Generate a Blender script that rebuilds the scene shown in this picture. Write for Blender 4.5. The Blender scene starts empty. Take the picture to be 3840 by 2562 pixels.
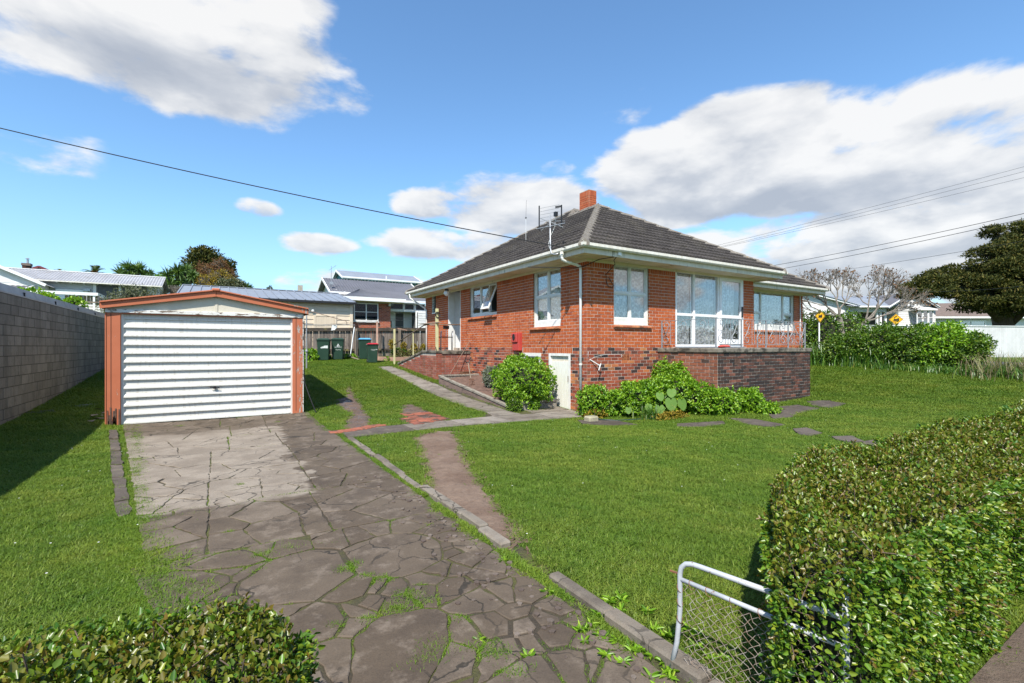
import bpy, bmesh, math, random
import numpy as np
from mathutils import Vector, Matrix
from mathutils.geometry import delaunay_2d_cdt

SC = bpy.context.scene
COL = SC.collection
rng = np.random.default_rng(7)
random.seed(7)
R = math.radians

# ------------------------------------------------------------------ camera
EYE = 1.62
YAW = math.atan2(1107, 1795)
cd = bpy.data.cameras.new('camera')
cam = bpy.data.objects.new('camera', cd)
COL.objects.link(cam)
cam.location = (0, 0, EYE)
cam.rotation_euler = (R(90), 0, -YAW)
cd.sensor_width = 36.0
cd.lens = 1795 / 3840 * 36
cd.shift_y = 20 / 3840
cd.clip_start = 0.05
cd.clip_end = 3000
SC.camera = cam

# ------------------------------------------------------------------ light
SUN_EL, SUN_H = R(51.5), Vector((-1, -1, 0)).normalized()
sd = bpy.data.lights.new('sun', 'SUN')
sd.energy = 5.0
sd.angle = R(0.55)
sd.color = (1.0, 0.95, 0.87)
sun = bpy.data.objects.new('sun', sd)
COL.objects.link(sun)
to_sun = Vector((SUN_H.x * math.cos(SUN_EL), SUN_H.y * math.cos(SUN_EL), math.sin(SUN_EL)))
sun.rotation_euler = to_sun.to_track_quat('Z', 'Y').to_euler()
sun.location = (-20, -20, 30)

SC.view_settings.view_transform = 'Standard'
SC.view_settings.look = 'None'
SC.view_settings.exposure = 0.66
SC.view_settings.gamma = 1.0
SC.view_settings.use_curve_mapping = False
SC.cycles.max_bounces = 8
SC.cycles.transparent_max_bounces = 24
SC.cycles.use_denoising = True

class NT:
    """tiny node-tree writer"""
    def __init__(s, tree):
        s.t = tree; s.n = tree.nodes; s.l = tree.links
    def add(s, typ, ins=None, **kw):
        nd = s.n.new(typ)
        for k, v in kw.items(): setattr(nd, k, v)
        for k, v in (ins or {}).items(): s.put(nd.inputs[k], v)
        return nd
    def put(s, sock, v):
        if isinstance(v, bpy.types.NodeSocket): s.l.new(v, sock)
        elif isinstance(v, bpy.types.Node): s.l.new(v.outputs[0], sock)
        else:
            if hasattr(sock.default_value, '__len__') and len(sock.default_value) == 4 and len(v) == 3: v = (*v, 1)
            sock.default_value = v
    def m(s, op, a, b=0.0, c=0.0, clamp=False):
        nd = s.n.new('ShaderNodeMath'); nd.operation = op; nd.use_clamp = clamp
        s.put(nd.inputs[0], a); s.put(nd.inputs[1], b); s.put(nd.inputs[2], c)
        return nd.outputs[0]
    def vm(s, op, a, b=(0, 0, 0), out=0):
        nd = s.n.new('ShaderNodeVectorMath'); nd.operation = op
        s.put(nd.inputs[0], a); s.put(nd.inputs[1], b)
        return nd.outputs[out]
    def mix(s, f, a, b, blend='MIX'):
        nd = s.n.new('ShaderNodeMix'); nd.data_type = 'RGBA'; nd.blend_type = blend
        s.put(nd.inputs[0], f); s.put(nd.inputs[6], a); s.put(nd.inputs[7], b)
        return nd.outputs[2]
    def ramp(s, f, stops, interp='LINEAR'):
        nd = s.n.new('ShaderNodeValToRGB'); cr = nd.color_ramp; cr.interpolation = interp
        while len(cr.elements) < len(stops): cr.elements.new(0.5)
        for e, (p, c) in zip(cr.elements, stops):
            e.position = p; e.color = (*c, 1) if len(c) == 3 else c
        s.put(nd.inputs[0], f)
        return nd.outputs[0]
    def step(s, x, a, b):
        nd = s.n.new('ShaderNodeMapRange'); nd.interpolation_type = 'SMOOTHSTEP'
        s.put(nd.inputs['Value'], x); s.put(nd.inputs['From Min'], a); s.put(nd.inputs['From Max'], b)
        return nd.outputs[0]
    def noise(s, vec, scale, detail=4, rough=0.55, dist=0.0):
        nd = s.n.new('ShaderNodeTexNoise')
        if vec is not None: s.put(nd.inputs['Vector'], vec)
        s.put(nd.inputs['Scale'], scale); s.put(nd.inputs['Detail'], detail)
        s.put(nd.inputs['Roughness'], rough); s.put(nd.inputs['Distortion'], dist)
        return nd.outputs[0]

# ------------------------------------------------------------------ sky with clouds
def build_world():
    w = bpy.data.worlds.new('World'); SC.world = w; w.use_nodes = True
    w.node_tree.nodes.clear()
    T = NT(w.node_tree)
    sky = T.add('ShaderNodeTexSky', sky_type='NISHITA', sun_disc=False)
    sky.sun_elevation = SUN_EL
    sky.sun_rotation = math.atan2(SUN_H.x, SUN_H.y)
    sky.air_density = 1.0; sky.dust_density = 0.35; sky.ozone_density = 3.0; sky.altitude = 30
    d = T.add('ShaderNodeTexCoord').outputs['Generated']
    d = T.vm('NORMALIZE', d)
    sp = T.add('ShaderNodeSeparateXYZ', {0: d})
    z = sp.outputs[2]
    blue = T.mix(1.0, sky.outputs[0], (0.84, 1.05, 1.13), 'MULTIPLY')
    # flat cloud layer seen from below: project on a plane, so clouds shrink towards the horizon
    zz = T.m('MAXIMUM', z, 0.0)
    den = T.m('ADD', zz, 0.34)
    cv = T.add('ShaderNodeCombineXYZ', {0: T.m('DIVIDE', sp.outputs[0], den), 1: T.m('DIVIDE', sp.outputs[1], den), 2: T.m('MULTIPLY', z, 2.2)}).outputs[0]
    warp = T.add('ShaderNodeTexNoise', {'Vector': cv, 'Scale': 3.0, 'Detail': 3.0})
    cvw = T.vm('ADD', cv, T.vm('SCALE', T.vm('SUBTRACT', warp.outputs[1], (0.5, 0.5, 0.5)), (0, 0, 0)))
    n1 = T.noise(cv, 3.6, 9, 0.56, 0.15)
    n2 = T.noise(T.vm('ADD', cv, (-0.055, -0.055, 0.09)), 3.6, 6, 0.5, 0.15)
    s_, c_ = math.sin(YAW), math.cos(YAW)
    def dirof(px, py):          # photograph direction (2350-wide) -> unit vector
        a = (px - 1175) / 1098.5; b = (796 - py) / 1098.5
        v = Vector((c_ * a + s_, -s_ * a + c_, b)); return v.normalized()
    # cloud groups: centre, half width, half height (as seen), strength
    groups = [((500, 105), 0.20, 0.105, 1.0), ((330, 50), .2, .09, .9), ((80, 20), 0.36, 0.09, .8), ((650, 60), 0.09, 0.12, .7), ((20, 260), .10, .16, .36), ((735, 205), .10, .04, .5),
              ((590, 480), .045, .02, .62), ((730, 560), .09, .022, .72), ((1010, 470), .10, .035, .8), ((1200, 480), .20, .075, .95), ((1000, 560), .15, .035, .8), ((1180, 560), .2, .04, .8),
              ((1440, 245), .07, .045, .55), ((1280, 385), .05, .02, .5), ((1500, 390), .14, .085, 1.0), ((1700, 320), .20, .075, 1.1), ((1960, 320), .24, .085, 1.1), ((2200, 330), .26, .10, 1.05), ((2420, 340), .22, .10, 1.0), ((1640, 440), .20, .07, 1.05),
              ((1900, 420), .24, .06, 1.0), ((2250, 560), .36, .085, 1.1), ((1900, 560), .26, .065, .95), ((1680, 570), .20, .05, .8), ((2560, 560), .30, .085, 1.0), ((690, 650), .07, .025, .5), ((840, 650), .14, .03, .55), ((300, 600), .12, .02, .3)]
    tot = None; low = None
    for (p, hw, hh, k) in groups:
        c = dirof(*p)
        rt = c.cross(Vector((0, 0, 1))).normalized(); up = rt.cross(c).normalized()
        u = T.m('MULTIPLY', T.vm('DOT_PRODUCT', d, tuple(rt), out=1), 1 / hw)
        v = T.m('MULTIPLY', T.vm('DOT_PRODUCT', d, tuple(up), out=1), 1 / hh)
        f = T.m('GREATER_THAN', T.vm('DOT_PRODUCT', d, tuple(c), out=1), 0.2)
        r2 = T.m('ADD', T.m('MULTIPLY', u, u), T.m('MULTIPLY', v, v))
        g = T.m('MULTIPLY', T.m('MULTIPLY', T.m('SUBTRACT', 1.35, r2, clamp=False), k), f)
        g = T.m('MAXIMUM', g, 0.0)
        g = T.m('MINIMUM', g, k)
        gv = T.m('MULTIPLY', g, T.m('MULTIPLY', v, -1.0))
        tot = g if tot is None else T.m('MAXIMUM', tot, g)
        low = gv if low is None else T.m('ADD', low, gv)
    # elsewhere (behind and beside the camera): fair-weather clouds of the same kind
    fwd = T.vm('DOT_PRODUCT', d, (s_, c_, 0.0), out=1)
    rest = T.m('MULTIPLY', T.step(fwd, 0.45, 0.15), T.step(T.noise(cv, 0.9, 3), 0.48, 0.68))
    tot = T.m('MAXIMUM', tot, rest)
    dens = T.m('ADD', T.m('MULTIPLY', tot, 0.62), T.m('MULTIPLY', T.m('SUBTRACT', n1, 0.5), 1.55))
    alpha = T.m('MULTIPLY', T.step(dens, 0.22, 0.50), T.step(tot, 0.02, 0.25))
    lit = T.m('ADD', T.m('MULTIPLY', T.m('SUBTRACT', n1, n2), 2.6), T.m('MULTIPLY', low, -0.38))
    thick = T.step(dens, 0.45, 1.0)
    sh = T.m('SUBTRACT', T.m('ADD', 0.72, lit), T.m('MULTIPLY', thick, 0.22), clamp=True)
    ccol = T.ramp(sh, [(0.0, (2.2, 2.38, 2.7)), (0.4, (2.85, 2.98, 3.2)), (0.72, (3.85, 3.88, 3.92)), (1.0, (4.5, 4.46, 4.38))])
    hz = T.step(z, 0.30, 0.0)
    blue = T.mix(T.m('MULTIPLY', hz, 0.45), blue, (2.1, 3.1, 4.3))
    final = T.mix(T.m('MULTIPLY', alpha, 0.93), blue, ccol)
    bg = T.add('ShaderNodeBackground', {0: final, 1: 0.138})
    out = T.add('ShaderNodeOutputWorld', {0: bg.outputs[0]})
build_world()

# ------------------------------------------------------------------ helpers
ORG = {}
def _world_origin(p):
    return ORG.get(p.name, Vector((0, 0, 0))) if p is not None else Vector((0, 0, 0))

def thing(name, label, cat, loc=(0, 0, 0), group=None, kind=None):
    o = bpy.data.objects.new(name, None); COL.objects.link(o)
    o.location = loc; o.empty_display_size = 0.2
    o['label'] = label; o['category'] = cat
    if group: o['group'] = group
    if kind: o['kind'] = kind
    ORG[o.name] = Vector(loc)
    return o

def tag(o, label=None, cat=None, group=None, kind=None):
    if label: o['label'] = label
    if cat: o['category'] = cat
    if group: o['group'] = group
    if kind: o['kind'] = kind
    return o

def link_mesh(name, me, parent=None, loc=None, kind=None):
    o = bpy.data.objects.new(name, me); COL.objects.link(o)
    if parent is not None: o.parent = parent
    org = _world_origin(parent)
    if loc is not None:
        o.location = Vector(loc) - org
        ORG[o.name] = Vector(loc)
    else:
        ORG[o.name] = org.copy()
    if kind: o['kind'] = kind
    return o

def copy_tree(o, loc=None, rotz=None):
    def rec(src, par):
        c = src.copy(); COL.objects.link(c)
        if par is not None: c.parent = par
        for ch in src.children: rec(ch, c)
        return c
    c = rec(o, None)
    if loc is not None: c.location = loc
    if rotz is not None: c.rotation_euler = (0, 0, rotz)
    return c

class MB:
    """collects boxes, prisms and tubes; build() links them as ONE mesh object"""
    def __init__(s): s.v = []; s.f = []; s.mi = []; s.cur = 0
    def add(s, vs, fs):
        n = len(s.v); s.v.extend([tuple(p) for p in vs])
        s.f.extend([tuple(i + n for i in f) for f in fs]); s.mi.extend([s.cur] * len(fs))
        return s
    def box(s, x0, x1, y0, y1, z0, z1):
        if x0 > x1: x0, x1 = x1, x0
        if y0 > y1: y0, y1 = y1, y0
        if z0 > z1: z0, z1 = z1, z0
        return s.add([(x0, y0, z0), (x1, y0, z0), (x1, y1, z0), (x0, y1, z0), (x0, y0, z1), (x1, y0, z1), (x1, y1, z1), (x0, y1, z1)],
                     [(0, 3, 2, 1), (4, 5, 6, 7), (0, 1, 5, 4), (1, 2, 6, 5), (2, 3, 7, 6), (3, 0, 4, 7)])
    def bar(s, a, b, w, h, up=(0, 0, 1)):
        a = Vector(a); b = Vector(b); d = (b - a).normalized(); up = Vector(up)
        if abs(d.dot(up)) > 0.99: up = Vector((1, 0, 0))
        r = d.cross(up).normalized(); u = r.cross(d).normalized()
        vs = [p + r * (sx * w / 2) + u * (sz * h / 2) for p in (a, b) for (sx, sz) in ((-1, -1), (1, -1), (1, 1), (-1, 1))]
        return s.add(vs, [(3, 2, 1, 0), (4, 5, 6, 7), (0, 1, 5, 4), (1, 2, 6, 5), (2, 3, 7, 6), (3, 0, 4, 7)])
    def tube(s, pts, r, n=8, closed=False, cap=True):
        pts = [Vector(p) for p in pts]; m = len(pts)
        rs = r if hasattr(r, '__len__') else [r] * m
        ref = None; vs = []
        for i, p in enumerate(pts):
            if closed: t = pts[(i + 1) % m] - pts[i - 1]
            else: t = pts[min(i + 1, m - 1)] - pts[max(i - 1, 0)]
            if t.length < 1e-9: t = Vector((0, 0, 1))
            t.normalize()
            if ref is None:
                ref = Vector((0, 0, 1)) if abs(t.z) < 0.9 else Vector((1, 0, 0))
            a = (ref - t * ref.dot(t))
            if a.length < 1e-6: a = t.orthogonal()
            a.normalize(); ref = a; b = t.cross(a)
            for k in range(n):
                q = 2 * math.pi * k / n
                vs.append(p + a * (rs[i] * math.cos(q)) + b * (rs[i] * math.sin(q)))
        fs = []
        for i in range(m if closed else m - 1):
            j = (i + 1) % m
            for k in range(n):
                k2 = (k + 1) % n
                fs.append((i * n + k, i * n + k2, j * n + k2, j * n + k))
        if cap and not closed:
            fs.append(tuple(range(n - 1, -1, -1))); fs.append(tuple((m - 1) * n + k for k in range(n)))
        return s.add(vs, fs)
    def prism(s, poly, z0, z1):
        """vertical prism over a 2D polygon (counter-clockwise)"""
        n = len(poly)
        vs = [(x, y, z0) for x, y in poly] + [(x, y, z1) for x, y in poly]
        fs = [tuple(range(n - 1, -1, -1)), tuple(range(n, 2 * n))] + [(i, (i + 1) % n, n + (i + 1) % n, n + i) for i in range(n)]
        return s.add(vs, fs)
    def extrude(s, poly3, d):
        """3D polygon pushed along vector d"""
        n = len(poly3); d = Vector(d)
        vs = [Vector(p) for p in poly3] + [Vector(p) + d for p in poly3]
        fs = [tuple(range(n - 1, -1, -1)), tuple(range(n, 2 * n))] + [(i, (i + 1) % n, n + (i + 1) % n, n + i) for i in range(n)]
        return s.add(vs, fs)
    def lathe(s, prof, c=(0, 0, 0), n=16):
        vs = []; m = len(prof)
        for (r, z) in prof:
            for k in range(n):
                q = 2 * math.pi * k / n; vs.append((c[0] + r * math.cos(q), c[1] + r * math.sin(q), c[2] + z))
        fs = [(i * n + k, i * n + (k + 1) % n, (i + 1) * n + (k + 1) % n, (i + 1) * n + k) for i in range(m - 1) for k in range(n)]
        fs.append(tuple(range(n - 1, -1, -1))); fs.append(tuple((m - 1) * n + k for k in range(n)))
        return s.add(vs, fs)
    def quad(s, *p): return s.add(p, [tuple(range(len(p)))])
    def xform(s, M):
        s.v = [tuple(M @ Vector(p)) for p in s.v]; return s
    def build(s, name, mat, parent=None, loc=None, kind=None, smooth=False, bevel=0.0, fix=True):
        org = Vector(loc) if loc is not None else _world_origin(parent)
        me = bpy.data.meshes.new(name)
        me.from_pydata([(x - org.x, y - org.y, z - org.z) for x, y, z in s.v], [], s.f)
        mats = mat if isinstance(mat, (list, tuple)) else [mat]
        for m in mats: me.materials.append(m)
        if len(mats) > 1: me.polygons.foreach_set('material_index', s.mi)
        if fix or bevel:
            bm = bmesh.new(); bm.from_mesh(me)
            bmesh.ops.recalc_face_normals(bm, faces=bm.faces)
            if bevel:
                es = [e for e in bm.edges if len(e.link_faces) == 2 and e.calc_face_angle(0) > 0.5]
                bmesh.ops.bevel(bm, geom=es, offset=bevel, segments=1, affect='EDGES', clamp_overlap=True)
            bm.to_mesh(me); bm.free()
        if smooth: me.polygons.foreach_set('use_smooth', [True] * len(me.polygons))
        me.update()
        return link_mesh(name, me, parent, loc, kind)

def np_mesh(name, V, F, mat, parent=None, kind=None, attrs=None, smooth=False):
    """mesh from numpy arrays; F is (n,3) or (n,4)"""
    org = _world_origin(parent)
    V = np.asarray(V, np.float32) - np.array(org, np.float32)
    F = np.asarray(F, np.int32); k = F.shape[1]
    me = bpy.data.meshes.new(name)
    me.vertices.add(len(V)); me.vertices.foreach_set('co', V.ravel())
    me.loops.add(F.size); me.loops.foreach_set('vertex_index', F.ravel())
    me.polygons.add(len(F)); me.polygons.foreach_set('loop_start', np.arange(0, F.size, k, dtype=np.int32))
    for an, (dom, arr) in (attrs or {}).items():
        a = me.attributes.new(an, 'FLOAT', dom); a.data.foreach_set('value', np.asarray(arr, np.float32))
    me.materials.append(mat)
    me.update(calc_edges=True); me.validate()
    if smooth: me.polygons.foreach_set('use_smooth', [True] * len(me.polygons))
    return link_mesh(name, me, parent, None, kind)

# ------------------------------------------------------------------ materials
def new_mat(name):
    m = bpy.data.materials.new(name); m.use_nodes = True
    m.node_tree.nodes.clear()
    T = NT(m.node_tree)
    T.out = T.add('ShaderNodeOutputMaterial')
    T.geo = T.add('ShaderNodeNewGeometry')
    T.pos = T.geo.outputs['Position']
    return m, T

def finish(T, col, rough=0.7, bump=None, bstr=0.3, bdist=0.01, metal=0.0, spec=0.4, extra=None):
    ins = {'Base Color': col, 'Roughness': rough, 'Metallic': metal, 'Specular IOR Level': spec}
    b = T.add('ShaderNodeBsdfPrincipled', ins)
    if bump is not None:
        bp = T.add('ShaderNodeBump', {'Height': bump, 'Strength': bstr, 'Distance': bdist})
        T.l.new(bp.outputs[0], b.inputs['Normal'])
    T.l.new(b.outputs[0], T.out.inputs[0])
    return b

def plain(name, c1, c2=None, scale=6.0, rough=0.7, bump=0.0, bscale=60.0, dirt=None, dscale=2.5, dlo=0.55, dhi=0.75, stretch=(1, 1, 1), metal=0.0, spec=0.4, rnd=0.0):
    m, T = new_mat(name)
    p = T.vm('MULTIPLY', T.pos, stretch)
    n = T.noise(p, scale, 5, 0.6)
    col = T.mix(T.step(n, 0.3, 0.7), c1, c2 if c2 else tuple(x * 0.8 for x in c1))
    if dirt:
        col = T.mix(T.step(T.noise(p, dscale, 6, 0.65), dlo, dhi), col, dirt)
    if rnd:
        oi = T.add('ShaderNodeObjectInfo').outputs['Random']
        k = T.m('MULTIPLY_ADD', oi, rnd * 2, 1 - rnd)
        col = T.mix(1.0, col, T.add('ShaderNodeCombineColor', {0: k, 1: k, 2: k}).outputs[0], 'MULTIPLY')
    finish(T, col, rough, T.noise(p, bscale, 4) if bump else None, bump, 0.01, metal, spec)
    return m

def brick_mat(name, stops, single, dirt=None, dlo=.55, dhi=.75, rough=0.85, gscale=26.0, stain=None):
    """colour per brick from a random number: object random for loose bricks, island random for the joined rest"""
    m, T = new_mat(name)
    rv = T.add('ShaderNodeObjectInfo').outputs['Random'] if single else T.geo.outputs['Random Per Island']
    col = T.ramp(rv, stops)
    n = T.noise(T.pos, gscale, 5, 0.65)
    col = T.mix(T.m('MULTIPLY', T.step(n, 0.35, 0.7), 0.28), col, (0.03, 0.02, 0.018))
    if dirt: col = T.mix(T.step(T.noise(T.pos, 3.0, 6, .7), dlo, dhi), col, dirt)
    if stain:
        col = T.mix(T.m('MULTIPLY', T.step(T.noise(T.vm('MULTIPLY', T.pos, (1.4, 1.4, .35)), 3.2, 6, .65), .45, .68), stain[1]), col, stain[0])
    finish(T, col, rough, T.noise(T.pos, 110, 4, .6), 0.35, 0.004, 0, 0.25)
    return m

def leaf_mat(name, stops, tint=None, rough=0.42, trans=0.35, spec=0.5):
    m, T = new_mat(name)
    col = T.ramp(T.geo.outputs['Random Per Island'], stops)
    if tint:
        at = T.add('ShaderNodeAttribute', attribute_name='tint').outputs['Fac']
        col = T.mix(at, col, tint)
    b = T.add('ShaderNodeBsdfPrincipled', {'Base Color': col, 'Roughness': rough, 'Specular IOR Level': spec})
    tr = T.add('ShaderNodeBsdfTranslucent', {0: T.mix(1.0, col, (1.15, 1.25, 0.55), 'MULTIPLY')})
    mx = T.add('ShaderNodeMixShader', {0: trans, 1: b.outputs[0], 2: tr.outputs[0]})
    T.l.new(mx.outputs[0], T.out.inputs[0])
    return m

def glass_mat(name, refl=0.25, tint=(0.85, 0.9, 0.92)):
    m, T = new_mat(name)
    lw = T.add('ShaderNodeLayerWeight', {0: 0.35}).outputs[1]
    f = T.m('MULTIPLY_ADD', lw, 0.45, refl, clamp=True)
    tr = T.add('ShaderNodeBsdfTransparent', {0: tint})
    gl = T.add('ShaderNodeBsdfGlossy', {0: (1, 1, 1), 1: 0.02})
    mx = T.add('ShaderNodeMixShader', {0: f, 1: tr.outputs[0], 2: gl.outputs[0]})
    T.l.new(mx.outputs[0], T.out.inputs[0])
    return m

M = {}
M['white'] = plain('white_paint', (0.72, 0.71, 0.68), (0.62, 0.60, 0.55), 5, 0.5, 0.08, 40, dirt=(0.30, 0.27, 0.22), dscale=7, dlo=.62, dhi=.9)
M['white_clean'] = plain('white_trim', (0.78, 0.78, 0.77), (0.70, 0.70, 0.69), 5, 0.4)
M['gutter'] = plain('gutter_paint', (0.74, 0.71, 0.64), (0.60, 0.56, 0.47), 9, 0.5, 0.05, 40, dirt=(0.16, 0.13, 0.08), dscale=14, dlo=.60, dhi=.76, stretch=(1, 1, .5))
M['fascia'] = plain('fascia_paint', (0.66, 0.60, 0.49), (0.54, 0.48, 0.38), 4, 0.6, 0.05, 40, dirt=(0.09, 0.09, 0.06), dscale=11, dlo=.56, dhi=.78, stretch=(1, 1, .22))
M['soffit'] = plain('soffit_paint', (0.74, 0.66, 0.51), (0.66, 0.58, 0.44), 2, 0.7, dirt=(0.34, 0.32, 0.24), dscale=3, dlo=.55, dhi=.8)
M['peel_pipe'] = plain('peeling_pipe_paint', (0.80, 0.79, 0.76), (0.74, 0.73, 0.70), 6, 0.5, 0.1, 50, dirt=(0.30, 0.32, 0.34), dscale=11, dlo=.66, dhi=.69, stretch=(1, 1, .5))
M['mortar_light'] = plain('pale_mortar', (0.55, 0.47, 0.39), (0.42, 0.35, 0.29), 20, 0.9, 0.2, 90)
M['mortar_grey'] = plain('grey_mortar', (0.46, 0.41, 0.35), (0.32, 0.27, 0.23), 12, 0.9, 0.2, 90)
M['mortar_dark'] = plain('grimy_mortar', (0.44, 0.39, 0.325), (0.27, 0.235, 0.19), 8, 0.9, 0.2, 90)
OR = [(0.0, (0.37, 0.075, 0.022)), (0.3, (0.44, 0.10, 0.028)), (0.7, (0.50, 0.125, 0.034)), (1.0, (0.41, 0.088, 0.028))]
PL = [(0.0, (0.030, 0.022, 0.022)), (0.15, (0.055, 0.034, 0.030)), (0.20, (0.13, 0.045, 0.03)), (0.27, (0.25, 0.055, 0.028)), (0.55, (0.34, 0.080, 0.036)), (0.76, (0.40, 0.115, 0.055)), (0.85, (0.15, 0.06, 0.04)), (0.93, (0.50, 0.20, 0.07)), (1.0, (0.50, 0.14, 0.05))]
PT = [(0.0, (0.030, 0.022, 0.020)), (0.3, (0.055, 0.032, 0.025)), (0.65, (0.085, 0.043, 0.031)), (0.86, (0.125, 0.052, 0.036)), (0.95, (0.22, 0.085, 0.055)), (1.0, (0.07, 0.040, 0.031))]
PS = [(0.0, (0.22, 0.07, 0.035)), (0.35, (0.29, 0.10, 0.055)), (0.6, (0.20, 0.07, 0.04)), (0.8, (0.34, 0.14, 0.085)), (0.93, (0.13, 0.06, 0.038)), (1.0, (0.06, 0.036, 0.028))]
PC = [(0.0, (0.22, 0.06, 0.035)), (0.4, (0.33, 0.105, 0.065)), (0.7, (0.26, 0.09, 0.07)), (1.0, (0.40, 0.17, 0.12))]
for k_, s_, kw_ in (('orange', OR, dict(stain=((0.20, 0.055, 0.022), .45))), ('plinth', PL, dict(stain=((0.10, 0.05, 0.032), .35))), ('patio', PT, dict(stain=((0.026, 0.021, 0.018), .5))), ('patio_side', PS, dict(stain=((0.07, 0.05, 0.04), .55))), ('porch', PC, dict(stain=((0.12, 0.085, 0.055), .55))),):
    M[k_ + '1'] = brick_mat(k_ + '_brick', s_, True, **kw_)
    M[k_ + '2'] = brick_mat(k_ + '_brick_field', s_, False, **kw_)
M['sill_tile'] = brick_mat('sill_tile', [(0, (0.30, 0.09, 0.04)), (.5, (0.42, 0.15, 0.07)), (1, (0.48, 0.19, 0.08))], False)
M['dark'] = plain('dark_void', (0.012, 0.012, 0.012), rough=0.9)
M['interior'] = plain('room_wall', (0.30, 0.28, 0.25), rough=0.9)
M['glass'] = glass_mat('window_glass', 0.05, (0.92, 0.94, 0.95))
M['glass_dark'] = glass_mat('far_window_glass', 0.22, (0.5, 0.55, 0.58))
M['concrete'] = plain('path_concrete', (0.25, 0.225, 0.19), (0.16, 0.14, 0.115), 2.2, 0.9, 0.25, 120, dirt=(0.07, 0.058, 0.045), dscale=1.6, dlo=.52, dhi=.72)
M['conc_dark'] = plain('stained_concrete', (0.095, 0.08, 0.066), (0.06, 0.05, 0.042), 2.2, 0.85, 0.3, 120, dirt=(0.16, 0.135, 0.11), dscale=1.6, dlo=.56, dhi=.72)
M['coping'] = plain('coping_concrete', (0.24, 0.21, 0.165), (0.13, 0.11, 0.085), 5, 0.9, 0.4, 80, dirt=(0.045, 0.04, 0.03), dscale=4, dlo=.45, dhi=.62)
M['steel'] = plain('galvanised_steel', (0.42, 0.43, 0.44), (0.34, 0.35, 0.36), 12, 0.45, metal=0.6)
M['greypaint'] = plain('grey_paint_rail', (0.25, 0.262, 0.28), (0.20, 0.21, 0.22), 12, 0.5, dirt=(0.20, 0.13, 0.09), dscale=30, dlo=.64, dhi=.72)
M['black'] = plain('black_plastic', (0.018, 0.018, 0.02), rough=0.5)
M['wire'] = plain('black_cable', (0.02, 0.02, 0.022), rough=0.6)
M['wood'] = plain('weathered_timber', (0.30, 0.24, 0.18), (0.19, 0.15, 0.115), 3, 0.85, 0.3, 30, stretch=(6, 6, .8), dirt=(.08, .06, .05), dscale=2, dlo=.55, dhi=.8, rnd=.2)
M['yellow_timber'] = plain('pale_yellow_timber', (0.56, 0.52, 0.27), (0.46, 0.42, 0.24), 5, 0.7, 0.1, 40)
M['rust'] = plain('rusty_iron', (0.20, 0.085, 0.04), (0.10, 0.05, 0.03), 20, 0.85, 0.3, 80)
M['soil'] = plain('garden_soil', (0.155, 0.095, 0.07), (0.085, 0.05, 0.037), 8, 0.95, 0.8, 45)
M['red'] = plain('red_paint', (0.46, 0.06, 0.045), (0.40, 0.05, 0.04), 4, 0.45)

# ------------------------------------------------------------------ terrain
CTRL=np.array([(-1,-3,0),(2,1.5,0),(2,5,0),(2,8,0),(-.7,5.7,0),(-1.6,12.2,.01),(1.7,12.6,.03),(3.9,8.7,0),(7.9,9.3,-.1),(6.0,6,0),(5.5,3,0),
(-3.4,12.6,.16),(-3.4,22.7,.85),(-3.4,5,.06),(6.5,15.8,.40),(6.5,19,.70),(5,24,.97),(9.5,24,1.05),(4,30,1.2),(12,45,1.7),(-12,30,1.5),
(12.35,7.4,.04),(15.1,7.4,.12),(20.7,10.1,1.0),(20,4,.62),(12,2,.06),(10,5,.0),(22,-1,.45),(27.7,12.8,1.15),(40,8.1,1.0),(60,20,1.3),(50,-15,.8),(0,-14,0),(-25,0,.5),(24,30,1.4),(30,70,2.2),(-30,70,2.6),(3.2,14,.1),(9,13,.25),(16,14,.7)],float)
def _k(r2): return np.where(r2>0,r2*np.log(r2+1e-12),0.)
def _fit():
    P=CTRL[:,:2]/10; n=len(P)
    K=_k(((P[:,None]-P[None])**2).sum(-1))+np.eye(n)*.02
    Q=np.c_[np.ones(n),P]
    A=np.block([[K,Q],[Q.T,np.zeros((3,3))]])
    return np.linalg.solve(A,np.r_[CTRL[:,2],0,0,0])
_W=_fit()
def G(x,y):
    x=np.asarray(x,float);y=np.asarray(y,float)
    P=np.stack([x.ravel(),y.ravel()],-1)/10
    K=_k(((P[:,None]-CTRL[None,:,:2]/10)**2).sum(-1))
    z=K@_W[:-3]+_W[-3]+P@_W[-2:]
    r=np.hypot(P[:,0]*10-8,P[:,1]*10-15)
    t=np.clip((r-45)/40,0,1);t=t*t*(3-2*t)
    z=np.clip(z,-.4,3.0)*(1-t)+1.6*t
    return z.reshape(x.shape) if x.ndim else float(z[0])


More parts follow.
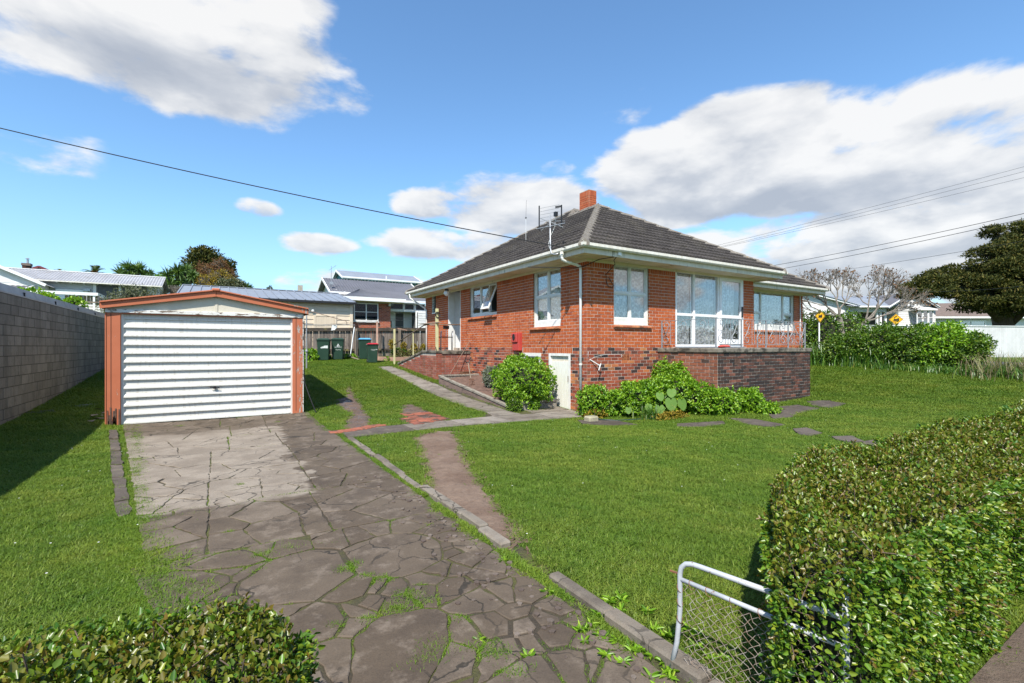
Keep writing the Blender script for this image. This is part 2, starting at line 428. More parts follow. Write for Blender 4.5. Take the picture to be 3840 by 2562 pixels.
def stones_mat(name, stops, gscale=14.0, dry=None, single=True, moss=None):
    m, T = new_mat(name)
    rv = T.add('ShaderNodeObjectInfo').outputs['Random'] if single else T.geo.outputs['Random Per Island']
    col = T.ramp(rv, stops)
    n = T.noise(T.pos, 2.4, 7, 0.68)
    col = T.mix(T.m('MULTIPLY', T.step(n, 0.42, 0.66), 0.55), col, (0.050, 0.037, 0.027))
    n3 = T.noise(T.vm('ADD', T.pos, (4.2, 1.7, 3.0)), 5.5, 6, 0.7)
    col = T.mix(T.m('MULTIPLY', T.step(n3, 0.50, 0.70), 0.65), col, (0.20, 0.16, 0.122))
    if dry:    # the dry, washed-out part of the slab (a stain with an edge of its own)
        sx = T.add('ShaderNodeSeparateXYZ', {0: T.pos})
        w = T.m('MULTIPLY', T.m('SUBTRACT', T.noise(T.pos, 1.5, 6, .6), .5), 1.5)
        a = T.step(T.m('ADD', sx.outputs[0], w), 0.98, 0.86)
        b = T.m('MULTIPLY', T.step(T.m('ADD', sx.outputs[1], T.m('MULTIPLY', w, .35)), 5.55, 5.66), T.step(T.m('ADD', sx.outputs[1], T.m('MULTIPLY', w, .9)), 11.0, 10.6))
        spots = T.step(T.noise(T.vm('ADD', T.pos, (7, 3, 0)), 1.3, 3, .5), .685, .70)
        f = T.m('MULTIPLY', T.m('MULTIPLY', a, b), T.m('SUBTRACT', 1.0, spots))
        d2 = T.mix(T.step(T.noise(T.pos, 2.2, 8, .66), .36, .66), (0.20, 0.165, 0.128), (0.285, 0.242, 0.192))
        col = T.mix(T.m('MULTIPLY', f, 0.92), col, d2)
    if moss:
        col = T.mix(T.m('MULTIPLY', T.step(T.noise(T.pos, 4.0, 6, .75), .60, .74), moss), col, (0.075, 0.085, 0.022))
    vw = T.vm('ADD', T.pos, T.vm('MULTIPLY', T.add('ShaderNodeTexNoise', {'Vector': T.pos, 'Scale': 3.5, 'Detail': 4.0}).outputs[1], (.35, .35, 0)))
    vo = T.add('ShaderNodeTexVoronoi', {'Vector': vw, 'Scale': 2.3}, feature='DISTANCE_TO_EDGE').outputs['Distance']
    crk = T.m('MULTIPLY', T.step(vo, .020, .006), T.step(T.noise(T.pos, 1.1, 3), .46, .58)) if single else 0.0
    if single: col = T.mix(T.m('MULTIPLY', crk, .8), col, (0.022, 0.019, 0.014))
    fine = T.noise(T.pos, 95, 4, .7)
    col = T.mix(T.m('MULTIPLY', T.step(fine, .45, .75), .35), col, (0.02, 0.017, 0.015))
    hb = T.m('SUBTRACT', T.m('ADD', T.m('MULTIPLY', fine, .35), T.noise(T.pos, gscale, 5, .6)), crk)
    finish(T, col, 0.80, hb, 0.55, 0.012, 0, 0.3)
    return m

def ground_mat():
    m, T = new_mat('turf')
    n = T.noise(T.pos, 0.55, 5, .6); n2 = T.noise(T.pos, 9, 6, .7)
    col = T.ramp(n, [(0.3, (0.070, 0.125, 0.014)), (0.55, (0.096, 0.160, 0.018)), (0.8, (0.118, 0.180, 0.024))])
    col = T.mix(T.step(n2, .35, .8), col, (0.055, 0.078, 0.016))
    finish(T, col, 0.9, T.noise(T.pos, 55, 5, .7), 0.9, 0.03, 0, 0.15)
    return m

def dirt_mat(name, c1, c2, c3, wet=False, tread=False):
    m, T = new_mat(name)
    n = T.noise(T.pos, 1.6, 7, .68); n2 = T.noise(T.pos, 14, 6, .7)
    col = T.mix(T.step(n, .36, .66), c1, c2)
    col = T.mix(T.m('MULTIPLY', T.step(n2, .5, .75), .6), col, c3)
    rough = 0.95
    if wet: rough = T.mix(T.step(T.noise(T.pos, 3.0, 3), .47, .60), (0.9, 0.9, 0.9), (0.18, 0.18, 0.18))
    h = T.m('ADD', T.noise(T.pos, 11, 6, .7), T.m('MULTIPLY', T.noise(T.pos, 60, 4, .7), .4))
    finish(T, col, rough, h, 0.9, 0.035, 0, 0.35)
    return m

M['turf'] = ground_mat()
M['dirt'] = dirt_mat('trodden_dirt', (0.140, 0.090, 0.062), (0.205, 0.145, 0.105), (0.065, 0.040, 0.028))
M['bark_litter'] = dirt_mat('bark_litter', (0.10, 0.07, 0.05), (0.15, 0.115, 0.085), (0.05, 0.034, 0.026))
M['mud'] = dirt_mat('wet_mud', (0.105, 0.068, 0.048), (0.145, 0.10, 0.075), (0.045, 0.030, 0.023), wet=True)
M['moss_bed'] = dirt_mat('mossy_bed', (0.055, 0.043, 0.030), (0.085, 0.088, 0.022), (0.035, 0.027, 0.02))
M['slab'] = stones_mat('broken_slab', [(0, (0.084, 0.062, 0.042)), (.45, (0.102, 0.077, 0.053)), (.85, (0.120, 0.092, 0.066)), (1, (0.155, 0.122, 0.09))], dry=True)
M['slab_small'] = stones_mat('broken_slab_bits', [(0, (0.09, 0.065, 0.052)), (.5, (0.13, 0.098, 0.08)), (1, (0.19, 0.155, 0.125))], single=False)
M['pathslab'] = stones_mat('path_slab', [(0, (0.165, 0.142, 0.115)), (.5, (0.215, 0.185, 0.15)), (1, (0.25, 0.22, 0.185))])
M['darkslab'] = stones_mat('damp_slab', [(0, (0.070, 0.056, 0.046)), (1, (0.11, 0.09, 0.074))], moss=.5)
M['kerbstone'] = stones_mat('kerb_stone', [(0, (0.17, 0.146, 0.116)), (.5, (0.25, 0.217, 0.174)), (1, (0.13, 0.11, 0.086))], moss=.5)
M['asphalt'] = plain('asphalt', (0.075, 0.073, 0.07), (0.055, 0.053, 0.052), 3, 0.9, 0.3, 90)

def grid_lines(lo, hi, fine, flo, fhi):
    a = list(np.arange(flo, fhi + 1e-6, fine)); s = fine; x = flo
    while x > lo: s *= 1.35; x -= s; a.insert(0, x)
    s = fine; x = a[-1]
    while x < hi: s *= 1.35; x += s; a.append(x)
    return np.array(a)
gx = grid_lines(-420, 460, 0.35, -7, 26); gy = grid_lines(-160, 620, 0.35, -3, 29)
XX, YY = np.meshgrid(gx, gy, indexing='ij'); ZZ = G(XX, YY)
nx, ny = XX.shape; idx = np.arange(nx * ny).reshape(nx, ny)
F = np.stack([idx[:-1, :-1], idx[1:, :-1], idx[1:, 1:], idx[:-1, 1:]], -1).reshape(-1, 4)
ground = np_mesh('ground', np.stack([XX, YY, ZZ], -1).reshape(-1, 3), F, M['turf'], kind='structure', smooth=True)

def in_poly(px, py, poly):
    px = np.asarray(px); py = np.asarray(py); c = np.zeros(px.shape, bool); n = len(poly)
    for i in range(n):
        x1, y1 = poly[i]; x2, y2 = poly[i - 1]
        k = ((y1 > py) != (y2 > py)) & (px < (x2 - x1) * (py - y1) / ((y2 - y1) or 1e-12) + x1)
        c ^= k
    return c
def dist_poly(px, py, poly):
    d = np.full(np.shape(px), 1e9); n = len(poly)
    for i in range(n):
        x1, y1 = poly[i - 1]; x2, y2 = poly[i]
        L2 = (x2 - x1) ** 2 + (y2 - y1) ** 2 + 1e-12
        t = np.clip(((px - x1) * (x2 - x1) + (py - y1) * (y2 - y1)) / L2, 0, 1)
        d = np.minimum(d, np.hypot(px - x1 - t * (x2 - x1), py - y1 - t * (y2 - y1)))
    return d
def roughen(poly, step=0.12, amp=0.04):
    out = []
    for i in range(len(poly)):
        a = np.array(poly[i]); b = np.array(poly[(i + 1) % len(poly)]); L = np.hypot(*(b - a)); k = max(1, int(L / step))
        for j in range(k):
            p = a + (b - a) * j / k
            out.append(tuple(p + rng.normal(0, amp, 2)))
    return out
def sheet(name, poly, mat, off=0.004, step=0.2, bumpy=0.0, label=None, cat=None):
    """a thin ground sheet that follows the terrain"""
    P = np.array(poly); x0, y0 = P.min(0); x1, y1 = P.max(0)
    g = np.stack(np.meshgrid(np.arange(x0, x1, step), np.arange(y0, y1, step)), -1).reshape(-1, 2)
    g = g + rng.uniform(-.2, .2, g.shape) * step
    g = g[in_poly(g[:, 0], g[:, 1], poly) & (dist_poly(g[:, 0], g[:, 1], poly) > step * .4)]
    pts = [Vector(p) for p in poly] + [Vector(p) for p in g]
    n = len(poly)
    v, e, f, *_ = delaunay_2d_cdt(pts, [], [list(range(n))], 1, 1e-5)
    V = np.array([(p.x, p.y) for p in v]); ed = dist_poly(V[:, 0], V[:, 1], poly)
    Z = G(V[:, 0], V[:, 1]) + off + np.clip(ed / .25, 0, 1) * bumpy * rng.uniform(-.3, 1, len(V))
    o = link_mesh(name, bpy.data.meshes.new(name), None, None, 'structure')
    o.data.from_pydata([(a, b, c) for (a, b), c in zip(V, Z)], [], [tuple(q) for q in f])
    o.data.materials.append(mat)
    o.data.polygons.foreach_set('use_smooth', [True] * len(o.data.polygons))
    return o

# polygons on the ground (metres)
DRIVE = [(-1.62, 12.44), (-1.35, 10.6), (-0.55, 5.0), (-0.3, 3.8), (0.1, 2.85), (0.4, 1.2), (0.5, -2.5), (1.88, -2.5), (1.88, 12.44)]
STRIP = [(-1.755,11.832), (-1.627,11.754), (-1.005,7.786), (-0.696,5.775), (-0.791,5.716), (-1.132,7.865)]
TRACK = [(2.997,8.197), (3.582,8.600), (3.945,8.493), (3.336,6.872), (2.934,5.828), (2.629,4.782), (2.449,4.129), (2.334,3.730), (2.214,3.393), (2.099,3.111), (1.958,3.081), (1.931,3.332), (1.944,3.677), (1.955,4.140), (1.985,4.650), (2.056,5.194), (2.326,5.967), (2.627,6.956)]
MUD = [(3.600,16.637), (3.723,16.208), (3.598,14.875), (3.398,13.295), (3.147,11.923), (2.972,10.914), (2.736,9.944), (2.473,9.519), (2.164,9.533), (2.142,9.958), (2.397,10.682), (2.714,11.955), (2.685,13.383), (2.851,14.396), (3.129,14.460), (3.415,15.223)]
MUD2 = [(4.221,12.553), (4.605,12.609), (4.509,11.553), (4.479,10.279), (4.300,9.684), (3.774,9.363), (3.344,9.393), (3.503,10.234), (3.892,11.522)]
sheet('dirt_track', roughen(TRACK, .10, .06), M['dirt'], 0.006, 0.12, 0.03)
sheet('mud_track', roughen(MUD), M['mud'], 0.006, 0.10, 0.035)
sheet('mud_patch', roughen(MUD2), M['mud'], 0.006, 0.12, 0.02)
ROAD = [(22.6, -30), (30.5, -30), (29.5, 2), (27.5, 10), (29.5, 30), (30, 60), (25.5, 60), (24.6, 26), (23.4, 11), (22.9, 2)]
sheet('verge', [(1.0, -2.4), (16, -2.4), (16, .80), (2.2, .80), (1.95, .5), (1.9, -1)], M['bark_litter'], .008, .35, .02)
sheet('road', ROAD, M['asphalt'], 0.01, 1.2)

# ---- driveway: broken concrete, every fragment a slab of its own
driveway = sheet('driveway', roughen(DRIVE, .3, .02), M['moss_bed'], 0.013, 0.25)
SEEDS = [(-1.24,11.81,0.43), (-0.52,12.25,0.46), (0.48,12.22,0.48), (1.24,12.16,0.37), (-1.06,9.70,0.26), (-0.69,8.59,0.16), (-0.67,9.81,0.18), (-0.43,10.13,0.19), (-0.16,10.21,0.19), (0.09,10.23,0.17), (0.33,10.61,0.17), (0.59,10.92,0.18), (0.82,9.78,0.23), (0.13,9.32,0.15), (0.40,9.56,0.19), (1.12,10.35,0.25), (1.46,8.44,0.39), (1.57,10.31,0.29), (-0.69,8.12,0.37), (0.07,8.71,0.37), (-0.26,8.79,0.17), (0.68,8.75,0.21), (1.00,7.67,0.19), (0.97,8.45,0.15), (1.49,7.60,0.22), (-0.74,7.39,0.13), (-0.38,6.87,0.13), (-0.26,7.50,0.14), (-0.10,7.46,0.12), (0.17,6.83,0.16), (-0.02,6.24,0.16), (-0.17,5.92,0.15), (-0.47,6.40,0.12), (-0.56,6.04,0.13), (-0.32,5.78,0.13), (0.15,5.78,0.21), (0.47,6.64,0.18), (0.74,6.88,0.19), (0.50,6.03,0.24), (0.81,6.08,0.21), (1.11,6.54,0.14), (1.03,5.83,0.12), (1.53,6.34,0.37), (1.48,5.31,0.24), (-0.56,6.92,0.11), (-0.26,5.09,0.24), (-0.34,4.61,0.18), (-0.11,4.47,0.10), (0.28,5.29,0.16), (0.59,5.16,0.25), (0.15,4.90,0.10), (0.03,5.15,0.10), (0.37,4.77,0.13), (0.96,5.05,0.24), (0.64,4.60,0.14), (1.13,4.53,0.13), (1.17,4.33,0.08), (1.46,4.50,0.12), (1.54,4.22,0.13), (0.96,4.28,0.13), (0.86,4.46,0.11), (0.01,4.63,0.07), (0.11,4.45,0.09), (0.36,4.30,0.12), (0.51,4.50,0.09), (1.20,3.61,0.34), (0.09,4.17,0.15), (-0.13,3.84,0.19), (0.46,3.60,0.35), (0.13,3.50,0.06), (0.07,3.66,0.06), (0.47,2.94,0.18), (0.30,3.22,0.10), (0.90,3.15,0.06), (0.81,3.03,0.08), (0.77,3.23,0.10), (1.53,3.52,0.09), (1.39,3.20,0.09), (0.86,2.52,0.26), (0.51,2.62,0.09), (0.36,2.60,0.08), (0.65,2.83,0.06), (0.72,2.96,0.07), (0.25,3.02,0.08), (0.26,2.78,0.08), (0.17,3.18,0.11), (1.06,2.34,0.07), (0.20,3.81,0.08), (0.03,3.97,0.05)] + [(1.54,3.46,0.08), (1.60,3.24,0.08), (1.45,3.16,0.08), (1.60,2.95,0.09), (1.37,2.91,0.11), (1.43,2.70,0.12), (1.59,2.72,0.11), (1.74,2.63,0.11), (1.36,2.39,0.11), (1.51,2.42,0.07), (1.50,2.31,0.09), (1.62,2.29,0.07), (1.59,2.13,0.12), (1.46,2.15,0.09), (1.53,1.94,0.11), (1.37,1.97,0.08), (1.32,2.18,0.09), (1.65,2.04,0.07), (1.64,1.86,0.07), (1.73,3.05,0.10), (1.25,3.11,0.05), (1.17,2.98,0.04), (0.95,3.11,0.07), (0.93,2.95,0.05), (0.82,3.02,0.09), (1.16,2.40,0.09), (1.69,3.95,0.07), (1.70,3.71,0.08), (1.67,3.49,0.06), (1.81,2.17,0.06), (1.80,2.36,0.08), (1.82,1.99,0.07), (1.69,1.78,0.08), (1.84,2.98,0.07)]
def clip_half(poly, nx_, ny_, c):
    out = []
    for i in range(len(poly)):
        a = poly[i]; b = poly[(i + 1) % len(poly)]
        da = nx_ * a[0] + ny_ * a[1] - c; db = nx_ * b[0] + ny_ * b[1] - c
        if da <= 0: out.append(a)
        if da * db < 0:
            t = da / (da - db); out.append((a[0] + (b[0] - a[0]) * t, a[1] + (b[1] - a[1]) * t))
    return out
def laguerre(seeds, bound):
    cells = []
    for i, (x, y, r) in enumerate(seeds):
        c = list(bound)
        for j, (x2, y2, r2) in enumerate(seeds):
            if i == j: continue
            dx, dy = x2 - x, y2 - y
            if dx * dx + dy * dy > 16: continue
            c = clip_half(c, dx, dy, (x2 * x2 + y2 * y2 - x * x - y * y + r * r - r2 * r2) / 2)
            if len(c) < 3: break
        cells.append(c if len(c) >= 3 else None)
    return cells
def area(p): return .5 * sum(p[i - 1][0] * p[i][1] - p[i][0] * p[i - 1][1] for i in range(len(p)))
def inset(poly, d):
    n = len(poly); P = [Vector(p) for p in poly]; c = list(poly)
    for i in range(n):
        a, b = P[i], P[(i + 1) % n]; e = (b - a)
        if e.length < 1e-6: continue
        nn = Vector((e.y, -e.x)).normalized()
        c = clip_half(c, nn.x, nn.y, nn.dot(a) - d * (0.45 + random.random() * 1.1))
        if len(c) < 3: return None
    return c
drive_cvx = [(-1.75, 12.42), (-1.75, 1), (1.87, -2.4), (1.87, 12.42)]
slab_cells = []
small = MB()
n_slab = 0
def spread_seeds(cell, k):
    xs_ = [p[0] for p in cell]; ys_ = [p[1] for p in cell]; out = []
    for _ in range(k):
        best = None
        for _t in range(12):
            q = (random.uniform(min(xs_), max(xs_)), random.uniform(min(ys_), max(ys_)))
            if not in_poly(np.array([q[0]]), np.array([q[1]]), cell)[0]: continue
            d = min([math.hypot(q[0] - o[0], q[1] - o[1]) for o in out], default=9)
            if best is None or d > best[0]: best = (d, q)
        if best: out.append((*best[1], random.uniform(0, .15)))
    return out
cells_ = []
JOINTS = [12.42, 11.35, 10.1, 8.75, 7.2, 5.72, 4.38]       # cast in bays, so the joints run straight across
left_x = lambda y: -1.62 + (12.44 - y) * .1445
for ya, yb in zip(JOINTS, JOINTS[1:]):
    xs_ = [left_x(ya), .15 + random.uniform(-.25, .25), .95 + random.uniform(-.1, .15), 1.87]
    for i in range(3):
        t_ = lambda x, y: (x if i else x)
        q = [(left_x(ya) if i == 0 else xs_[i], ya), (left_x(yb) if i == 0 else xs_[i], yb), (xs_[i + 1], yb), (xs_[i + 1], ya)]
        if area(q) < 0: q.reverse()
        cells_.append((q, 0.0, True))
for (sx_, sy_, sr_), cell in zip(SEEDS, laguerre(SEEDS, [(-1.7, 4.38), (-1.7, -.6), (1.87, -.6), (1.87, 4.38)])):
    if cell:
        cell = clip_half(cell, -1, -.28, -(-0.42) - .28 * 3.9)
        if len(cell) >= 3 and abs(area(cell)) > .012: cells_.append((cell, sr_, False))
for cell, sr_, bay in cells_:
    slab_cells.append(cell)
    whole = (sr_ > .14 or abs(area(cell)) < .12) and not bay
    if whole: frags = [cell]
    else:      # cracked further into thin-jointed fragments
        k = random.choice((3, 5, 6, 8, 11)) if bay else min(4, 2 + int(abs(area(cell)) / .2))
        sd_ = spread_seeds(cell, k)
        frags = [c for c in laguerre(sd_, cell) if c and abs(area(c)) > .004]
    for fi_, frag in enumerate(frags):
        c2 = inset(frag, (.009 if whole else .0065) * random.uniform(.7, 1.5))
        if not c2 or abs(area(c2)) < .004: continue
        pts = []
        for i in range(len(c2)):
            a = np.array(c2[i]); b = np.array(c2[(i + 1) % len(c2)]); L = np.hypot(*(b - a)); k = max(1, int(L / .06))
            for j in range(k):
                p = a + (b - a) * j / k
                pts.append(tuple(p + rng.normal(0, .006 if j else .003, 2)))
        if area(pts) < 0: pts.reverse()
        cx = sum(p[0] for p in pts) / len(pts); cy = sum(p[1] for p in pts) / len(pts); z0 = G(cx, cy)
        top = z0 + 0.021 + random.uniform(-.003, .004); tx, ty = random.uniform(-.006, .006), random.uniform(-.006, .006)
        mb = MB(); n = len(pts); sh_ = [1 - .008 / max(.04, math.hypot(x - cx, y - cy)) for x, y in pts]
        hz = lambda x, y: (G(x, y) - z0) + tx * (x - cx) + ty * (y - cy)
        vs = [(x, y, G(x, y) - .01) for x, y in pts] + [(x, y, top - .004 + hz(x, y)) for x, y in pts] + [(cx + (x - cx) * q, cy + (y - cy) * q, top + hz(x, y)) for (x, y), q in zip(pts, sh_)]
        mb.add(vs, [(i, (i + 1) % n, n + (i + 1) % n, n + i) for i in range(n)] + [(n + i, n + (i + 1) % n, 2 * n + (i + 1) % n, 2 * n + i) for i in range(n)] + [tuple(range(2 * n, 3 * n))])
        mb.build('slab', M['slab'], driveway, fix=False); n_slab += 1
print('slabs', n_slab)
bits = MB()          # crumbs of concrete along the right-hand edge
for i in range(170):
    x = 1.86 - abs(rng.normal(0, .28)); y = rng.uniform(1.0, 6.0); r_ = rng.uniform(.008, .028)
    k = 5; a0 = rng.uniform(0, 6.28)
    bits.prism([(x + r_ * rng.uniform(.6, 1.1) * math.cos(a0 + 6.283 * j / k), y + r_ * rng.uniform(.6, 1.1) * math.sin(a0 + 6.283 * j / k)) for j in range(k)], 0, .02 + r_ * .5)
bits.build('rubble', M['slab_small'], driveway, kind='stuff')

# ---- kerb along the lawn
kerb = sheet('kerb', [(1.9, 1.4), (2.1, 1.4), (2.1, 9.0), (1.9, 9.0)], M['moss_bed'], 0.003, .3)
y = 8.7
while y > 1.35:
    L = random.uniform(.34, .75); y1 = max(1.3, y - L)
    if not (2.95 < (y + y1) / 2 < 3.2):
        w0 = 1.94 + random.uniform(-.02, .02); w1 = w0 + random.uniform(.075, .11)
        MB().box(w0, w1, y1 + .008, y - .004, -.05, (.035 if y > 5 else .062) + random.uniform(-.01, .012)).build('kerb_stone', M['kerbstone'], kerb, bevel=.014)
    y = y1
strip = sheet('edging_strip', STRIP, M['moss_bed'], 0.005, .3)
P_ = np.array(STRIP)
for i in range(7):
    t0, t1 = i / 7 + .006, (i + 1) / 7 - .006
    L = lambda t: P_[0] + (P_[5] - P_[0]) * min(1, t * 2) if t < .5 else P_[5] + (P_[4] - P_[5]) * (t * 2 - 1)
    Rr = lambda t: P_[1] + (P_[2] - P_[1]) * min(1, t * 2) if t < .5 else P_[2] + (P_[3] - P_[2]) * (t * 2 - 1)
    q = [L(t0), L(t1), Rr(t1), Rr(t0)]
    if area(q) < 0: q.reverse()
    q = roughen([tuple(a) for a in q], .15, .008); zc = G(q[0][0], q[0][1])
    MB().prism(q, zc - .05, zc + .025 + random.uniform(-.004, .006)).build('slab', M['darkslab'], strip)

# ---- concrete paths
cpath = sheet('concrete_path', [(1.95, 8.78), (7.9, 9.0), (8.0, 10.45), (6.4, 10.25), (6.4, 10.6), (6.35, 20.2), (5.7, 20.2), (5.58, 13.5), (5.7, 10.6), (5.0, 9.75), (1.95, 9.62)], M['moss_bed'], 0.004, .3)
def slab_piece(poly, mat, parent, h=.022, amp=.008):
    q = roughen(poly, .2, amp)
    if area(q) < 0: q.reverse()
    mb = MB(); n = len(q); dz = random.uniform(-.004, .006)
    vs = [(x, y, G(x, y) - .04) for x, y in q] + [(x, y, G(x, y) + h + dz) for x, y in q]
    mb.add(vs, [(i, (i + 1) % n, n + (i + 1) % n, n + i) for i in range(n)] + [tuple(range(n, 2 * n))])
    return mb.build('slab', mat, parent, fix=False)
xs = [1.98, 3.25, 4.35, 5.55, 6.75, 7.95]
for i, (a, b) in enumerate(zip(xs, xs[1:])):
    f0 = lambda x: 8.76 + (x - 2) * .045; b0 = lambda x: 9.60 + (x - 2) * (.03 if x < 5 else .06)
    slab_piece([(a + .01, f0(a)), (b - .01, f0(b)), (b - .01, b0(b)), (a + .01, b0(a))], M['pathslab'] if i else M['darkslab'], cpath)
slab_piece([(6.78, 10.0), (7.95, 10.05), (7.95, 10.5), (6.8, 10.45)], M['pathslab'], cpath)
slab_piece([(5.55, 9.86), (6.35, 9.88), (6.3, 10.5), (5.7, 10.52)], M['pathslab'], cpath)
y = 10.56
while y < 19.9:
    y1 = min(y + random.uniform(1.0, 1.35), 20.1)
    xl = lambda t: 5.68 - .1 * math.sin(min(1, (t - 10.5) / 6) * 3.14) + .06 * (t - 10.5) / 9.5
    slab_piece([(xl(y), y + .012), (6.34, y + .012), (6.34, y1 - .012), (xl(y1), y1 - .012)], M['pathslab'], cpath)
    y = y1
stepping = []
for q in ([(10.009,6.751), (10.300,6.278), (10.045,5.495), (9.556,5.444), (9.500,5.949)], [(11.349,6.688), (12.114,6.627), (11.868,6.192), (11.333,5.993), (10.596,6.037)], [(12.558,7.059), (13.313,6.946), (13.100,6.254), (11.994,6.173), (11.812,6.462)], [(14.149,7.135), (14.724,6.839), (14.376,6.231), (13.335,6.109), (13.315,6.533)],
          [(9.610,5.117), (9.957,5.021), (9.585,4.545), (9.121,4.537), (9.162,4.747)], [(9.346,4.282), (9.704,4.119), (9.322,3.767), (9.027,3.832), (9.126,4.124)], [(9.270,3.799), (9.654,3.739), (9.406,3.246), (9.053,3.170), (8.966,3.399), (9.092,3.674)], [(8.510,6.970), (9.530,6.576), (9.218,6.299), (8.458,6.356), (8.183,6.702)], [(7.053,8.574), (7.842,8.264), (7.687,7.302), (7.044,7.581), (6.765,8.047)]):
    o = slab_piece(q, M['darkslab'], None, .018, .012); o.name = 'stepping_slab'; o['kind'] = 'structure'; stepping.append(q)

# ---- old bricks laid in the wheel ruts
rut = sheet('brick_rut', [(3.788,11.116), (4.409,11.027), (4.479,10.279), (4.272,9.643), (3.781,9.417), (3.344,9.393), (3.516,10.227)], M['mud'], 0.012, .2)
def loose_brick(x, y, a, parent, tilt=.03):
    c, s = math.cos(a), math.sin(a)
    mb = MB().box(-.112, .112, -.052, .052, -.05, .018)
    o = mb.build('brick', M['rutbrick'], None, bevel=.006)
    o.parent = parent; o.location = Vector((x, y, G(x, y) + .016)) - _world_origin(parent); o.rotation_euler = (random.uniform(-tilt, tilt), random.uniform(-tilt, tilt), a)
    return o
M['rutbrick'] = brick_mat('rut_brick', [(0, (0.26, 0.085, 0.05)), (.5, (0.36, 0.12, 0.07)), (1, (0.20, 0.07, 0.05))], True, dirt=(0.075, 0.05, 0.038), dlo=.47, dhi=.60)
P_ = np.array([(3.788,11.116), (4.409,11.027), (4.479,10.279), (4.272,9.643), (3.781,9.417), (3.344,9.393), (3.516,10.227)])
for bx in np.arange(P_[:, 0].min(), P_[:, 0].max(), .245):
    for by in np.arange(P_[:, 1].min(), P_[:, 1].max(), .122):
        if in_poly(np.array([bx]), np.array([by]), [tuple(p) for p in P_])[0] and random.random() < .82:
            loose_brick(bx + random.uniform(-.012, .012), by + random.uniform(-.01, .01), random.uniform(-.06, .06), rut)
row = [(1.910,9.396), (2.141,9.430), (2.391,9.510), (2.679,9.686), (2.920,9.772)]
rut2 = sheet('brick_edging', roughen([(1.867,9.305), (2.340,9.307), (2.862,9.514), (2.945,9.932), (2.504,9.852), (1.940,9.671)], .3, .01), M['mud'], .009, .2)
for (a, b) in zip(row, row[1:]):
    for k in (0, .34, .67):
        for dy in (-.02, .1):
            if random.random() < .85: loose_brick(a[0] + (b[0] - a[0]) * k, a[1] + (b[1] - a[1]) * k + dy, random.uniform(-.1, .1), rut2)

# ------------------------------------------------------------------ brick walls
def abox(mb, ax, pl, u0, u1, n0, n1, z0, z1):
    """box on a wall: u along it, n inward from its face"""
    if ax == 'X': mb.box(pl + n0, pl + n1, u0, u1, z0, z1)
    else: mb.box(u0, u1, pl + n0, pl + n1, z0, z1)
    return mb
def apt(ax, pl, u, n, z): return (pl + n, u, z) if ax == 'X' else (u, pl + n, z)

def rect_minus(u0, u1, z0, z1, ops):
    zs = sorted({z0, z1, *[min(max(z, z0), z1) for o in ops for z in o[2:4]]}); out = []
    for za, zb in zip(zs, zs[1:]):
        zm = (za + zb) / 2; us = [u0]
        for o in sorted(o for o in ops if o[2] < zm < o[3]):
            us += [max(u0, o[0]), min(u1, o[1])]
        us.append(u1)
        for a, b in zip(us[::2], us[1::2]):
            if b - a > 1e-4: out.append((a, b, za, zb))
    return out

def lay(ax, pl, u0, u1, z0, z1, ops, key, h=0.086, L=0.24, soldier=False, top=True, j=0.0125, from_u0=True, bound=None):
    """list of bricks (ax, pl, ua, ub, za, zb, key) of one band of brickwork; courses counted from the top"""
    out = []
    if soldier:
        k = 0; u = u0
        while u < u1 - .02:
            out.append((ax, pl, u + j / 2, min(u + .086, u1) - j / 2, z0 + j / 2, z1 - j / 2, key)); u += .086
    else:
        n = int(round((z1 - z0) / h + .49)); k = 0
        for c in range(n):
            zb = z1 - c * h; za = max(zb - h, z0)
            if zb - za < .03: break
            off = (c % 2) * L / 2 if from_u0 else (c % 2) * L / 2
            u = u0 - off
            while u < u1:
                a, b = max(u, u0), min(u + L, u1)
                if b - a > .03: out.append((ax, pl, a + j / 2, b - j / 2, za + j / 2, zb - j / 2, key))
                u += L
    res = []
    for b in out:
        parts = rect_minus(b[2], b[3], b[4], b[5], [o for o in ops if o[0] < b[3] and o[1] > b[2] and o[2] < b[5] - .01 and o[3] > b[4] + .01])
        for a in parts:
            if a[1] - a[0] > .02 and a[3] - a[2] > .02:
                if bound is None or bound((a[0] + a[1]) / 2, (a[2] + a[3]) / 2): res.append((ax, pl, a[0], a[1], a[2], a[3], b[6]))
    return res

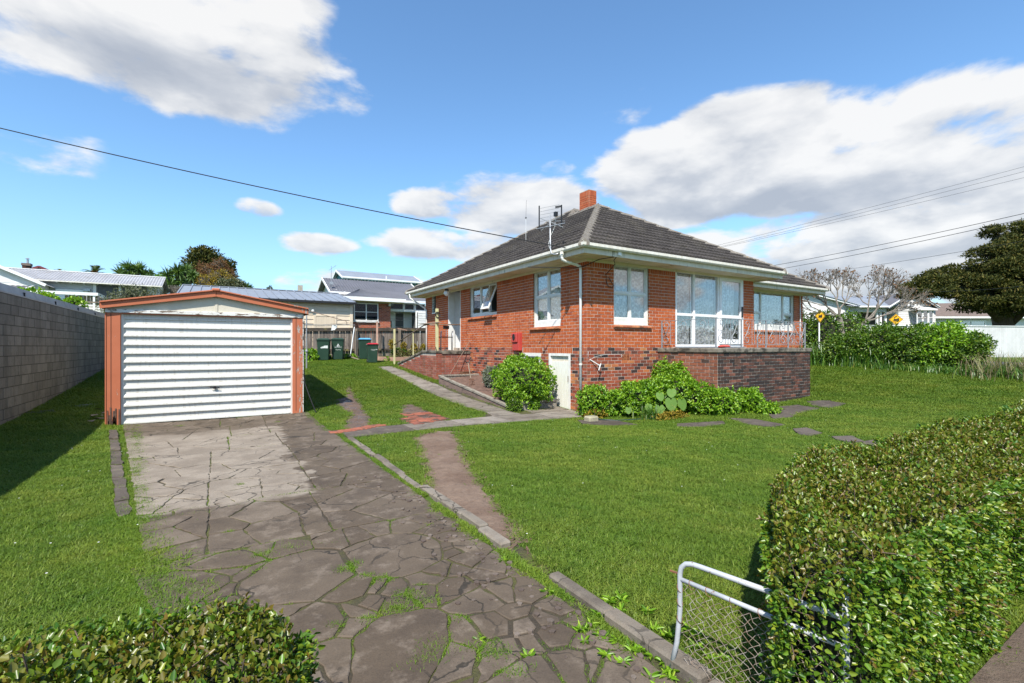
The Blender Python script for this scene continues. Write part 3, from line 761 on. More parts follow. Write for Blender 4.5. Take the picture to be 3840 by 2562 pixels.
UNIT = {}
def unit_brick(key):
    if key not in UNIT:
        me = bpy.data.meshes.new('brick')
        mb = MB().box(-.5, .5, -.5, .5, -.5, .5)
        me.from_pydata(mb.v, [], mb.f); me.materials.append(M[key + '1'])
        UNIT[key] = me
    return UNIT[key]
def view_area(x, y, z, w, h, nx_, ny_):
    xc = math.cos(YAW) * x - math.sin(YAW) * y; yc = math.sin(YAW) * x + math.cos(YAW) * y
    if yc < .5: return 0
    px = 1920 + 1795 * xc / yc; py = 1301 - 1795 * (z - EYE) / yc
    if not (0 < px < 3840 and 0 < py < 2562): return 0
    f = abs(x * nx_ + y * ny_) / math.hypot(x, y)
    return w * h * f / (yc * yc)
def put_bricks(bricks, walls, hidden=None, limit=300, proud=0.004, name='brick'):
    """walls: key -> wall part. The ones that show largest become bricks of their own, the rest is joined"""
    sc = []
    for b in bricks:
        ax, pl, u0, u1, z0, z1, key = b[:7]; p = apt(ax, pl, (u0 + u1) / 2, 0, (z0 + z1) / 2)
        s = view_area(*p, u1 - u0, z1 - z0, 1 if ax == 'X' else 0, 1 if ax == 'Y' else 0)
        if hidden and hidden(*p): s *= 1e-3
        sc.append(s)
    order = sorted(range(len(bricks)), key=lambda i: -sc[i]); rest = {}
    for r_, i in enumerate(order):
        ax, pl, u0, u1, z0, z1, key = bricks[i][:7]
        pr = proud + random.uniform(-.002, .0025); par = walls[(ax, pl)]
        if r_ < limit and sc[i] > 0:
            o = bpy.data.objects.new(name, unit_brick(key)); COL.objects.link(o); o.parent = par
            c = Vector(apt(ax, pl, (u0 + u1) / 2, .01 - pr / 2, (z0 + z1) / 2))
            o.location = c - _world_origin(par); t = .02 + pr
            o.scale = (t, u1 - u0, z1 - z0) if ax == 'X' else (u1 - u0, t, z1 - z0)
        else:
            mb = rest.setdefault((par.name, key), (par, MB()))[1]
            abox(mb, ax, pl, u0, u1, -pr, .02, z0, z1)
    for (pn, key), (par, mb) in rest.items():
        mb.build(name + 'work', M[key + '2'], par, kind='stuff', fix=False)

def wall_core(parent, ax, pl, u0, u1, z0, z1, ops, mat, th=0.2, name='wall'):
    mb = MB()
    for a in rect_minus(u0, u1, z0, z1, ops): abox(mb, ax, pl, a[0], a[1], 0.0, th, a[2], a[3])
    return mb.build(name, mat, parent)

def window(parent, ax, pl, u0, u1, z0, z1, mull, trans, fr=0.055, n0=0.05, sill=0.0, mat='white', skip=(), glass='glass', depth=.09):
    """frame part with pane sub-parts. mull: bar positions along u; trans: per light, bar heights"""
    mb = MB(); zb = z0 + sill
    abox(mb, ax, pl, u0, u0 + fr, n0, n0 + depth, z0, z1); abox(mb, ax, pl, u1 - fr, u1, n0, n0 + depth, z0, z1)
    abox(mb, ax, pl, u0 + fr, u1 - fr, n0 + .002, n0 + depth, z1 - fr, z1)
    abox(mb, ax, pl, u0 + fr, u1 - fr, n0 - .004, n0 + depth, z0, z0 + max(fr, sill))
    for m_ in mull: abox(mb, ax, pl, m_ - fr / 2, m_ + fr / 2, n0 + .003, n0 + depth - .003, z0 + max(fr, sill), z1 - fr)
    us = [u0] + list(mull) + [u1]; panes = []
    for i, (a, b) in enumerate(zip(us, us[1:])):
        a2 = a + (fr if i == 0 else fr / 2); b2 = b - (fr if i == len(us) - 2 else fr / 2)
        zs = [z0 + max(fr, sill)] + sorted(trans[i]) + [z1 - fr]
        for t in trans[i]: abox(mb, ax, pl, a2, b2, n0 + .005, n0 + depth - .006, t - fr * .4, t + fr * .4)
        for k, (c, d) in enumerate(zip(zs, zs[1:])):
            c2 = c + (fr * .4 if k else 0); d2 = d - (fr * .4 if k < len(zs) - 2 else 0)
            if (i, k) in skip: continue
            # slim sash round each pane
            s = .03
            abox(mb, ax, pl, a2, a2 + s, n0 + .02, n0 + .06, c2, d2); abox(mb, ax, pl, b2 - s, b2, n0 + .02, n0 + .06, c2, d2)
            abox(mb, ax, pl, a2 + s, b2 - s, n0 + .021, n0 + .06, c2, c2 + s); abox(mb, ax, pl, a2 + s, b2 - s, n0 + .021, n0 + .06, d2 - s, d2)
            panes.append((a2 + s, b2 - s, c2 + s, d2 - s))
    w = mb.build('window', M[mat], parent)
    for (a, b, c, d) in panes:
        abox(MB(), ax, pl, a, b, n0 + .038, n0 + .042, c, d).build('pane', M[glass], w)
    return w

def sweep(mb, path, prof, closed_prof=True):
    """profile of (outward, z) pushed along a plan path with mitred corners; outward is to the right"""
    n = len(path); k = len(prof); vs = []
    for i in range(n):
        p = Vector(path[i]); d0 = (p - Vector(path[i - 1])).normalized() if i else None
        d1 = (Vector(path[i + 1]) - p).normalized() if i < n - 1 else None
        d0 = d0 or d1; d1 = d1 or d0
        n0 = Vector((d0.y, -d0.x)); n1 = Vector((d1.y, -d1.x)); mdir = (n0 + n1); mdir = mdir / max(1e-6, mdir.dot(n0))
        for (o, z) in prof: vs.append((p.x + mdir.x * o, p.y + mdir.y * o, z))
    fs = []
    for i in range(n - 1):
        for j in range(k if closed_prof else k - 1):
            j2 = (j + 1) % k
            fs.append((i * k + j, i * k + j2, (i + 1) * k + j2, (i + 1) * k + j))
    fs += [tuple(range(k)), tuple((n - 1) * k + j for j in range(k - 1, -1, -1))] if closed_prof else []
    return mb.add(vs, fs)

def lace_mat(name, base=.62):
    m, T = new_mat(name)
    sp = T.add('ShaderNodeSeparateXYZ', {0: T.pos}); u = T.m('ADD', sp.outputs[0], sp.outputs[1]); v = sp.outputs[2]
    nz = T.noise(T.pos, 9, 3)
    su = T.m('SINE', T.m('MULTIPLY', u, 24.0)); sv = T.m('SINE', T.m('ADD', T.m('MULTIPLY', v, 17.0), T.m('MULTIPLY', su, .9)))
    pat = T.m('MULTIPLY', su, sv)
    pat = T.m('ADD', pat, T.m('MULTIPLY', T.m('SUBTRACT', T.noise(T.pos, 24, 3, .6), .5), 2.6))
    pat = T.m('ADD', pat, T.m('MULTIPLY', T.m('SINE', T.m('ADD', T.m('MULTIPLY', v, 52.0), T.m('MULTIPLY', T.m('COSINE', T.m('MULTIPLY', u, 36.0)), 2.2))), .5))
    a = T.m('MULTIPLY_ADD', T.step(pat, -.4, .7), .46, base - .28, clamp=True)
    df = T.add('ShaderNodeBsdfDiffuse', {0: (0.90, 0.88, 0.85)}); tl = T.add('ShaderNodeBsdfTranslucent', {0: (0.78, 0.77, 0.75)})
    mx = T.add('ShaderNodeMixShader', {0: .35, 1: df.outputs[0], 2: tl.outputs[0]})
    tr = T.add('ShaderNodeBsdfTransparent')
    o = T.add('ShaderNodeMixShader', {0: a, 1: tr.outputs[0], 2: mx.outputs[0]})
    T.l.new(o.outputs[0], T.out.inputs[0])
    return m
M['lace'] = lace_mat('lace_cloth', .80)

def curtain(ax, pl, u0, u1, z0, z1, label, n=.165, wav=.015, mat='lace', gather=None):
    N = int((u1 - u0) / .02) + 2; zs = [z1, z1 - .3, (z0 + z1) / 2, z0]; vs = []; ph = random.uniform(0, 6)
    for iz, z in enumerate(zs):
        for i in range(N):
            u = u0 + (u1 - u0) * i / (N - 1)
            d = n + wav * (math.sin(u * 55 + ph) + .6 * math.sin(u * 23 + 2 * ph + iz * .5))
            vs.append(apt(ax, pl, u, d, z))
    fs = [(j * N + i, j * N + i + 1, (j + 1) * N + i + 1, (j + 1) * N + i) for j in range(3) for i in range(N - 1)]
    o = MB().add(vs, fs).build('lace_curtain', M[mat], None, loc=apt(ax, pl, (u0 + u1) / 2, n, z0), smooth=True)
    return tag(o, label, 'curtain', 'lace curtains behind the house windows')

# ------------------------------------------------------------------ the brick house
X0, Y0, X1, Y2, YW, XW = 8.03, 9.38, 15.27, 20.45, 11.0, 21.52
PZ, SZ = 1.60, 3.87
house = thing('brick_house', 'orange brick bungalow with dark brick base and dark tiled hip roof', 'house', (X0, Y0, 0))
L_OPS = [(10.48, 11.8, 2.2, 3.86), (13.99, 16.0, 2.72, 3.86), (19.25, 19.7, 3.05, 3.86), (16.8, 17.95, 1.48, 3.9), (11.4, 12.31, .55, 1.43), (10.04, 11.0, -.5, 1.44)]
F_OPS = [(8.95, 10.27, 2.22, 3.86), (11.38, 14.7, 1.62, 3.88)]
W_OPS = [(17.93, 20.83, 2.30, 3.86)]
VENTS_L = [(15.71, 15.92, 1.232, 1.398), (13.1, 13.29, 1.232, 1.398)]; VENTS_F = [(9.25, 9.53, 1.245, 1.425)]
wl = wall_core(house, 'X', X0, Y0, Y2, -.4, SZ, L_OPS + VENTS_L, M['mortar_light'])
wf = wall_core(house, 'Y', Y0, X0 + .2, X1, -.4, SZ, F_OPS + VENTS_F, M['mortar_light'])
ww = wall_core(house, 'Y', YW, X1, XW, .2, SZ, W_OPS, M['mortar_light'])
walls = {('X', X0): wl, ('Y', Y0): wf, ('Y', YW): ww}
for q_ in ((X1 - .2, X1 - .002, Y0 + .2, YW, -.2, SZ), (XW - .2, XW - .002, YW + .2, Y2, .2, SZ), (X0 + .2, XW - .2, Y2 - .2, Y2, .2, SZ)): MB().box(*q_).build('wall', M['mortar_grey'], house)
MB().box(X0 + .21, X1 - .21, Y0 + .21, Y2 - .21, 1.40, 1.58).box(X1 - .2, XW - .21, YW + .21, Y2 - .21, 1.40, 1.58).build('floor', M['wood'], house)
MB().box(X0 + .21, X1 - .21, Y0 + .21, Y2 - .21, 3.9, 3.95).box(X1 - .2, XW - .21, YW + .21, Y2 - .21, 3.9, 3.95).build('ceiling', M['interior'], house)
# partitions that close the rooms behind the windows
MB().box(X0 + .21, 11.0, 12.9, 13.0, 1.59, 3.89).box(11.0, 11.1, Y0 + .21, 16.7, 1.59, 3.89).box(X0 + .21, X1 - .21, 16.69, 16.75, 1.59, 3.89).box(11.11, XW - .21, 14.5, 14.6, 1.59, 3.89).box(X1, X1 + .1, YW + .21, 14.49, 1.59, 3.89).build('partition', M['interior'], house)
bricks = []
sp = L_OPS + VENTS_L + [(9.95, 11.09, 1.44, 1.6), (11.32, 12.40, 1.44, 1.6)]
bricks += lay('X', X0, Y0 - .0025, Y2, -.35, PZ, sp, 'plinth')
bricks += lay('X', X0, 9.97, 11.08, 1.44, PZ - .002, [], 'orange', soldier=True) + lay('X', X0, 11.33, 12.39, 1.44, PZ - .002, [], 'orange', soldier=True)
bricks += lay('X', X0, Y0 - .0025, Y2, PZ, 3.664, L_OPS, 'orange')
bricks += lay('X', X0, Y0 - .0025, Y2, 3.664, 3.86, L_OPS, 'orange', soldier=True)
bricks += lay('Y', Y0, X0 - .0045, X1, -.3, PZ, F_OPS + VENTS_F, 'plinth')
bricks += lay('Y', Y0, X0 - .0045, X1, PZ, 3.664, F_OPS, 'orange')
bricks += lay('Y', Y0, X0 - .0045, X1, 3.664, 3.86, F_OPS, 'orange', soldier=True)
bricks += lay('Y', YW, X1 + .01, XW, 1.0, PZ, W_OPS, 'plinth') + lay('Y', YW, X1 + .01, XW, PZ, 3.664, W_OPS, 'orange') + lay('Y', YW, X1 + .01, XW, 3.664, 3.86, W_OPS, 'orange', soldier=True)
def hid(x, y, z):
    if abs(x - X0) < .05 and 10.5 < y < 12.9 and z < 1.25: return True          # bush
    if abs(y - Y0) < .05 and z < .65: return True
    return abs(y - Y0) < .05 and x > 10.6 and z < 1.6
put_bricks(bricks, walls, hid)
for a in VENTS_L + VENTS_F:
    ax, pl = ('X', X0) if a in VENTS_L else ('Y', Y0)
    mb = MB(); u0, u1, z0, z1 = a
    for i in range(6):
        t = i / 5; abox(mb, ax, pl, u0 + (u1 - u0 - .014) * t, u0 + (u1 - u0 - .014) * t + .014, -.004, .05, z0, z1)
    for i in range(5):
        t = i / 4; abox(mb, ax, pl, u0, u1, -.002, .045, z0 + (z1 - z0 - .014) * t, z0 + (z1 - z0 - .014) * t + .014)
    v = mb.build('vent_brick', M['sill_tile'], house, fix=False)
    abox(MB(), ax, pl, u0, u1, .06, .1, z0, z1).build('void', M['dark'], v)

def tile_sill(ax, pl, u0, u1, z, parent):
    s = MB().build('sill', M['sill_tile'], parent); n = int((u1 - u0) / .155); w = (u1 - u0) / n
    for i in range(n):
        a, b = u0 + i * w + .003, u0 + (i + 1) * w - .003
        prof = [(.06, z + .085), (-.035, z + .062), (-.06, z + .045), (-.062, z + .012), (-.03, z), (.06, z)]
        mb = MB(); mb.add([apt(ax, pl, a, n_, zz) for n_, zz in prof] + [apt(ax, pl, b, n_, zz) for n_, zz in prof], [(0, 1, 2, 3, 4, 5), (11, 10, 9, 8, 7, 6)] + [(k, (k + 1) % 6, 6 + (k + 1) % 6, 6 + k) for k in range(6)])
        mb.build('tile', M['silltile1'], s)
M['silltile1'] = brick_mat('sill_brick', [(0, (0.27, 0.08, 0.04)), (.5, (0.42, 0.14, 0.06)), (1, (0.46, 0.20, 0.09))], True, dirt=(.1, .05, .03), dlo=.5, dhi=.7)
window(house, 'X', X0, 10.48, 11.8, 2.2, 3.86, [11.14], [[3.07], [3.07]], sill=.17)
tile_sill('X', X0, 10.45, 11.96, 2.11, house)
window(house, 'Y', Y0, 8.95, 10.27, 2.22, 3.86, [9.61], [[3.07], [3.07]], sill=.17)
tile_sill('Y', Y0, 8.93, 10.34, 2.13, house)
window(house, 'X', X0, 13.99, 16.0, 2.72, 3.86, [14.62, 15.27], [[], [], []], sill=.1, skip=((0, 0),))
tile_sill('X', X0, 13.97, 16.14, 2.62, house)
# the open awning sash: hinged at its head, pushed out at the foot
sw = MB(); u0, u1, zt, zb_ = 14.05, 14.59, 3.79, 2.84; h_ = zt - zb_
for (a, b, c, d) in ((u0, u0 + .05, 0, h_), (u1 - .05, u1, 0, h_), (u0 + .05, u1 - .05, 0, .05), (u0 + .05, u1 - .05, h_ - .075, h_)): sw.box(0, .04, a, b, -d, -c)
A_ = R(23); RM = Matrix.Translation((X0 + .06, 0, zt)) @ Matrix.Rotation(A_, 4, 'Y')
sw.xform(RM); sash = sw.build('sash', M['white'], house); sash['label'] = 'window sash pushed open at its foot'
MB().box(.018, .022, u0 + .05, u1 - .05, -h_ + .075, -.05).xform(RM).build('pane', M['glass'], sash)
MB().bar((X0 + .08, 14.3, 2.86), (X0 - .24, 14.3, 2.92), .012, .02).build('stay', M['steel'], sash)
# louvre window beside the porch
lw_ = MB(); abox(lw_, 'X', X0, 19.25, 19.29, .03, .12, 3.05, 3.86); abox(lw_, 'X', X0, 19.66, 19.7, .03, .12, 3.05, 3.86); abox(lw_, 'X', X0, 19.29, 19.66, -.03, .12, 3.05, 3.10); lwo = lw_.build('window', M['white'], house)
for i in range(6):
    z = 3.18 + i * .115; MB().bar((X0 + .10, 19.475, z + .05), (X0 + .0, 19.475, z - .05), .36, .006, (1, 0, 1)).build('louvre', M['glass_dark'], lwo)
abox(MB(), 'X', X0, 19.25, 19.7, .15, .17, 3.05, 3.86).build('backing', M['interior'], lwo)
# cellar window and access door
w = window(house, 'X', X0, 11.4, 12.31, .55, 1.43, [], [[]], fr=.09, n0=-.02)
abox(MB(), 'X', X0, 11.4, 12.31, .16, .19, .55, 1.43).build('backing', M['dark'], w)
M['door_white'] = plain('chalky_door_paint', (0.74, 0.73, 0.66), (0.66, 0.65, 0.57), 4, 0.7, 0.15, 30, dirt=(0.33, 0.29, 0.23), dscale=5, dlo=.64, dhi=.80, stretch=(3, 3, .6))
df_ = MB(); abox(df_, 'X', X0, 10.04, 10.11, -.025, .1, -.2, 1.44); abox(df_, 'X', X0, 10.93, 11.0, -.025, .1, -.2, 1.44); abox(df_, 'X', X0, 10.11, 10.93, -.022, .1, 1.37, 1.44)
door = df_.build('door', M['white'], house)
for i in range(6):
    a = 10.115 + i * .1355; abox(MB(), 'X', X0, a + .002, a + .1335, .012 + .002 * (i % 2), .05, -.14, 1.22 if True else 0).build('plank', M['door_white'], door)
abox(MB(), 'X', X0, 10.11, 10.93, .03, .06, 1.22, 1.37).build('head_board', M['fascia'], door)
abox(MB(), 'X', X0, 10.125, 10.155, -.012, .012, .68, .84).build('latch', M['rust'], door)
# ranch slider
sl_ = MB(); Z0, Z1 = 1.63, 3.87
for (a, b) in ((11.38, 11.45), (12.19, 12.27), (13.36, 13.44), (14.63, 14.7)): abox(sl_, 'Y', Y0, a, b, .0, .12, Z0, Z1)
for (a, b) in ((11.45, 12.19), (12.27, 13.36), (13.44, 14.63)):
    abox(sl_, 'Y', Y0, a, b, .002, .12, Z1 - .06, Z1); abox(sl_, 'Y', Y0, a, b, .002, .12, Z0, Z0 + .06); abox(sl_, 'Y', Y0, a, b, .004, .11, 2.54, 2.62)
slider = sl_.build('glass_door', M['white_clean'], house)
ds = MB()
for (a, b, c, d) in ((13.44, 13.53, 1.7, 3.8), (14.5, 14.63, 1.7, 3.8), (13.53, 14.5, 3.7, 3.8), (13.53, 14.5, 1.7, 1.86), (13.53, 14.5, 2.53, 2.63)): abox(ds, 'Y', Y0, a, b, -.03, .03, c, d)
dsl = ds.build('sliding_leaf', M['white_clean'], slider)
abox(MB(), 'Y', Y0, 14.535, 14.59, -.075, -.03, 2.58, 2.92).build('handle', M['black'], slider, bevel=.01)
for (a, b, c, d) in ((11.45, 12.19, 1.69, 2.54), (11.45, 12.19, 2.62, 3.81), (12.27, 13.36, 1.69, 2.54), (12.27, 13.36, 2.62, 3.81), (13.53, 14.5, 1.86, 2.53), (13.53, 14.5, 2.63, 3.7)):
    abox(MB(), 'Y', Y0, a, b, .04 if a < 13.5 else 0, .046 if a < 13.5 else .006, c, d).build('pane', M['glass'], slider)
abox(MB(), 'Y', Y0, 11.36, 14.72, -.06, .1, 1.59, 1.63).build('threshold', M['steel'], slider)
window(house, 'Y', YW, 17.93, 20.83, 2.30, 3.86, [18.5, 20.1], [[2.98], [], [2.98]], sill=.2)
tile_sill('Y', YW, 17.9, 20.95, 2.2, house)
curtain('X', X0, 10.5, 11.78, 2.36, 3.8, 'lace curtain behind the left wall window nearest the house corner')
curtain('Y', Y0, 8.97, 10.25, 2.38, 3.8, 'lace curtain behind the front four-pane window near the downpipe')
curtain('Y', Y0, 11.46, 12.2, 1.66, 3.8, 'lace curtain behind the narrow left light of the glass door', n=.155)
curtain('Y', Y0, 12.26, 13.38, 1.66, 3.8, 'gathered lace curtain behind the middle light of the glass door', n=.165, wav=.03)
curtain('Y', Y0, 13.44, 14.36, 1.66, 3.76, 'lace curtain behind the sliding leaf with black handle', n=.165, wav=.028)
curtain('Y', YW, 18.0, 20.7, 2.5, 3.8, 'lace curtain behind the wide window of the right wing', n=.17, wav=.022)
curtain('X', X0, 14.1, 14.45, 2.8, 3.8, 'plain curtain edge behind the open kitchen window sash', n=.3, mat='lace')
# porch recess
MB().box(X0 + .2, X0 + 1.1, 17.95, 18.05, 1.48, SZ).box(X0 + 1.1, X0 + 1.2, 16.75, 18.05, 1.48, SZ).box(X0 + .2, X0 + 1.1, 16.752, 16.8, 1.6, SZ).build('porch_lining', M['white_clean'], house)
MB().box(X0 - .012, X0 + .26, 17.90, 17.948, 1.49, 3.86).box(X0 - .012, X0 + .1, 16.80, 16.835, 1.49, 3.86).build('porch_trim', M['white'], house)
MB().box(X0 + .2, X0 + 1.2, 16.76, 18.0, 1.3, 1.475).build('porch_floor', M['coping'], house)
gl = MB().lathe([(.07, .06), (.07, .0), (.05, -.01)], (7.62, 17.2, SZ - .07), 14).build('porch_lamp', M['wire'], house)
M['opal'] = plain('opal_glass', (.8, .8, .77), rough=.25)
MB().lathe([(.001, -.125), (.06, -.11), (.105, -.06), (.115, 0), (.1, .055), (.06, .085), (.03, .09)], (7.62, 17.2, SZ - .15), 18).build('globe', M['opal'], gl, smooth=True)
# wall head trim, soffit, fascia, gutter
tr_ = MB(); sweep(tr_, [(X0, Y2), (X0, Y0), (X1, Y0)], [(.0, 3.80), (.022, 3.80), (.022, 3.868), (.0, 3.868)]); sweep(tr_, [(X1, YW), (XW, YW)], [(.0, 3.80), (.022, 3.80), (.022, 3.868), (.0, 3.868)])
tr_.build('wall_head_trim', M['soffit'], house)
sf = MB(); EX, EY, EXR, EYW, EXW, EYB = X0 - .6, Y0 - .6, X1 + .6, YW - .6, XW + .6, Y2 + .6
sf.box(EX, X0 + .02, EY, EYB, 3.87, 3.885).box(X0 + .02, EXR, EY, Y0 + .02, 3.87, 3.885).box(X1 - .02, EXR, Y0 + .02, YW + .02, 3.87, 3.885).box(EXR, EXW, EYW, YW + .02, 3.87, 3.885).box(XW - .02, EXW, YW + .02, EYB, 3.87, 3.885).box(X0 + .02, XW - .02, Y2 - .02, EYB, 3.87, 3.885)
for i in range(9): sf.box(X0 - .58, X0 - .002, 10.2 + i * 1.2, 10.225 + i * 1.2, 3.862, 3.871)
for i in range(5): sf.box(9.2 + i * 1.5, 9.225 + i * 1.5, Y0 - .58, Y0 - .002, 3.862, 3.871)
sf.build('soffit', M['soffit'], house)
ep = [(EX, EYB), (EX, EY), (EXR, EY), (EXR, EYW), (EXW, EYW), (EXW, EYB)]
sweep(MB(), ep, [(.0, 3.855), (.022, 3.855), (.022, 4.03), (.0, 4.03)]).build('fascia', M['fascia'], house)
sweep(MB(), ep, [(.024, 3.985), (.105, 3.985), (.135, 4.02), (.138, 4.085), (.125, 4.09), (.12, 4.03), (.10, 4.0), (.03, 4.0)]).build('gutter', M['gutter'], house)
# ---- roof
SLP, ZE, OV = 0.6, 4.075, .68
RX, RY, RXR, RYW, RXW, RYB = X0 - OV, Y0 - OV, X1 + OV, YW - OV, XW + OV, Y2 + OV
HA = (RXR - RX) / 2; HB = (RYB - RYW) / 2
zr = lambda w: ZE + SLP * w
def face(o, eu, ew, u_l, u_r, wmax):
    """roof face: point = o + u*eu + w*ew (+ height)"""
    return dict(o=Vector(o), eu=Vector(eu), ew=Vector(ew), l=u_l, r=u_r, w=wmax)
FACES = [face((RX, 0, 0), (0, 1, 0), (1, 0, 0), lambda w: RY + w if w <= HA else RYW + w, lambda w: RYB - w, HB),
         face((0, RY, 0), (1, 0, 0), (0, 1, 0), lambda w: RX + w, lambda w: RXR - w, HA),
         face((0, RYW, 0), (1, 0, 0), (0, 1, 0), lambda w: RXR - w if w <= HA else RX + w, lambda w: RXW - w, HB),
         face((RXR, 0, 0), (0, 1, 0), (-1, 0, 0), lambda w: RY + w, lambda w: RYW + w, HA)]
deck = MB()
for f in FACES:
    ws = [0, HA, HA + 1e-4, f['w']] if f['w'] > HA else [0, f['w']]
    for a, b in zip(ws, ws[1:]):
        if b - a < 1e-3: continue
        P = lambda u, w: f['o'] + f['eu'] * u + f['ew'] * w + Vector((0, 0, zr(w) - .012))
        deck.quad(P(f['l'](a), a), P(f['r'](a), a), P(f['r'](b), b), P(f['l'](b), b))
deck.quad((RXW, RYW, ZE), (RXW, RYB, ZE), (RXW - HB, RYB - HB, zr(HB))); deck.quad((RXW, RYB, ZE), (RX, RYB, ZE), (RX + HB, RYB - HB, zr(HB)), (RXW - HB, RYB - HB, zr(HB)))
def tile_mat(name, single):
    m, T = new_mat(name)
    rv = T.add('ShaderNodeObjectInfo').outputs['Random'] if single else T.geo.outputs['Random Per Island']
    col = T.ramp(rv, [(0, (0.034, 0.029, 0.027)), (.5, (0.046, 0.040, 0.037)), (1, (0.060, 0.052, 0.047))])
    n = T.noise(T.pos, 16, 6, .75)
    col = T.mix(T.step(n, .52, .72), col, (0.105, 0.093, 0.078))
    col = T.mix(T.m('MULTIPLY', T.step(T.noise(T.pos, 1.1, 5, .6), .5, .7), .35), col, (0.085, 0.075, 0.054))
    finish(T, col, 0.9, T.noise(T.pos, 120, 4, .7), 0.6, .006, 0, .2)
    return m
M['tile1'] = tile_mat('roof_tile', True); M['tile2'] = tile_mat('roof_tile_field', False)
def cap_mat():
    m, T = new_mat('ridge_cap')
    col = T.mix(T.noise(T.pos, 9, 5, .7), (0.085, 0.072, 0.06), (0.23, 0.205, 0.17))
    col = T.mix(T.step(T.noise(T.vm('MULTIPLY', T.pos, (1, 1, 1.6)), 15, 5, .7), .60, .66), col, (0.42, 0.40, 0.34))
    col = T.mix(T.step(T.noise(T.vm('ADD', T.pos, (3, 1, 8)), 4.5, 5, .75), .64, .70), col, (0.42, 0.23, 0.03))
    finish(T, col, .9, T.noise(T.pos, 90, 4, .7), .5, .006)
    return m
M['cap'] = cap_mat()
roof = deck.build('roof', M['dark'], house, fix=False)
WP, TW = 0.282, 0.30; NSEG = 8
def tile_shape(c_l, c_r, l, r):
    """rows of (u, w, lift): front foot, front lip, back; u clipped to the face's edges"""
    us = [c_l + (c_r - c_l) * k / NSEG for k in range(NSEG + 1)]
    return us
full = {}; rest = MB(); ntile = 0; cand = []
for fi, f in enumerate(FACES):
    rows = int(f['w'] / WP) + 1
    for rr_ in range(rows):
        w0 = rr_ * WP; w1 = min(w0 + WP + .06, f['w'])
        if w0 > f['w'] - .05: break
        wm = min(w0 + WP, f['w'])
        lmin = min(f['l'](w0), f['l'](wm)); rmax = max(f['r'](w0), f['r'](wm))
        u = math.floor(lmin / TW) * TW + (rr_ % 2) * TW / 2 - TW
        while u < rmax:
            a, b = u, u + TW; u += TW
            if b < lmin or a > rmax: continue
            ok = a >= max(f['l'](w0), f['l'](wm)) and b <= min(f['r'](w0), f['r'](wm))
            wj = random.uniform(-.006, .006); lj = random.uniform(-.003, .004)
            cand.append((fi, a, b, w0 + wj, w1 + wj, lj, ok))
def tile_geo(f, a, b, w0, w1, lj, clip, origin=None):
    vs = []
    for (w, base, foot) in ((w0, .068, True), (w0, .068, False), (w1, .014, False)):
        for k in range(NSEG + 1):
            t = k / NSEG; u = a + (b - a) * (.01 + .985 * t)
            roll = .022 * abs(math.sin(math.pi * (t * 2))) ** .8 if not foot else 0
            h = (0.004 if foot else base + roll) + lj
            if clip: u = min(max(u, f['l'](max(0, w))), f['r'](max(0, w)))
            vs.append(f['o'] + f['eu'] * u + f['ew'] * w + Vector((0, 0, zr(w) + h * 1.1)))
    n = NSEG + 1
    fs = [(i * n + k, i * n + k + 1, (i + 1) * n + k + 1, (i + 1) * n + k) for i in range(2) for k in range(NSEG)]
    return vs, fs
def tscore(c):
    f = FACES[c[0]]; p = f['o'] + f['eu'] * ((c[1] + c[2]) / 2) + f['ew'] * c[3]
    if c[0] == 3 or not c[6]: return 0
    if c[0] == 2 and p.x < RXR - .2: return 0
    nrm = (-f['ew'] * SLP + Vector((0, 0, 1))).normalized()
    v = Vector((p.x, p.y, zr(c[3]) - EYE)); return view_area(p.x, p.y, zr(c[3]), 1, 1, 1, 0) and max(0, -nrm.dot(v)) / v.length ** 3
cand.sort(key=lambda c: -tscore(c))
for i, c in enumerate(cand):
    f = FACES[c[0]]
    if i < 300 and tscore(c) > 0:
        if c[0] not in full:
            vs, fs = tile_geo(f, 0, TW, 0, WP + .06, 0, False)
            o_ = f['o'] + Vector((0, 0, ZE))
            me = bpy.data.meshes.new('tile'); me.from_pydata([tuple(v - o_) for v in vs], [], fs); me.materials.append(M['tile1']); full[c[0]] = me
        o = bpy.data.objects.new('tile', full[c[0]]); COL.objects.link(o); o.parent = roof
        o.location = f['o'] + f['eu'] * c[1] + f['ew'] * c[3] + Vector((0, 0, zr(c[3]) + c[5])) - _world_origin(roof)
    else:
        vs, fs = tile_geo(f, *c[1:6], True); rest.add(vs, fs)
rest.build('tiling', M['tile2'], roof, kind='stuff', fix=False)
def caps(a, b, n1, n2, parent, w=.13, L=.42):
    """capping tiles along a hip or ridge from a (low) to b; n1, n2: directions down either side"""
    a, b = Vector(a), Vector(b); d = (b - a); k = max(1, int(d.length / L)); d = d / k
    n1, n2 = Vector(n1).normalized(), Vector(n2).normalized(); up = Vector((0, 0, 1))
    for i in range(k):
        p, q = a + d * i - d * .04, a + d * (i + 1) + d * .04
        mb = MB(); vs = []
        j = random.uniform(-.006, .006)
        for (c, lift) in ((p, .088 + j), (q, .066 + j)):
            for (o, dz) in ((n1 * w, lift - .02), (n1 * w * .55, lift + .012), (Vector((0, 0, 0)), lift + .035), (n2 * w * .55, lift + .012), (n2 * w, lift - .02), (n2 * w, lift - .08), (n1 * w, lift - .08)):
                vs.append(c + o + up * dz)
        mb.add(vs, [(0, 1, 2, 3, 4, 5, 6), (13, 12, 11, 10, 9, 8, 7)] + [(m_, (m_ + 1) % 7, 7 + (m_ + 1) % 7, 7 + m_) for m_ in range(7)])
        mb.build('ridge_tile', M['cap'], parent)
LF = Vector((-1, 0, -SLP)); FF = Vector((0, -1, -SLP)); RF = Vector((1, 0, -SLP)); BF = Vector((0, 1, -SLP))
hp = lambda x, y, w: (x, y, zr(w))
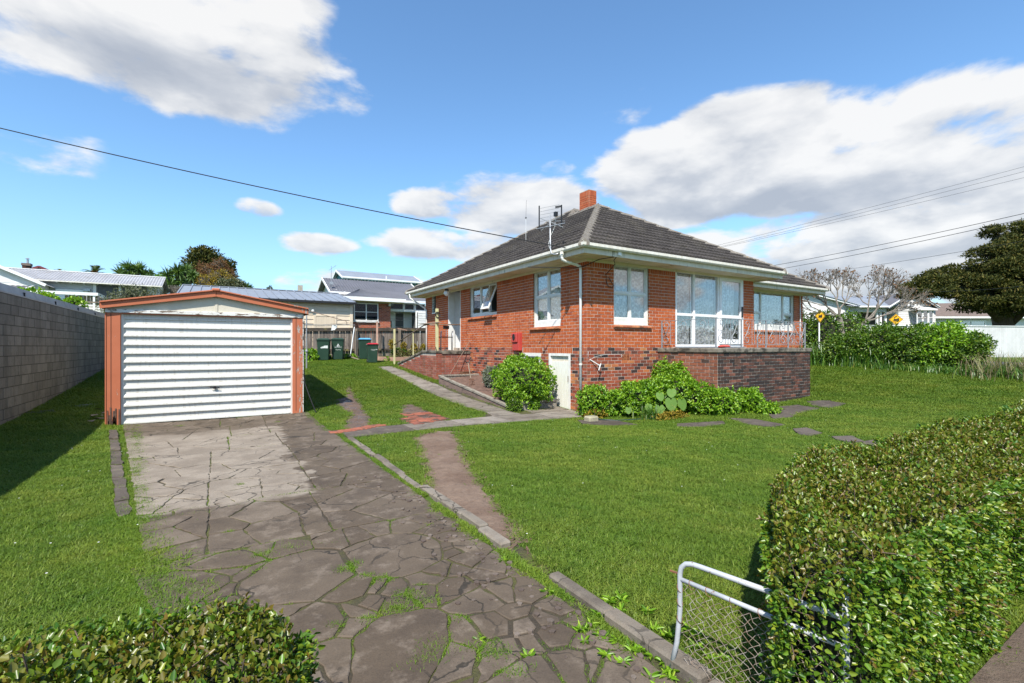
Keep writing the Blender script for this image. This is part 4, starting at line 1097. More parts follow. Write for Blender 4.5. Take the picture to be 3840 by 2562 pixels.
A_pt = hp(RX + HA, RY + HA, HA); P_pt = hp(RX + HB, RYW + HB, HB); Q_pt = hp(RXW - HB, RYW + HB, HB); J_pt = hp(RX + HA, RYW + HA, HA)
sd1 = lambda f_, g_: (f_ - g_ * 0)
caps(hp(RX, RY, 0), A_pt, (-1, 1, -1.2 * SLP + 0.0), (1, -1, -1.2 * SLP), roof, .15)
caps(hp(RXR, RY, 0), A_pt, (1, 1, -1.2 * SLP), (-1, -1, -1.2 * SLP), roof, .13)
caps(hp(RX, RYB, 0), P_pt, (-1, -1, -1.2 * SLP), (1, 1, -1.2 * SLP), roof, .13)
caps(hp(RXW, RYW, 0), Q_pt, (1, 1, -1.2 * SLP), (-1, -1, -1.2 * SLP), roof, .13)
caps(A_pt, J_pt, LF, RF, roof); caps(J_pt, P_pt, (-1, 1, -.7), (1, -1, -.7), roof); caps(P_pt, Q_pt, FF, BF, roof)
# chimney
ch = MB().box(12.66, 13.04, 14.66, 15.24, 6.6, 7.92).build('chimney', M['mortar_dark'], house)
cb = lay('Y', 14.66, 12.66, 13.04, 6.9, 7.68, [], 'chim', L=.24) + lay('Y', 14.66, 12.66, 13.04, 7.68, 7.90, [], 'chim', soldier=True) + lay('X', 12.66, 14.66, 15.24, 6.9, 7.68, [], 'chim') + lay('X', 12.66, 14.66, 15.24, 7.68, 7.90, [], 'chim', soldier=True)
M['chim1'] = brick_mat('chimney_brick', [(0, (0.36, 0.085, 0.035)), (.6, (0.46, 0.12, 0.05)), (1, (0.40, 0.14, 0.07))], True, dirt=(0.5, .46, .38), dlo=.66, dhi=.70); M['chim2'] = M['chim1']
put_bricks(cb, {('Y', 14.66): ch, ('X', 12.66): ch}, proud=.014)
# downpipes
dp = MB()
gx_, gy_ = 7.36, 9.5
dp.tube([(7.32, gy_, 3.99), (7.32, gy_, 3.86), (7.33, gy_, 3.80), (7.42, gy_, 3.76), (7.82, gy_ + .03, 3.71), (7.95, gy_ + .05, 3.68), (7.972, gy_ + .06, 3.6), (7.972, gy_ + .06, -.05)], .037, 10)
dpo = dp.build('downpipe', M['peel_pipe'], house, smooth=True)
MB().lathe([(.045, -.03), (.045, .03)], (7.972, gy_ + .06, 2.98), 10).lathe([(.044, -.02), (.044, .02)], (7.972, gy_ + .06, 1.17), 10).lathe([(.05, -.05), (.05, .06)], (7.32, gy_, 3.93), 10).build('collar', M['gutter'], dpo)
MB().tube([(7.33, 20.6, 3.97), (7.35, 20.6, 3.8), (7.9, 20.25, 3.35), (7.97, 20.2, 3.25), (7.97, 20.2, .75)], .036, 8).build('downpipe', M['white'], house, smooth=True)
MB().tube([(20.9 + .35, YW - .04, 3.82), (21.25, YW - .04, 1.5)], .022, 6).build('downpipe', M['white'], house, smooth=True)
# meter box
mb = MB().box(X0 - .13, X0, 12.41, 12.80, 1.50, 2.06); mbx = mb.build('meter_box', M['red'], house, bevel=.012)
MB().box(X0 - .17, X0 - .128, 12.47, 12.80, 1.76, 2.05).build('cover', M['red'], mbx, bevel=.015)
ring = MB().tube([(X0 - .172, 12.65 + .065 * math.cos(a), 1.92 + .09 * math.sin(a)) for a in np.linspace(0, 2 * math.pi, 20)[:-1]], .012, 6, closed=True); ring.build('window_ring', M['black'], mbx)
MB().add([(X0 - .1715, 12.65 + .06 * math.cos(a), 1.92 + .085 * math.sin(a)) for a in np.linspace(0, 2 * math.pi, 20)[:-1]], [tuple(range(19))]).build('dial_glass', M['glassblack'] if 'glassblack' in M else M['black'], mbx)
# junction box and loops of cable at the front eave
MB().box(8.48, 8.60, EY - .06, EY - .024, 3.89, 4.0).build('junction_box', M['white_clean'], house, bevel=.008)

# ------------------------------------------------------------------ patio in front of the glass door
patio = thing('brick_patio', 'raised dark stained brick patio with concrete slab top before the glass door', 'patio', (10.65, 7.48, 0))
PV = [(11.33, 11.56, 1.16, 1.33), (14.32, 14.56, 1.17, 1.33)]
pf = wall_core(patio, 'Y', 7.48, 10.65, 15.05, -.3, 1.475, PV, M['mortar_dark'], .18)
pl_ = wall_core(patio, 'X', 10.65, 7.66, 9.37, -.3, 1.475, [], M['mortar_grey'], .18)
MB().box(14.87, 15.048, 7.662, 10.98, -.2, 1.475).build('wall', M['mortar_dark'], patio)
pb = lay('Y', 7.48, 10.6455, 15.05, -.2, 1.47, PV, 'patio', j=.016) + lay('X', 10.65, 7.4775, 9.37, -.2, 1.47, [], 'patio_side', j=.015)
put_bricks(pb, {('Y', 7.48): pf, ('X', 10.65): pl_}, lambda x, y, z: (abs(x - 10.65) < .05 and z < .6) or (abs(y - 7.48) < .05 and x < 11.6 and z < .45), proud=.008)
for a in PV:
    mb = MB(); u0, u1, z0, z1 = a
    for i in range(6):
        t = i / 5; abox(mb, 'Y', 7.48, u0 + (u1 - u0 - .014) * t, u0 + (u1 - u0 - .014) * t + .014, -.004, .05, z0, z1)
    for i in range(5):
        t = i / 4; abox(mb, 'Y', 7.48, u0, u1, -.002, .045, z0 + (z1 - z0 - .014) * t, z0 + (z1 - z0 - .014) * t + .014)
    v = mb.build('vent_brick', M['soil'], patio, fix=False); abox(MB(), 'Y', 7.48, u0, u1, .06, .1, z0, z1).build('void', M['dark'], v)
MB().prism([(10.61, 7.44), (15.09, 7.44), (15.09, 10.99), (15.275, 10.99), (15.275, 9.372), (10.61, 9.372)], 1.475, 1.585).build('slab', M['coping'], patio, bevel=.012)

rail = thing('balustrade', 'grey wrought iron balustrade with S scrolls round the brick patio', 'railing', (10.75, 7.6, 1.585))
BT, BB = 2.345, 1.69
MB().bar((10.75, 9.34, BT), (10.75, 7.6, BT), .03, .012).build('top_rail', M['greypaint'], rail); MB().bar((10.75, 7.6, BT), (15.0, 7.6, BT), .03, .012).build('top_rail', M['greypaint'], rail)
MB().bar((15.0, 7.6, BT), (15.0, 9.1, BT), .03, .012).build('top_rail', M['greypaint'], rail)
MB().bar((10.75, 9.34, BB), (10.75, 7.6, BB), .022, .01).build('bottom_rail', M['greypaint'], rail); MB().bar((10.75, 7.6, BB), (15.0, 7.6, BB), .022, .01).build('bottom_rail', M['greypaint'], rail)
MB().bar((15.0, 7.6, BB), (15.0, 9.1, BB), .022, .01).build('bottom_rail', M['greypaint'], rail)
for p in ((10.75, 9.33), (10.75, 7.6), (11.82, 7.6), (12.96, 7.6), (14.08, 7.6), (15.0, 7.6), (15.0, 9.08)):
    MB().box(p[0] - .014, p[0] + .014, p[1] - .014, p[1] + .014, 1.585, BT - .005).build('post', M['greypaint'], rail)
def twist(p):
    mb = MB(); vs = []; n = 24
    for i in range(n + 1):
        z = BB + (BT - BB) * i / n; a = i * .5
        for k in range(4):
            q = a + k * math.pi / 2; vs.append((p[0] + .0085 * math.cos(q), p[1] + .0085 * math.sin(q), z))
    mb.add(vs, [(i * 4 + k, i * 4 + (k + 1) % 4, (i + 1) * 4 + (k + 1) % 4, (i + 1) * 4 + k) for i in range(n) for k in range(4)])
    mb.build('bar', M['greypaint'], rail, fix=False)
for y in (9.02, 8.86, 8.36, 8.2, 7.82): twist((10.75, y))
for x in (11.14, 11.25, 11.35, 11.68, 12.3, 12.42, 12.82, 13.5, 13.62, 14.4, 14.7): twist((x, 7.6))
for y in (7.98, 8.5, 8.75): twist((15.0, y))
SCROLL = None
def spiral(cx, cz, r0, a0, turns, sgn, n=22, shrink=.25):
    return [(cx + r0 * (1 - (1 - shrink) * t / n) * math.cos(a0 + sgn * turns * 2 * math.pi * t / n), cz + r0 * (1 - (1 - shrink) * t / n) * math.sin(a0 + sgn * turns * 2 * math.pi * t / n)) for t in range(n + 1)]
def scroll_mesh():
    global SCROLL
    H = BT - BB; mb = MB()
    up = spiral(0.0, H - .115, .105, math.pi * 1.85, .95, 1)[::-1]       # top curl opening to the left
    lo = spiral(0.0, .135, .125, math.pi * .85, .95, 1)                    # bottom curl
    path = up + [(.02, H * .52), (-.06, H * .36)] + lo
    mb.tube([(x, 0, z) for x, z in path], .0095, 5)
    mb.tube([(x, 0, z) for x, z in [(-.03, H * .40), (.02, H * .47), (.07, H * .50)] + spiral(.085, H * .455, .045, math.pi * .6, .8, -1, 12)], .007, 5)
    mb.tube([(x, 0, z) for x, z in [(.035, H * .55), (-.01, H * .53), (-.06, H * .52)] + spiral(-.085, H * .565, .04, math.pi * 1.6, .8, -1, 12)], .007, 5)
    me = bpy.data.meshes.new('scroll'); me.from_pydata(mb.v, [], mb.f); me.materials.append(M['greypaint']); SCROLL = me
scroll_mesh()
for y in (9.18, 8.61, 8.0):
    o = link_mesh('scroll', SCROLL, rail, (10.75, y, BB)); o.rotation_euler = (0, 0, -math.pi / 2)
for x in (10.97, 11.52, 12.08, 12.64, 13.24, 13.82, 14.26, 14.86): link_mesh('scroll', SCROLL, rail, (x, 7.6, BB))
for y in (7.8, 8.25):
    o = link_mesh('scroll', SCROLL, rail, (15.0, y, BB)); o.rotation_euler = (0, 0, math.pi / 2)
shoes = MB()
for k, dx in enumerate((0, .13)):
    shoes.tube([(12.95 + dx, 9.08 + .02 * k, 1.62), (12.99 + dx, 9.0, 1.635), (13.04 + dx, 8.92, 1.645), (13.06 + dx, 8.84, 1.625)], [.03, .04, .038, .02], 8)
tag(shoes.build('slippers', M['red'], None, loc=(13.0, 9.0, 1.585), smooth=True), 'red slippers left on the patio slab against the glass door', 'slippers')

# ------------------------------------------------------------------ back porch and steps
porch = thing('brick_porch', 'pinkish weathered brick porch with concrete landing and sloping side wall', 'porch', (6.66, 15.98, .4))
def porch_top(u): return 1.40 if u < 17.2 else 1.40 - (u - 17.2) * .185
pm = MB().prism([(6.66, 15.98), (6.86, 15.98), (6.86, 20.1), (6.66, 20.1)], .1, .2)
pm = MB(); pm.extrude([(6.66, 15.98, .2), (6.66, 20.1, .4), (6.66, 20.1, .86), (6.66, 17.2, 1.40), (6.66, 15.98, 1.40)], (.2, 0, 0)); pw = pm.build('wall', M['mortar_grey'], porch)
pn = wall_core(porch, 'Y', 15.98, 6.865, X0 - .01, .2, 1.40, [], M['mortar_grey'], .2)
bb = lay('X', 6.66, 15.9775, 20.1, .3, 1.395, [], 'porch', bound=lambda u, z: z + .05 < porch_top(u) and z > .28 + (u - 16) * .1) + lay('Y', 15.98, 6.6555, X0 - .012, .3, 1.395, [], 'porch')
put_bricks(bb, {('X', 6.66): pw, ('Y', 15.98): pn}, proud=.008)
cp = MB().extrude([(6.62, 17.2, 1.402), (6.62, 20.15, .855), (6.62, 20.15, .935), (6.62, 17.2, 1.485), (6.62, 15.94, 1.485), (6.62, 15.94, 1.402)], (.26, 0, 0)); cp.build('coping', M['coping'], porch, bevel=.012)
MB().box(6.88, X0 - .005, 15.94, 18.0, 1.36, 1.48).build('landing', M['coping'], porch, bevel=.01)
for i in range(4): MB().box(6.87, X0 - .02, 18.0 + i * .45, 18.45 + i * .45, .3, 1.48 - .17 * (i + 1)).build('step', M['concrete'], porch)
hr = thing('handrail', 'rusty pipe handrail on pale posts beside the porch steps', 'handrail', (6.7, 20.5, .85))
M['railpipe'] = plain('rusty_pipe_paint', (0.24, 0.17, 0.12), (0.15, 0.10, 0.075), 14, .6)
MB().tube([(X0 + .01, 16.85, 2.48), (6.78, 17.1, 2.46), (6.72, 17.25, 2.45), (6.62, 20.55, 1.72)], .022, 8).build('rail', M['railpipe'], hr, smooth=True)
MB().tube([(6.62, 20.55, 1.72), (6.64, 20.6, .8)], .024, 8).build('post', M['yellow_timber'], hr); MB().tube([(6.7, 18.4, 2.19), (6.7, 18.4, 1.2)], .024, 8).build('post', M['yellow_timber'], hr)
MB().lathe([(.04, -.01), (.04, .01)], (0, 0, 0), 10).xform(Matrix.Translation((X0 - .012, 16.85, 2.48)) @ Matrix.Rotation(R(90), 4, 'Y')).build('flange', M['railpipe'], hr)
tp = thing('timber_post', 'pale yellow timber post standing at the porch corner', 'post', (6.77, 16.13, 1.485))
MB().box(6.72, 6.81, 16.09, 16.17, 1.485, 3.0).build('shaft', M['yellow_timber'], tp); MB().tube([(6.765, 16.13, 3.0), (6.765, 16.13, 3.08)], .008, 5).build('spike', M['rust'], tp)
MB().bar((6.70, 16.05, 1.49), (6.68, 16.05, 1.62), .03, .012).build('strap', M['black'], tp)
tag(MB().bar((6.72, 17.55, 2.49), (6.78, 15.95, 2.5), .16, .025).build('board', M['wood'], None, loc=(6.75, 16.8, 2.47)), 'weathered board lying across the handrail behind the yellow post', 'board')
sk = MB()
sk.tube([(6.77, 16.07, 2.78 + .09 * math.sin(0)), *[(6.77 + .085 * math.sin(a), 16.07, 2.78 + .1 * math.cos(a)) for a in np.linspace(0, 6.0, 16)]], .016, 6)
tag(sk.build('hose_coil', M['black'], None, loc=(6.77, 16.07, 2.7)), 'black coil of rubber hung on the yellow post top', 'hose')
chair = thing('bar_chair', 'grey tube chair with small black back pad on the porch landing', 'chair', (7.35, 16.75, 1.485))
M['chrome'] = plain('worn_chrome', (.42, .43, .45), (.32, .33, .35), 20, .35, metal=.7)
for sx in (0, .46):
    MB().tube([(7.08 + sx, 16.5, 1.485), (7.10 + sx, 16.52, 2.05), (7.13 + sx, 16.56, 2.17), (7.2 + sx, 16.7, 2.22), (7.25 + sx, 16.9, 2.2), (7.27 + sx, 17.0, 2.1), (7.3 + sx, 17.05, 1.485)], .013, 7).build('leg_frame', M['chrome'], chair, smooth=True)
MB().box(7.08, 7.56, 16.5, 16.95, 1.97, 2.0).build('seat', M['black'], chair, bevel=.01)
MB().tube([(7.52, 17.03, 2.0), (7.55, 17.08, 2.3), (7.56, 17.08, 2.42)], .012, 6).build('back_tube', M['chrome'], chair)
MB().bar((7.38, 17.0, 2.37), (7.66, 17.06, 2.37), .025, .13).build('back_pad', M['black'], chair, bevel=.01)

# ------------------------------------------------------------------ garage
gar = thing('garage', 'small single garage with flaking orange timber and white ribbed tilt door', 'garage', (-.06, 12.4, 0))
def peel_mat():
    m, T = new_mat('flaking_orange_paint')
    c = T.mix(T.noise(T.pos, 2.2, 4, .6), (0.36, 0.10, 0.042), (0.49, 0.155, 0.075))
    p = T.vm('MULTIPLY', T.pos, (5, 5, 1.3)); n = T.noise(p, 2.4, 7, .72)
    sx = T.add('ShaderNodeSeparateXYZ', {0: T.pos})
    edge = T.m('MULTIPLY', T.step(sx.outputs[0], 1.5, 1.75), .10)
    n = T.m('ADD', n, edge)
    c = T.mix(T.step(n, .635, .65), c, (0.36, 0.33, 0.29)); c = T.mix(T.step(n, .695, .71), c, (0.15, 0.105, 0.08))
    finish(T, c, .65, T.m('ADD', T.step(n, .65, .625), T.m('MULTIPLY', T.noise(T.pos, 60, 3), .25)), .5, .006)
    return m
M['peel'] = peel_mat()
M['cream'] = plain('cream_panel_paint', (0.62, 0.57, 0.47), (0.55, 0.50, 0.40), 2.5, .7, .05, 30, dirt=(.30, .26, .2), dscale=4, dlo=.62, dhi=.85)
M['peel_white'] = plain('flaking_white_paint', (0.68, 0.67, 0.63), (0.60, 0.58, 0.53), 6, .7, .4, 30, dirt=(0.17, 0.13, 0.10), dscale=7, dlo=.52, dhi=.58, stretch=(1.0, 4, 3))
def door_mat():
    m, T = new_mat('tilt_door_paint')
    c = T.mix(T.noise(T.pos, 3, 4, .6), (0.66, 0.65, 0.61), (0.57, 0.56, 0.51))
    sx = T.add('ShaderNodeSeparateXYZ', {0: T.pos})
    st = T.noise(T.vm('MULTIPLY', T.pos, (9, 9, .7)), 2.5, 5, .7)
    c = T.mix(T.m('MULTIPLY', T.step(st, .48, .72), .5), c, (0.36, 0.32, 0.25))
    bl = T.step(T.noise(T.vm('MULTIPLY', T.pos, (3, 3, 9)), 2.2, 6, .75), .63, .70)
    c = T.mix(T.m('MULTIPLY', bl, .55), c, (0.12, 0.11, 0.09))
    c = T.mix(T.step(T.noise(T.pos, 24, 2, .5), .775, .79), c, (0.06, 0.045, 0.03))
    finish(T, c, .42, T.noise(T.pos, 30, 3), .04, .01)
    return m
M['door'] = door_mat()
GY, GA = 12.42, (-.03, 2.76)
for (a, b) in ((-1.885, -1.66), (1.535, 1.755)):
    po = MB().box(a, b, GY, GY + .12, -.05, 2.31).build('post', M['peel'], gar, bevel=.006)
    MB().box(a + .07, a + .078, GY - .004, GY, .1, 2.3).build('groove', M['dark'], po)
MB().box(-1.905, -1.887, GY - .01, GY + .14, -.05, 2.31).build('corner_board', M['peel'], gar)
MB().box(1.757, 1.772, GY - .01, GY + .14, -.02, 2.31).build('corner_board', M['peel_white'], gar)
# rotten foot of the left post
rot = MB()
for i in range(14):
    x = random.uniform(-1.87, -1.68); rot.bar((x, GY - .006, -.02), (x + random.uniform(-.01, .01), GY - .006, random.uniform(.12, .42)), random.uniform(.012, .03), .008, (0, 1, 0))
rot.build('rot', M['soil'], gar, kind='stuff')
MB().box(-1.9, 1.775, GY - .02, GY + .05, 2.312, 2.385).build('lintel', M['peel_white'], gar, bevel=.005)
gp = MB().extrude([(-1.9, GY + .01, 2.385), (-.02, GY + .01, 2.385), (-.02, GY + .01, 2.765), (-1.9, GY + .01, 2.42)], (0, .04, 0)); gp.build('gable_panel', M['cream'], gar)
gp = MB().extrude([(-.0, GY + .01, 2.385), (1.77, GY + .01, 2.385), (1.77, GY + .01, 2.43), (-.0, GY + .01, 2.765)], (0, .04, 0)); gp.build('gable_panel', M['cream'], gar)
MB().box(-.035, .015, GY - .002, GY + .008, 2.39, 2.74).build('cover_strip', M['cream'], gar)
for (x0, z0, x1, z1) in ((-1.97, 2.495, -.012, 2.845), (1.87, 2.515, -.008, 2.845)):
    g = MB().extrude([(x0, GY - .09, z0 - .115), (x1, GY - .09, z1 - .125), (x1, GY - .09, z1), (x0, GY - .09, z0)] if x0 < 0 else [(x1, GY - .09, z1 - .125), (x0, GY - .09, z0 - .115), (x0, GY - .09, z0), (x1, GY - .09, z1)], (0, .03, 0)); g.build('barge_board', M['peel'], gar, bevel=.004)
    MB().extrude([(x0, GY - .125, z0 + .002), (x1, GY - .125, z1 + .002), (x1, GY - .125, z1 + .032), (x0, GY - .125, z0 + .032)], (0, .075, 0)).build('edge_cap', M['peel'], gar, bevel=.004)
MB().box(-.09, .06, GY - .14, GY + .05, 2.84, 2.90).build('ridge_end', M['peel'], gar, bevel=.015)
def corrugated(mb, a, b, c, d, pitch=.076, amp=.009):
    """corrugated sheet over the quad a-b (eave) c-d (ridge)"""
    a, b, c, d = map(Vector, (a, b, c, d)); L = (b - a).length; n = max(4, int(L / pitch) * 4); up = (b - a).cross(d - a).normalized()
    if up.z < 0: up = -up
    vs = []
    for i in range(n + 1):
        t = i / n; h = up * (amp * math.sin(t * n / 4 * 2 * math.pi)); vs += [a.lerp(b, t) + h, d.lerp(c, t) + h]
    return mb.add(vs, [(2 * i, 2 * i + 2, 2 * i + 3, 2 * i + 1) for i in range(n)])
M['iron'] = plain('corrugated_iron', (.30, .30, .31), (.20, .19, .18), 3, .55, dirt=(.22, .12, .06), dscale=2, dlo=.55, dhi=.75)
r1 = MB(); corrugated(r1, (-2.0, GY - .05, 2.5), (-2.0, 17.9, 2.5), (-.02, 17.9, 2.86), (-.02, GY - .05, 2.86)); rl = r1.build('roof', M['iron'], gar, fix=False)
r1 = MB(); corrugated(r1, (1.9, GY - .05, 2.5), (1.9, 17.9, 2.5), (-.02, 17.9, 2.86), (-.02, GY - .05, 2.86)); r1.build('roof', M['iron'], gar, fix=False)
for k in range(12):      # side boards
    MB().box(-1.895, -1.87, 12.56, 17.7, -.05 + k * .205, .153 + k * .205).build('board', M['fascia'], gar); MB().box(1.745, 1.768, 12.57, 17.7, -.05 + k * .205, .153 + k * .205).build('board', M['cream'], gar)
MB().box(-1.87, 1.745, 17.6, 17.7, 0, 2.72).build('back_wall', M['cream'], gar); MB().box(-1.99, -1.96, GY, 17.9, 2.40, 2.49).build('side_fascia', M['peel'], gar); MB().box(1.86, 1.885, GY, 17.9, 2.40, 2.49).build('side_fascia', M['peel'], gar)
dm = MB(); zt, zb_ = 2.29, .035; N = 12; pit = (zt - .10 - zb_) / N; prof = [(-.0, zt), (0, zt - .055), (-.012, zt - .062), (-.012, zt - .10)]
for i in range(N):
    z = zt - .10 - i * pit; prof += [(.012, z - .001), (.006, z - pit * .55), (-.004, z - pit * .60), (-.026, z - pit * .80), (-.028, z - pit * .97), (.0, z - pit * .985)]
vs = [(x, GY + .075 + n_, z) for x in (-1.62, 1.50) for n_, z in prof]; K = len(prof)
dm.add(vs, [(k, k + 1, K + k + 1, K + k) for k in range(K - 1)])
tilt = dm.build('tilt_door', M['door'], gar, fix=False)
MB().box(-1.66, -1.615, GY + .05, GY + .1, .0, 2.3).box(1.495, 1.537, GY + .05, GY + .1, .03, 2.3).build('door_edge', M['door'], tilt)
MB().box(-1.66, 1.537, GY + .10, GY + .12, .02, 2.33).build('door_back', M['dark'], gar)
hd = MB().bar((-.13, GY + .02, .735), (.05, GY + .02, .71), .02, .022).bar((-.04, GY + .06, .72), (-.04, GY + .01, .72), .05, .05); hd.build('handle', M['black'], tilt)
MB().bar((-1.66, GY + .03, 2.30), (1.54, GY + .03, 2.30), .06, .02).build('head_trim', M['peel'], gar)
cable = MB().tube([(1.80, GY + .1, 2.25), (1.79, GY + .08, 1.2), (1.80, GY, .75), (1.9, GY - .12, .4), (2.02, GY - .2, .05)], .012, 6)
tag(cable.build('cable', M['wire'], None, loc=(1.8, GY, .05)), 'dark cable hanging down the right corner of the garage', 'cable')

# ------------------------------------------------------------------ concrete block wall on the left
BW = -3.43
bwall = thing('block_wall', 'tall grey concrete block wall beside the left lawn, in shade', 'wall', (BW, 12, 0))
M['blockmortar'] = plain('block_joint', (0.06, 0.056, 0.05), (0.045, 0.042, 0.038), 5, .95)
M['block1'] = brick_mat('concrete_block', [(0, (0.150, 0.140, 0.124)), (.5, (0.178, 0.166, 0.147)), (1, (0.215, 0.20, 0.178))], True, gscale=60, stain=((0.075, 0.07, 0.06), .55), dirt=(0.105, 0.096, 0.083), dlo=.5, dhi=.75)
M['block2'] = brick_mat('concrete_block_field', [(0, (0.150, 0.140, 0.124)), (.5, (0.178, 0.166, 0.147)), (1, (0.215, 0.20, 0.178))], False, gscale=60, stain=((0.075, 0.07, 0.06), .55), dirt=(0.105, 0.096, 0.083), dlo=.5, dhi=.75)
bm_ = MB().box(BW - .2, BW, 2.5, 24.6, -.4, 2.64).build('wall', M['blockmortar'], bwall)
bl = [(-(b[1]) if False else b) for b in lay('X', BW, 2.5, 24.6, -.35, 2.64, [], 'block', h=.2, L=.4, j=.016)]
# this face looks to +X: build the blocks on that side
sc = sorted(bl, key=lambda b: -view_area(BW, (b[2] + b[3]) / 2, (b[4] + b[5]) / 2, .4, .2, 1, 0)); restb = MB()
for i, b in enumerate(sc):
    pr = .006 + random.uniform(-.002, .003)
    if i < 300 and view_area(BW, (b[2] + b[3]) / 2, (b[4] + b[5]) / 2, .4, .2, 1, 0) > 0:
        o = bpy.data.objects.new('block', unit_brick('block')); COL.objects.link(o); o.parent = bm_
        o.location = Vector((BW + pr / 2 - .01, (b[2] + b[3]) / 2, (b[4] + b[5]) / 2)) - _world_origin(bm_); o.scale = (.02 + pr, b[3] - b[2], b[5] - b[4])
    else: restb.box(BW - .02, BW + pr, b[2], b[3], b[4], b[5])
restb.build('blockwork', M['block2'], bm_, kind='stuff', fix=False)
M['flash'] = plain('zinc_flashing', (.27, .28, .30), (.20, .21, .23), 2.2, .45, dirt=(.12, .11, .1), dscale=3, dlo=.5, dhi=.8, metal=.2)
MB().box(BW - .22, BW + .015, 2.5, 24.6, 2.642, 2.672).build('capping', M['flash'], bwall)
y = 2.6
while y < 24.4:
    y1 = min(y + 2.35, 24.5); fl = MB().extrude([(BW - .10, y + .004, 2.674), (BW - .13, y + .004, 2.86), (BW - .16, y + .004, 2.86), (BW - .16, y + .004, 2.674)], (0, y1 - y - .008, 0))
    fl.build('flashing', M['flash'], bwall); MB().box(BW - .115, BW - .09, y1 - .05, y1 - .02, 2.674, 2.79).build('clip', M['wire'], bwall); y = y1

def junk(name, pts, mat, label, cat, z):
    mb = MB().prism(pts, z, z + .11); o = mb.build(name, mat, None, loc=(pts[0][0], pts[0][1], z), bevel=.025); return tag(o, label, cat)
M['teal'] = plain('dark_teal_plastic', (.02, .05, .05), (.015, .035, .035), 6, .4)
def tray(x, y, a, w, d, h, mat, label):
    z = G(x, y); t = thing('plastic_tray', label, 'tray', (x, y, z), 'discarded plastic trays by the block wall')
    RM = Matrix.Translation((x, y, z)) @ Matrix.Rotation(a, 4, 'Z') @ Matrix.Rotation(.12, 4, 'X')
    MB().box(-w, w, -d, d, .0, .02).xform(RM).build('base', mat, t)
    MB().box(-w, w, -d, -d + .02, .02, h).box(-w, w, d - .02, d, .02, h).box(-w, -w + .02, -d + .02, d - .02, .02, h).box(w - .02, w, -d + .02, d - .02, .02, h).build('rim', mat, t)
tray(-3.2, 14.0, .4, .22, .14, .11, M['black'], 'black plastic tray lying at the foot of the block wall')
tray(-2.55, 14.85, .5, .24, .13, .10, M['teal'], 'dark green plastic tray on the shaded grass near the garage')
tray(-2.42, 16.1, .1, .24, .15, .14, M['black'], 'black plastic crate lid behind the garage corner, farthest of the litter')
lit = MB()
for i in range(9):
    x, y = rng.uniform(-2.3, -2.0), rng.uniform(12.6, 14.4); a = rng.uniform(0, 6.28); s = rng.uniform(.03, .09)
    lit.add([(x + s * math.cos(a + k * 1.57), y + s * .6 * math.sin(a + k * 1.57), G(x, y) + .02 + rng.uniform(0, .05)) for k in range(4)], [(0, 1, 2, 3)])
tag(lit.build('litter', M['wood'], None, loc=(-2.1, 13, .1), kind='stuff'), 'scraps of litter in the shade by the garage', 'litter')

# ------------------------------------------------------------------ planter, tools
plt = thing('planter', 'low timber garden bed along the side wall by the path', 'planter', (6.5, 10.5, 0))
M['sleeper'] = plain('old_sleeper', (0.21, 0.145, 0.12), (0.14, 0.10, 0.085), 3, .9, .4, 40, stretch=(5, 1, 6), dirt=(.08, .055, .045), dscale=3, dlo=.52, dhi=.7)
M['greywood'] = plain('silvered_timber', (0.27, 0.245, 0.20), (0.18, 0.16, 0.13), 4, .9, .4, 40, stretch=(5, 1, 6), dirt=(.09, .075, .055), dscale=4, dlo=.5, dhi=.68)
ztp = lambda y: .10 + (y - 10.7) * .122; zbt = lambda y: -.12 + (y - 10.7) * .075
def sidebrd(y0, y1):
    MB().extrude([(6.46, y0, zbt(y0) - .1), (6.46, y1, zbt(y1) - .1), (6.46, y1, ztp(y1) - .07), (6.46, y0, ztp(y0) - .07)], (.06, 0, 0)).build('plank', M['sleeper'], plt, bevel=.006)
    MB().extrude([(6.44, y0, ztp(y0) - .068), (6.44, y1, ztp(y1) - .068), (6.44, y1, ztp(y1)), (6.44, y0, ztp(y0))], (.11, 0, 0)).build('cap_rail', M['greywood'], plt, bevel=.008)
sidebrd(10.5, 12.78); sidebrd(12.79, 15.25)
MB().box(6.62, 7.86, 10.42, 10.48, -.16, .14).build('plank', M['greywood'], plt, bevel=.006); MB().box(6.58, 7.9, 10.39, 10.5, .142, .20).build('cap_rail', M['greywood'], plt, bevel=.008); MB().box(6.46, 6.56, 10.38, 10.49, -.16, .16).build('corner_post', M['sleeper'], plt)
MB().box(6.56, 7.98, 15.19, 15.25, .3, .60).build('plank', M['greywood'], plt); MB().box(6.5, 7.98, 15.17, 15.28, .602, .655).build('cap_rail', M['greywood'], plt, bevel=.008)
sv = []; sf_ = []; nx2, ny2 = 14, 40
for i in range(nx2):
    for j in range(ny2):
        x = 6.52 + (8.02 - 6.52) * i / (nx2 - 1); y_ = 10.5 + (15.18 - 10.5) * j / (ny2 - 1)
        sv.append((x, y_, ztp(y_) - .13 + .10 * i / nx2 + rng.normal(0, .012)))
sf_ = [(i * ny2 + j, (i + 1) * ny2 + j, (i + 1) * ny2 + j + 1, i * ny2 + j + 1) for i in range(nx2 - 1) for j in range(ny2 - 1)]
MB().add(sv, sf_).build('soil', M['soil'], plt, smooth=True, fix=False)
fk = thing('garden_fork', 'old garden fork standing upright in the bare garden bed', 'garden fork', (6.98, 13.85, .38))
MB().tube([(6.98, 13.85, .60), (6.98, 14.05, 1.10)], .017, 8).build('shaft', M['wood'], fk)
MB().tube([(6.94, 14.07, 1.10), (6.90, 14.09, 1.16), (6.90, 14.10, 1.22), (7.06, 14.10, 1.22), (7.06, 14.09, 1.16), (7.02, 14.07, 1.10), (6.94, 14.07, 1.10)], .014, 6).build('handle', M['black'], fk)
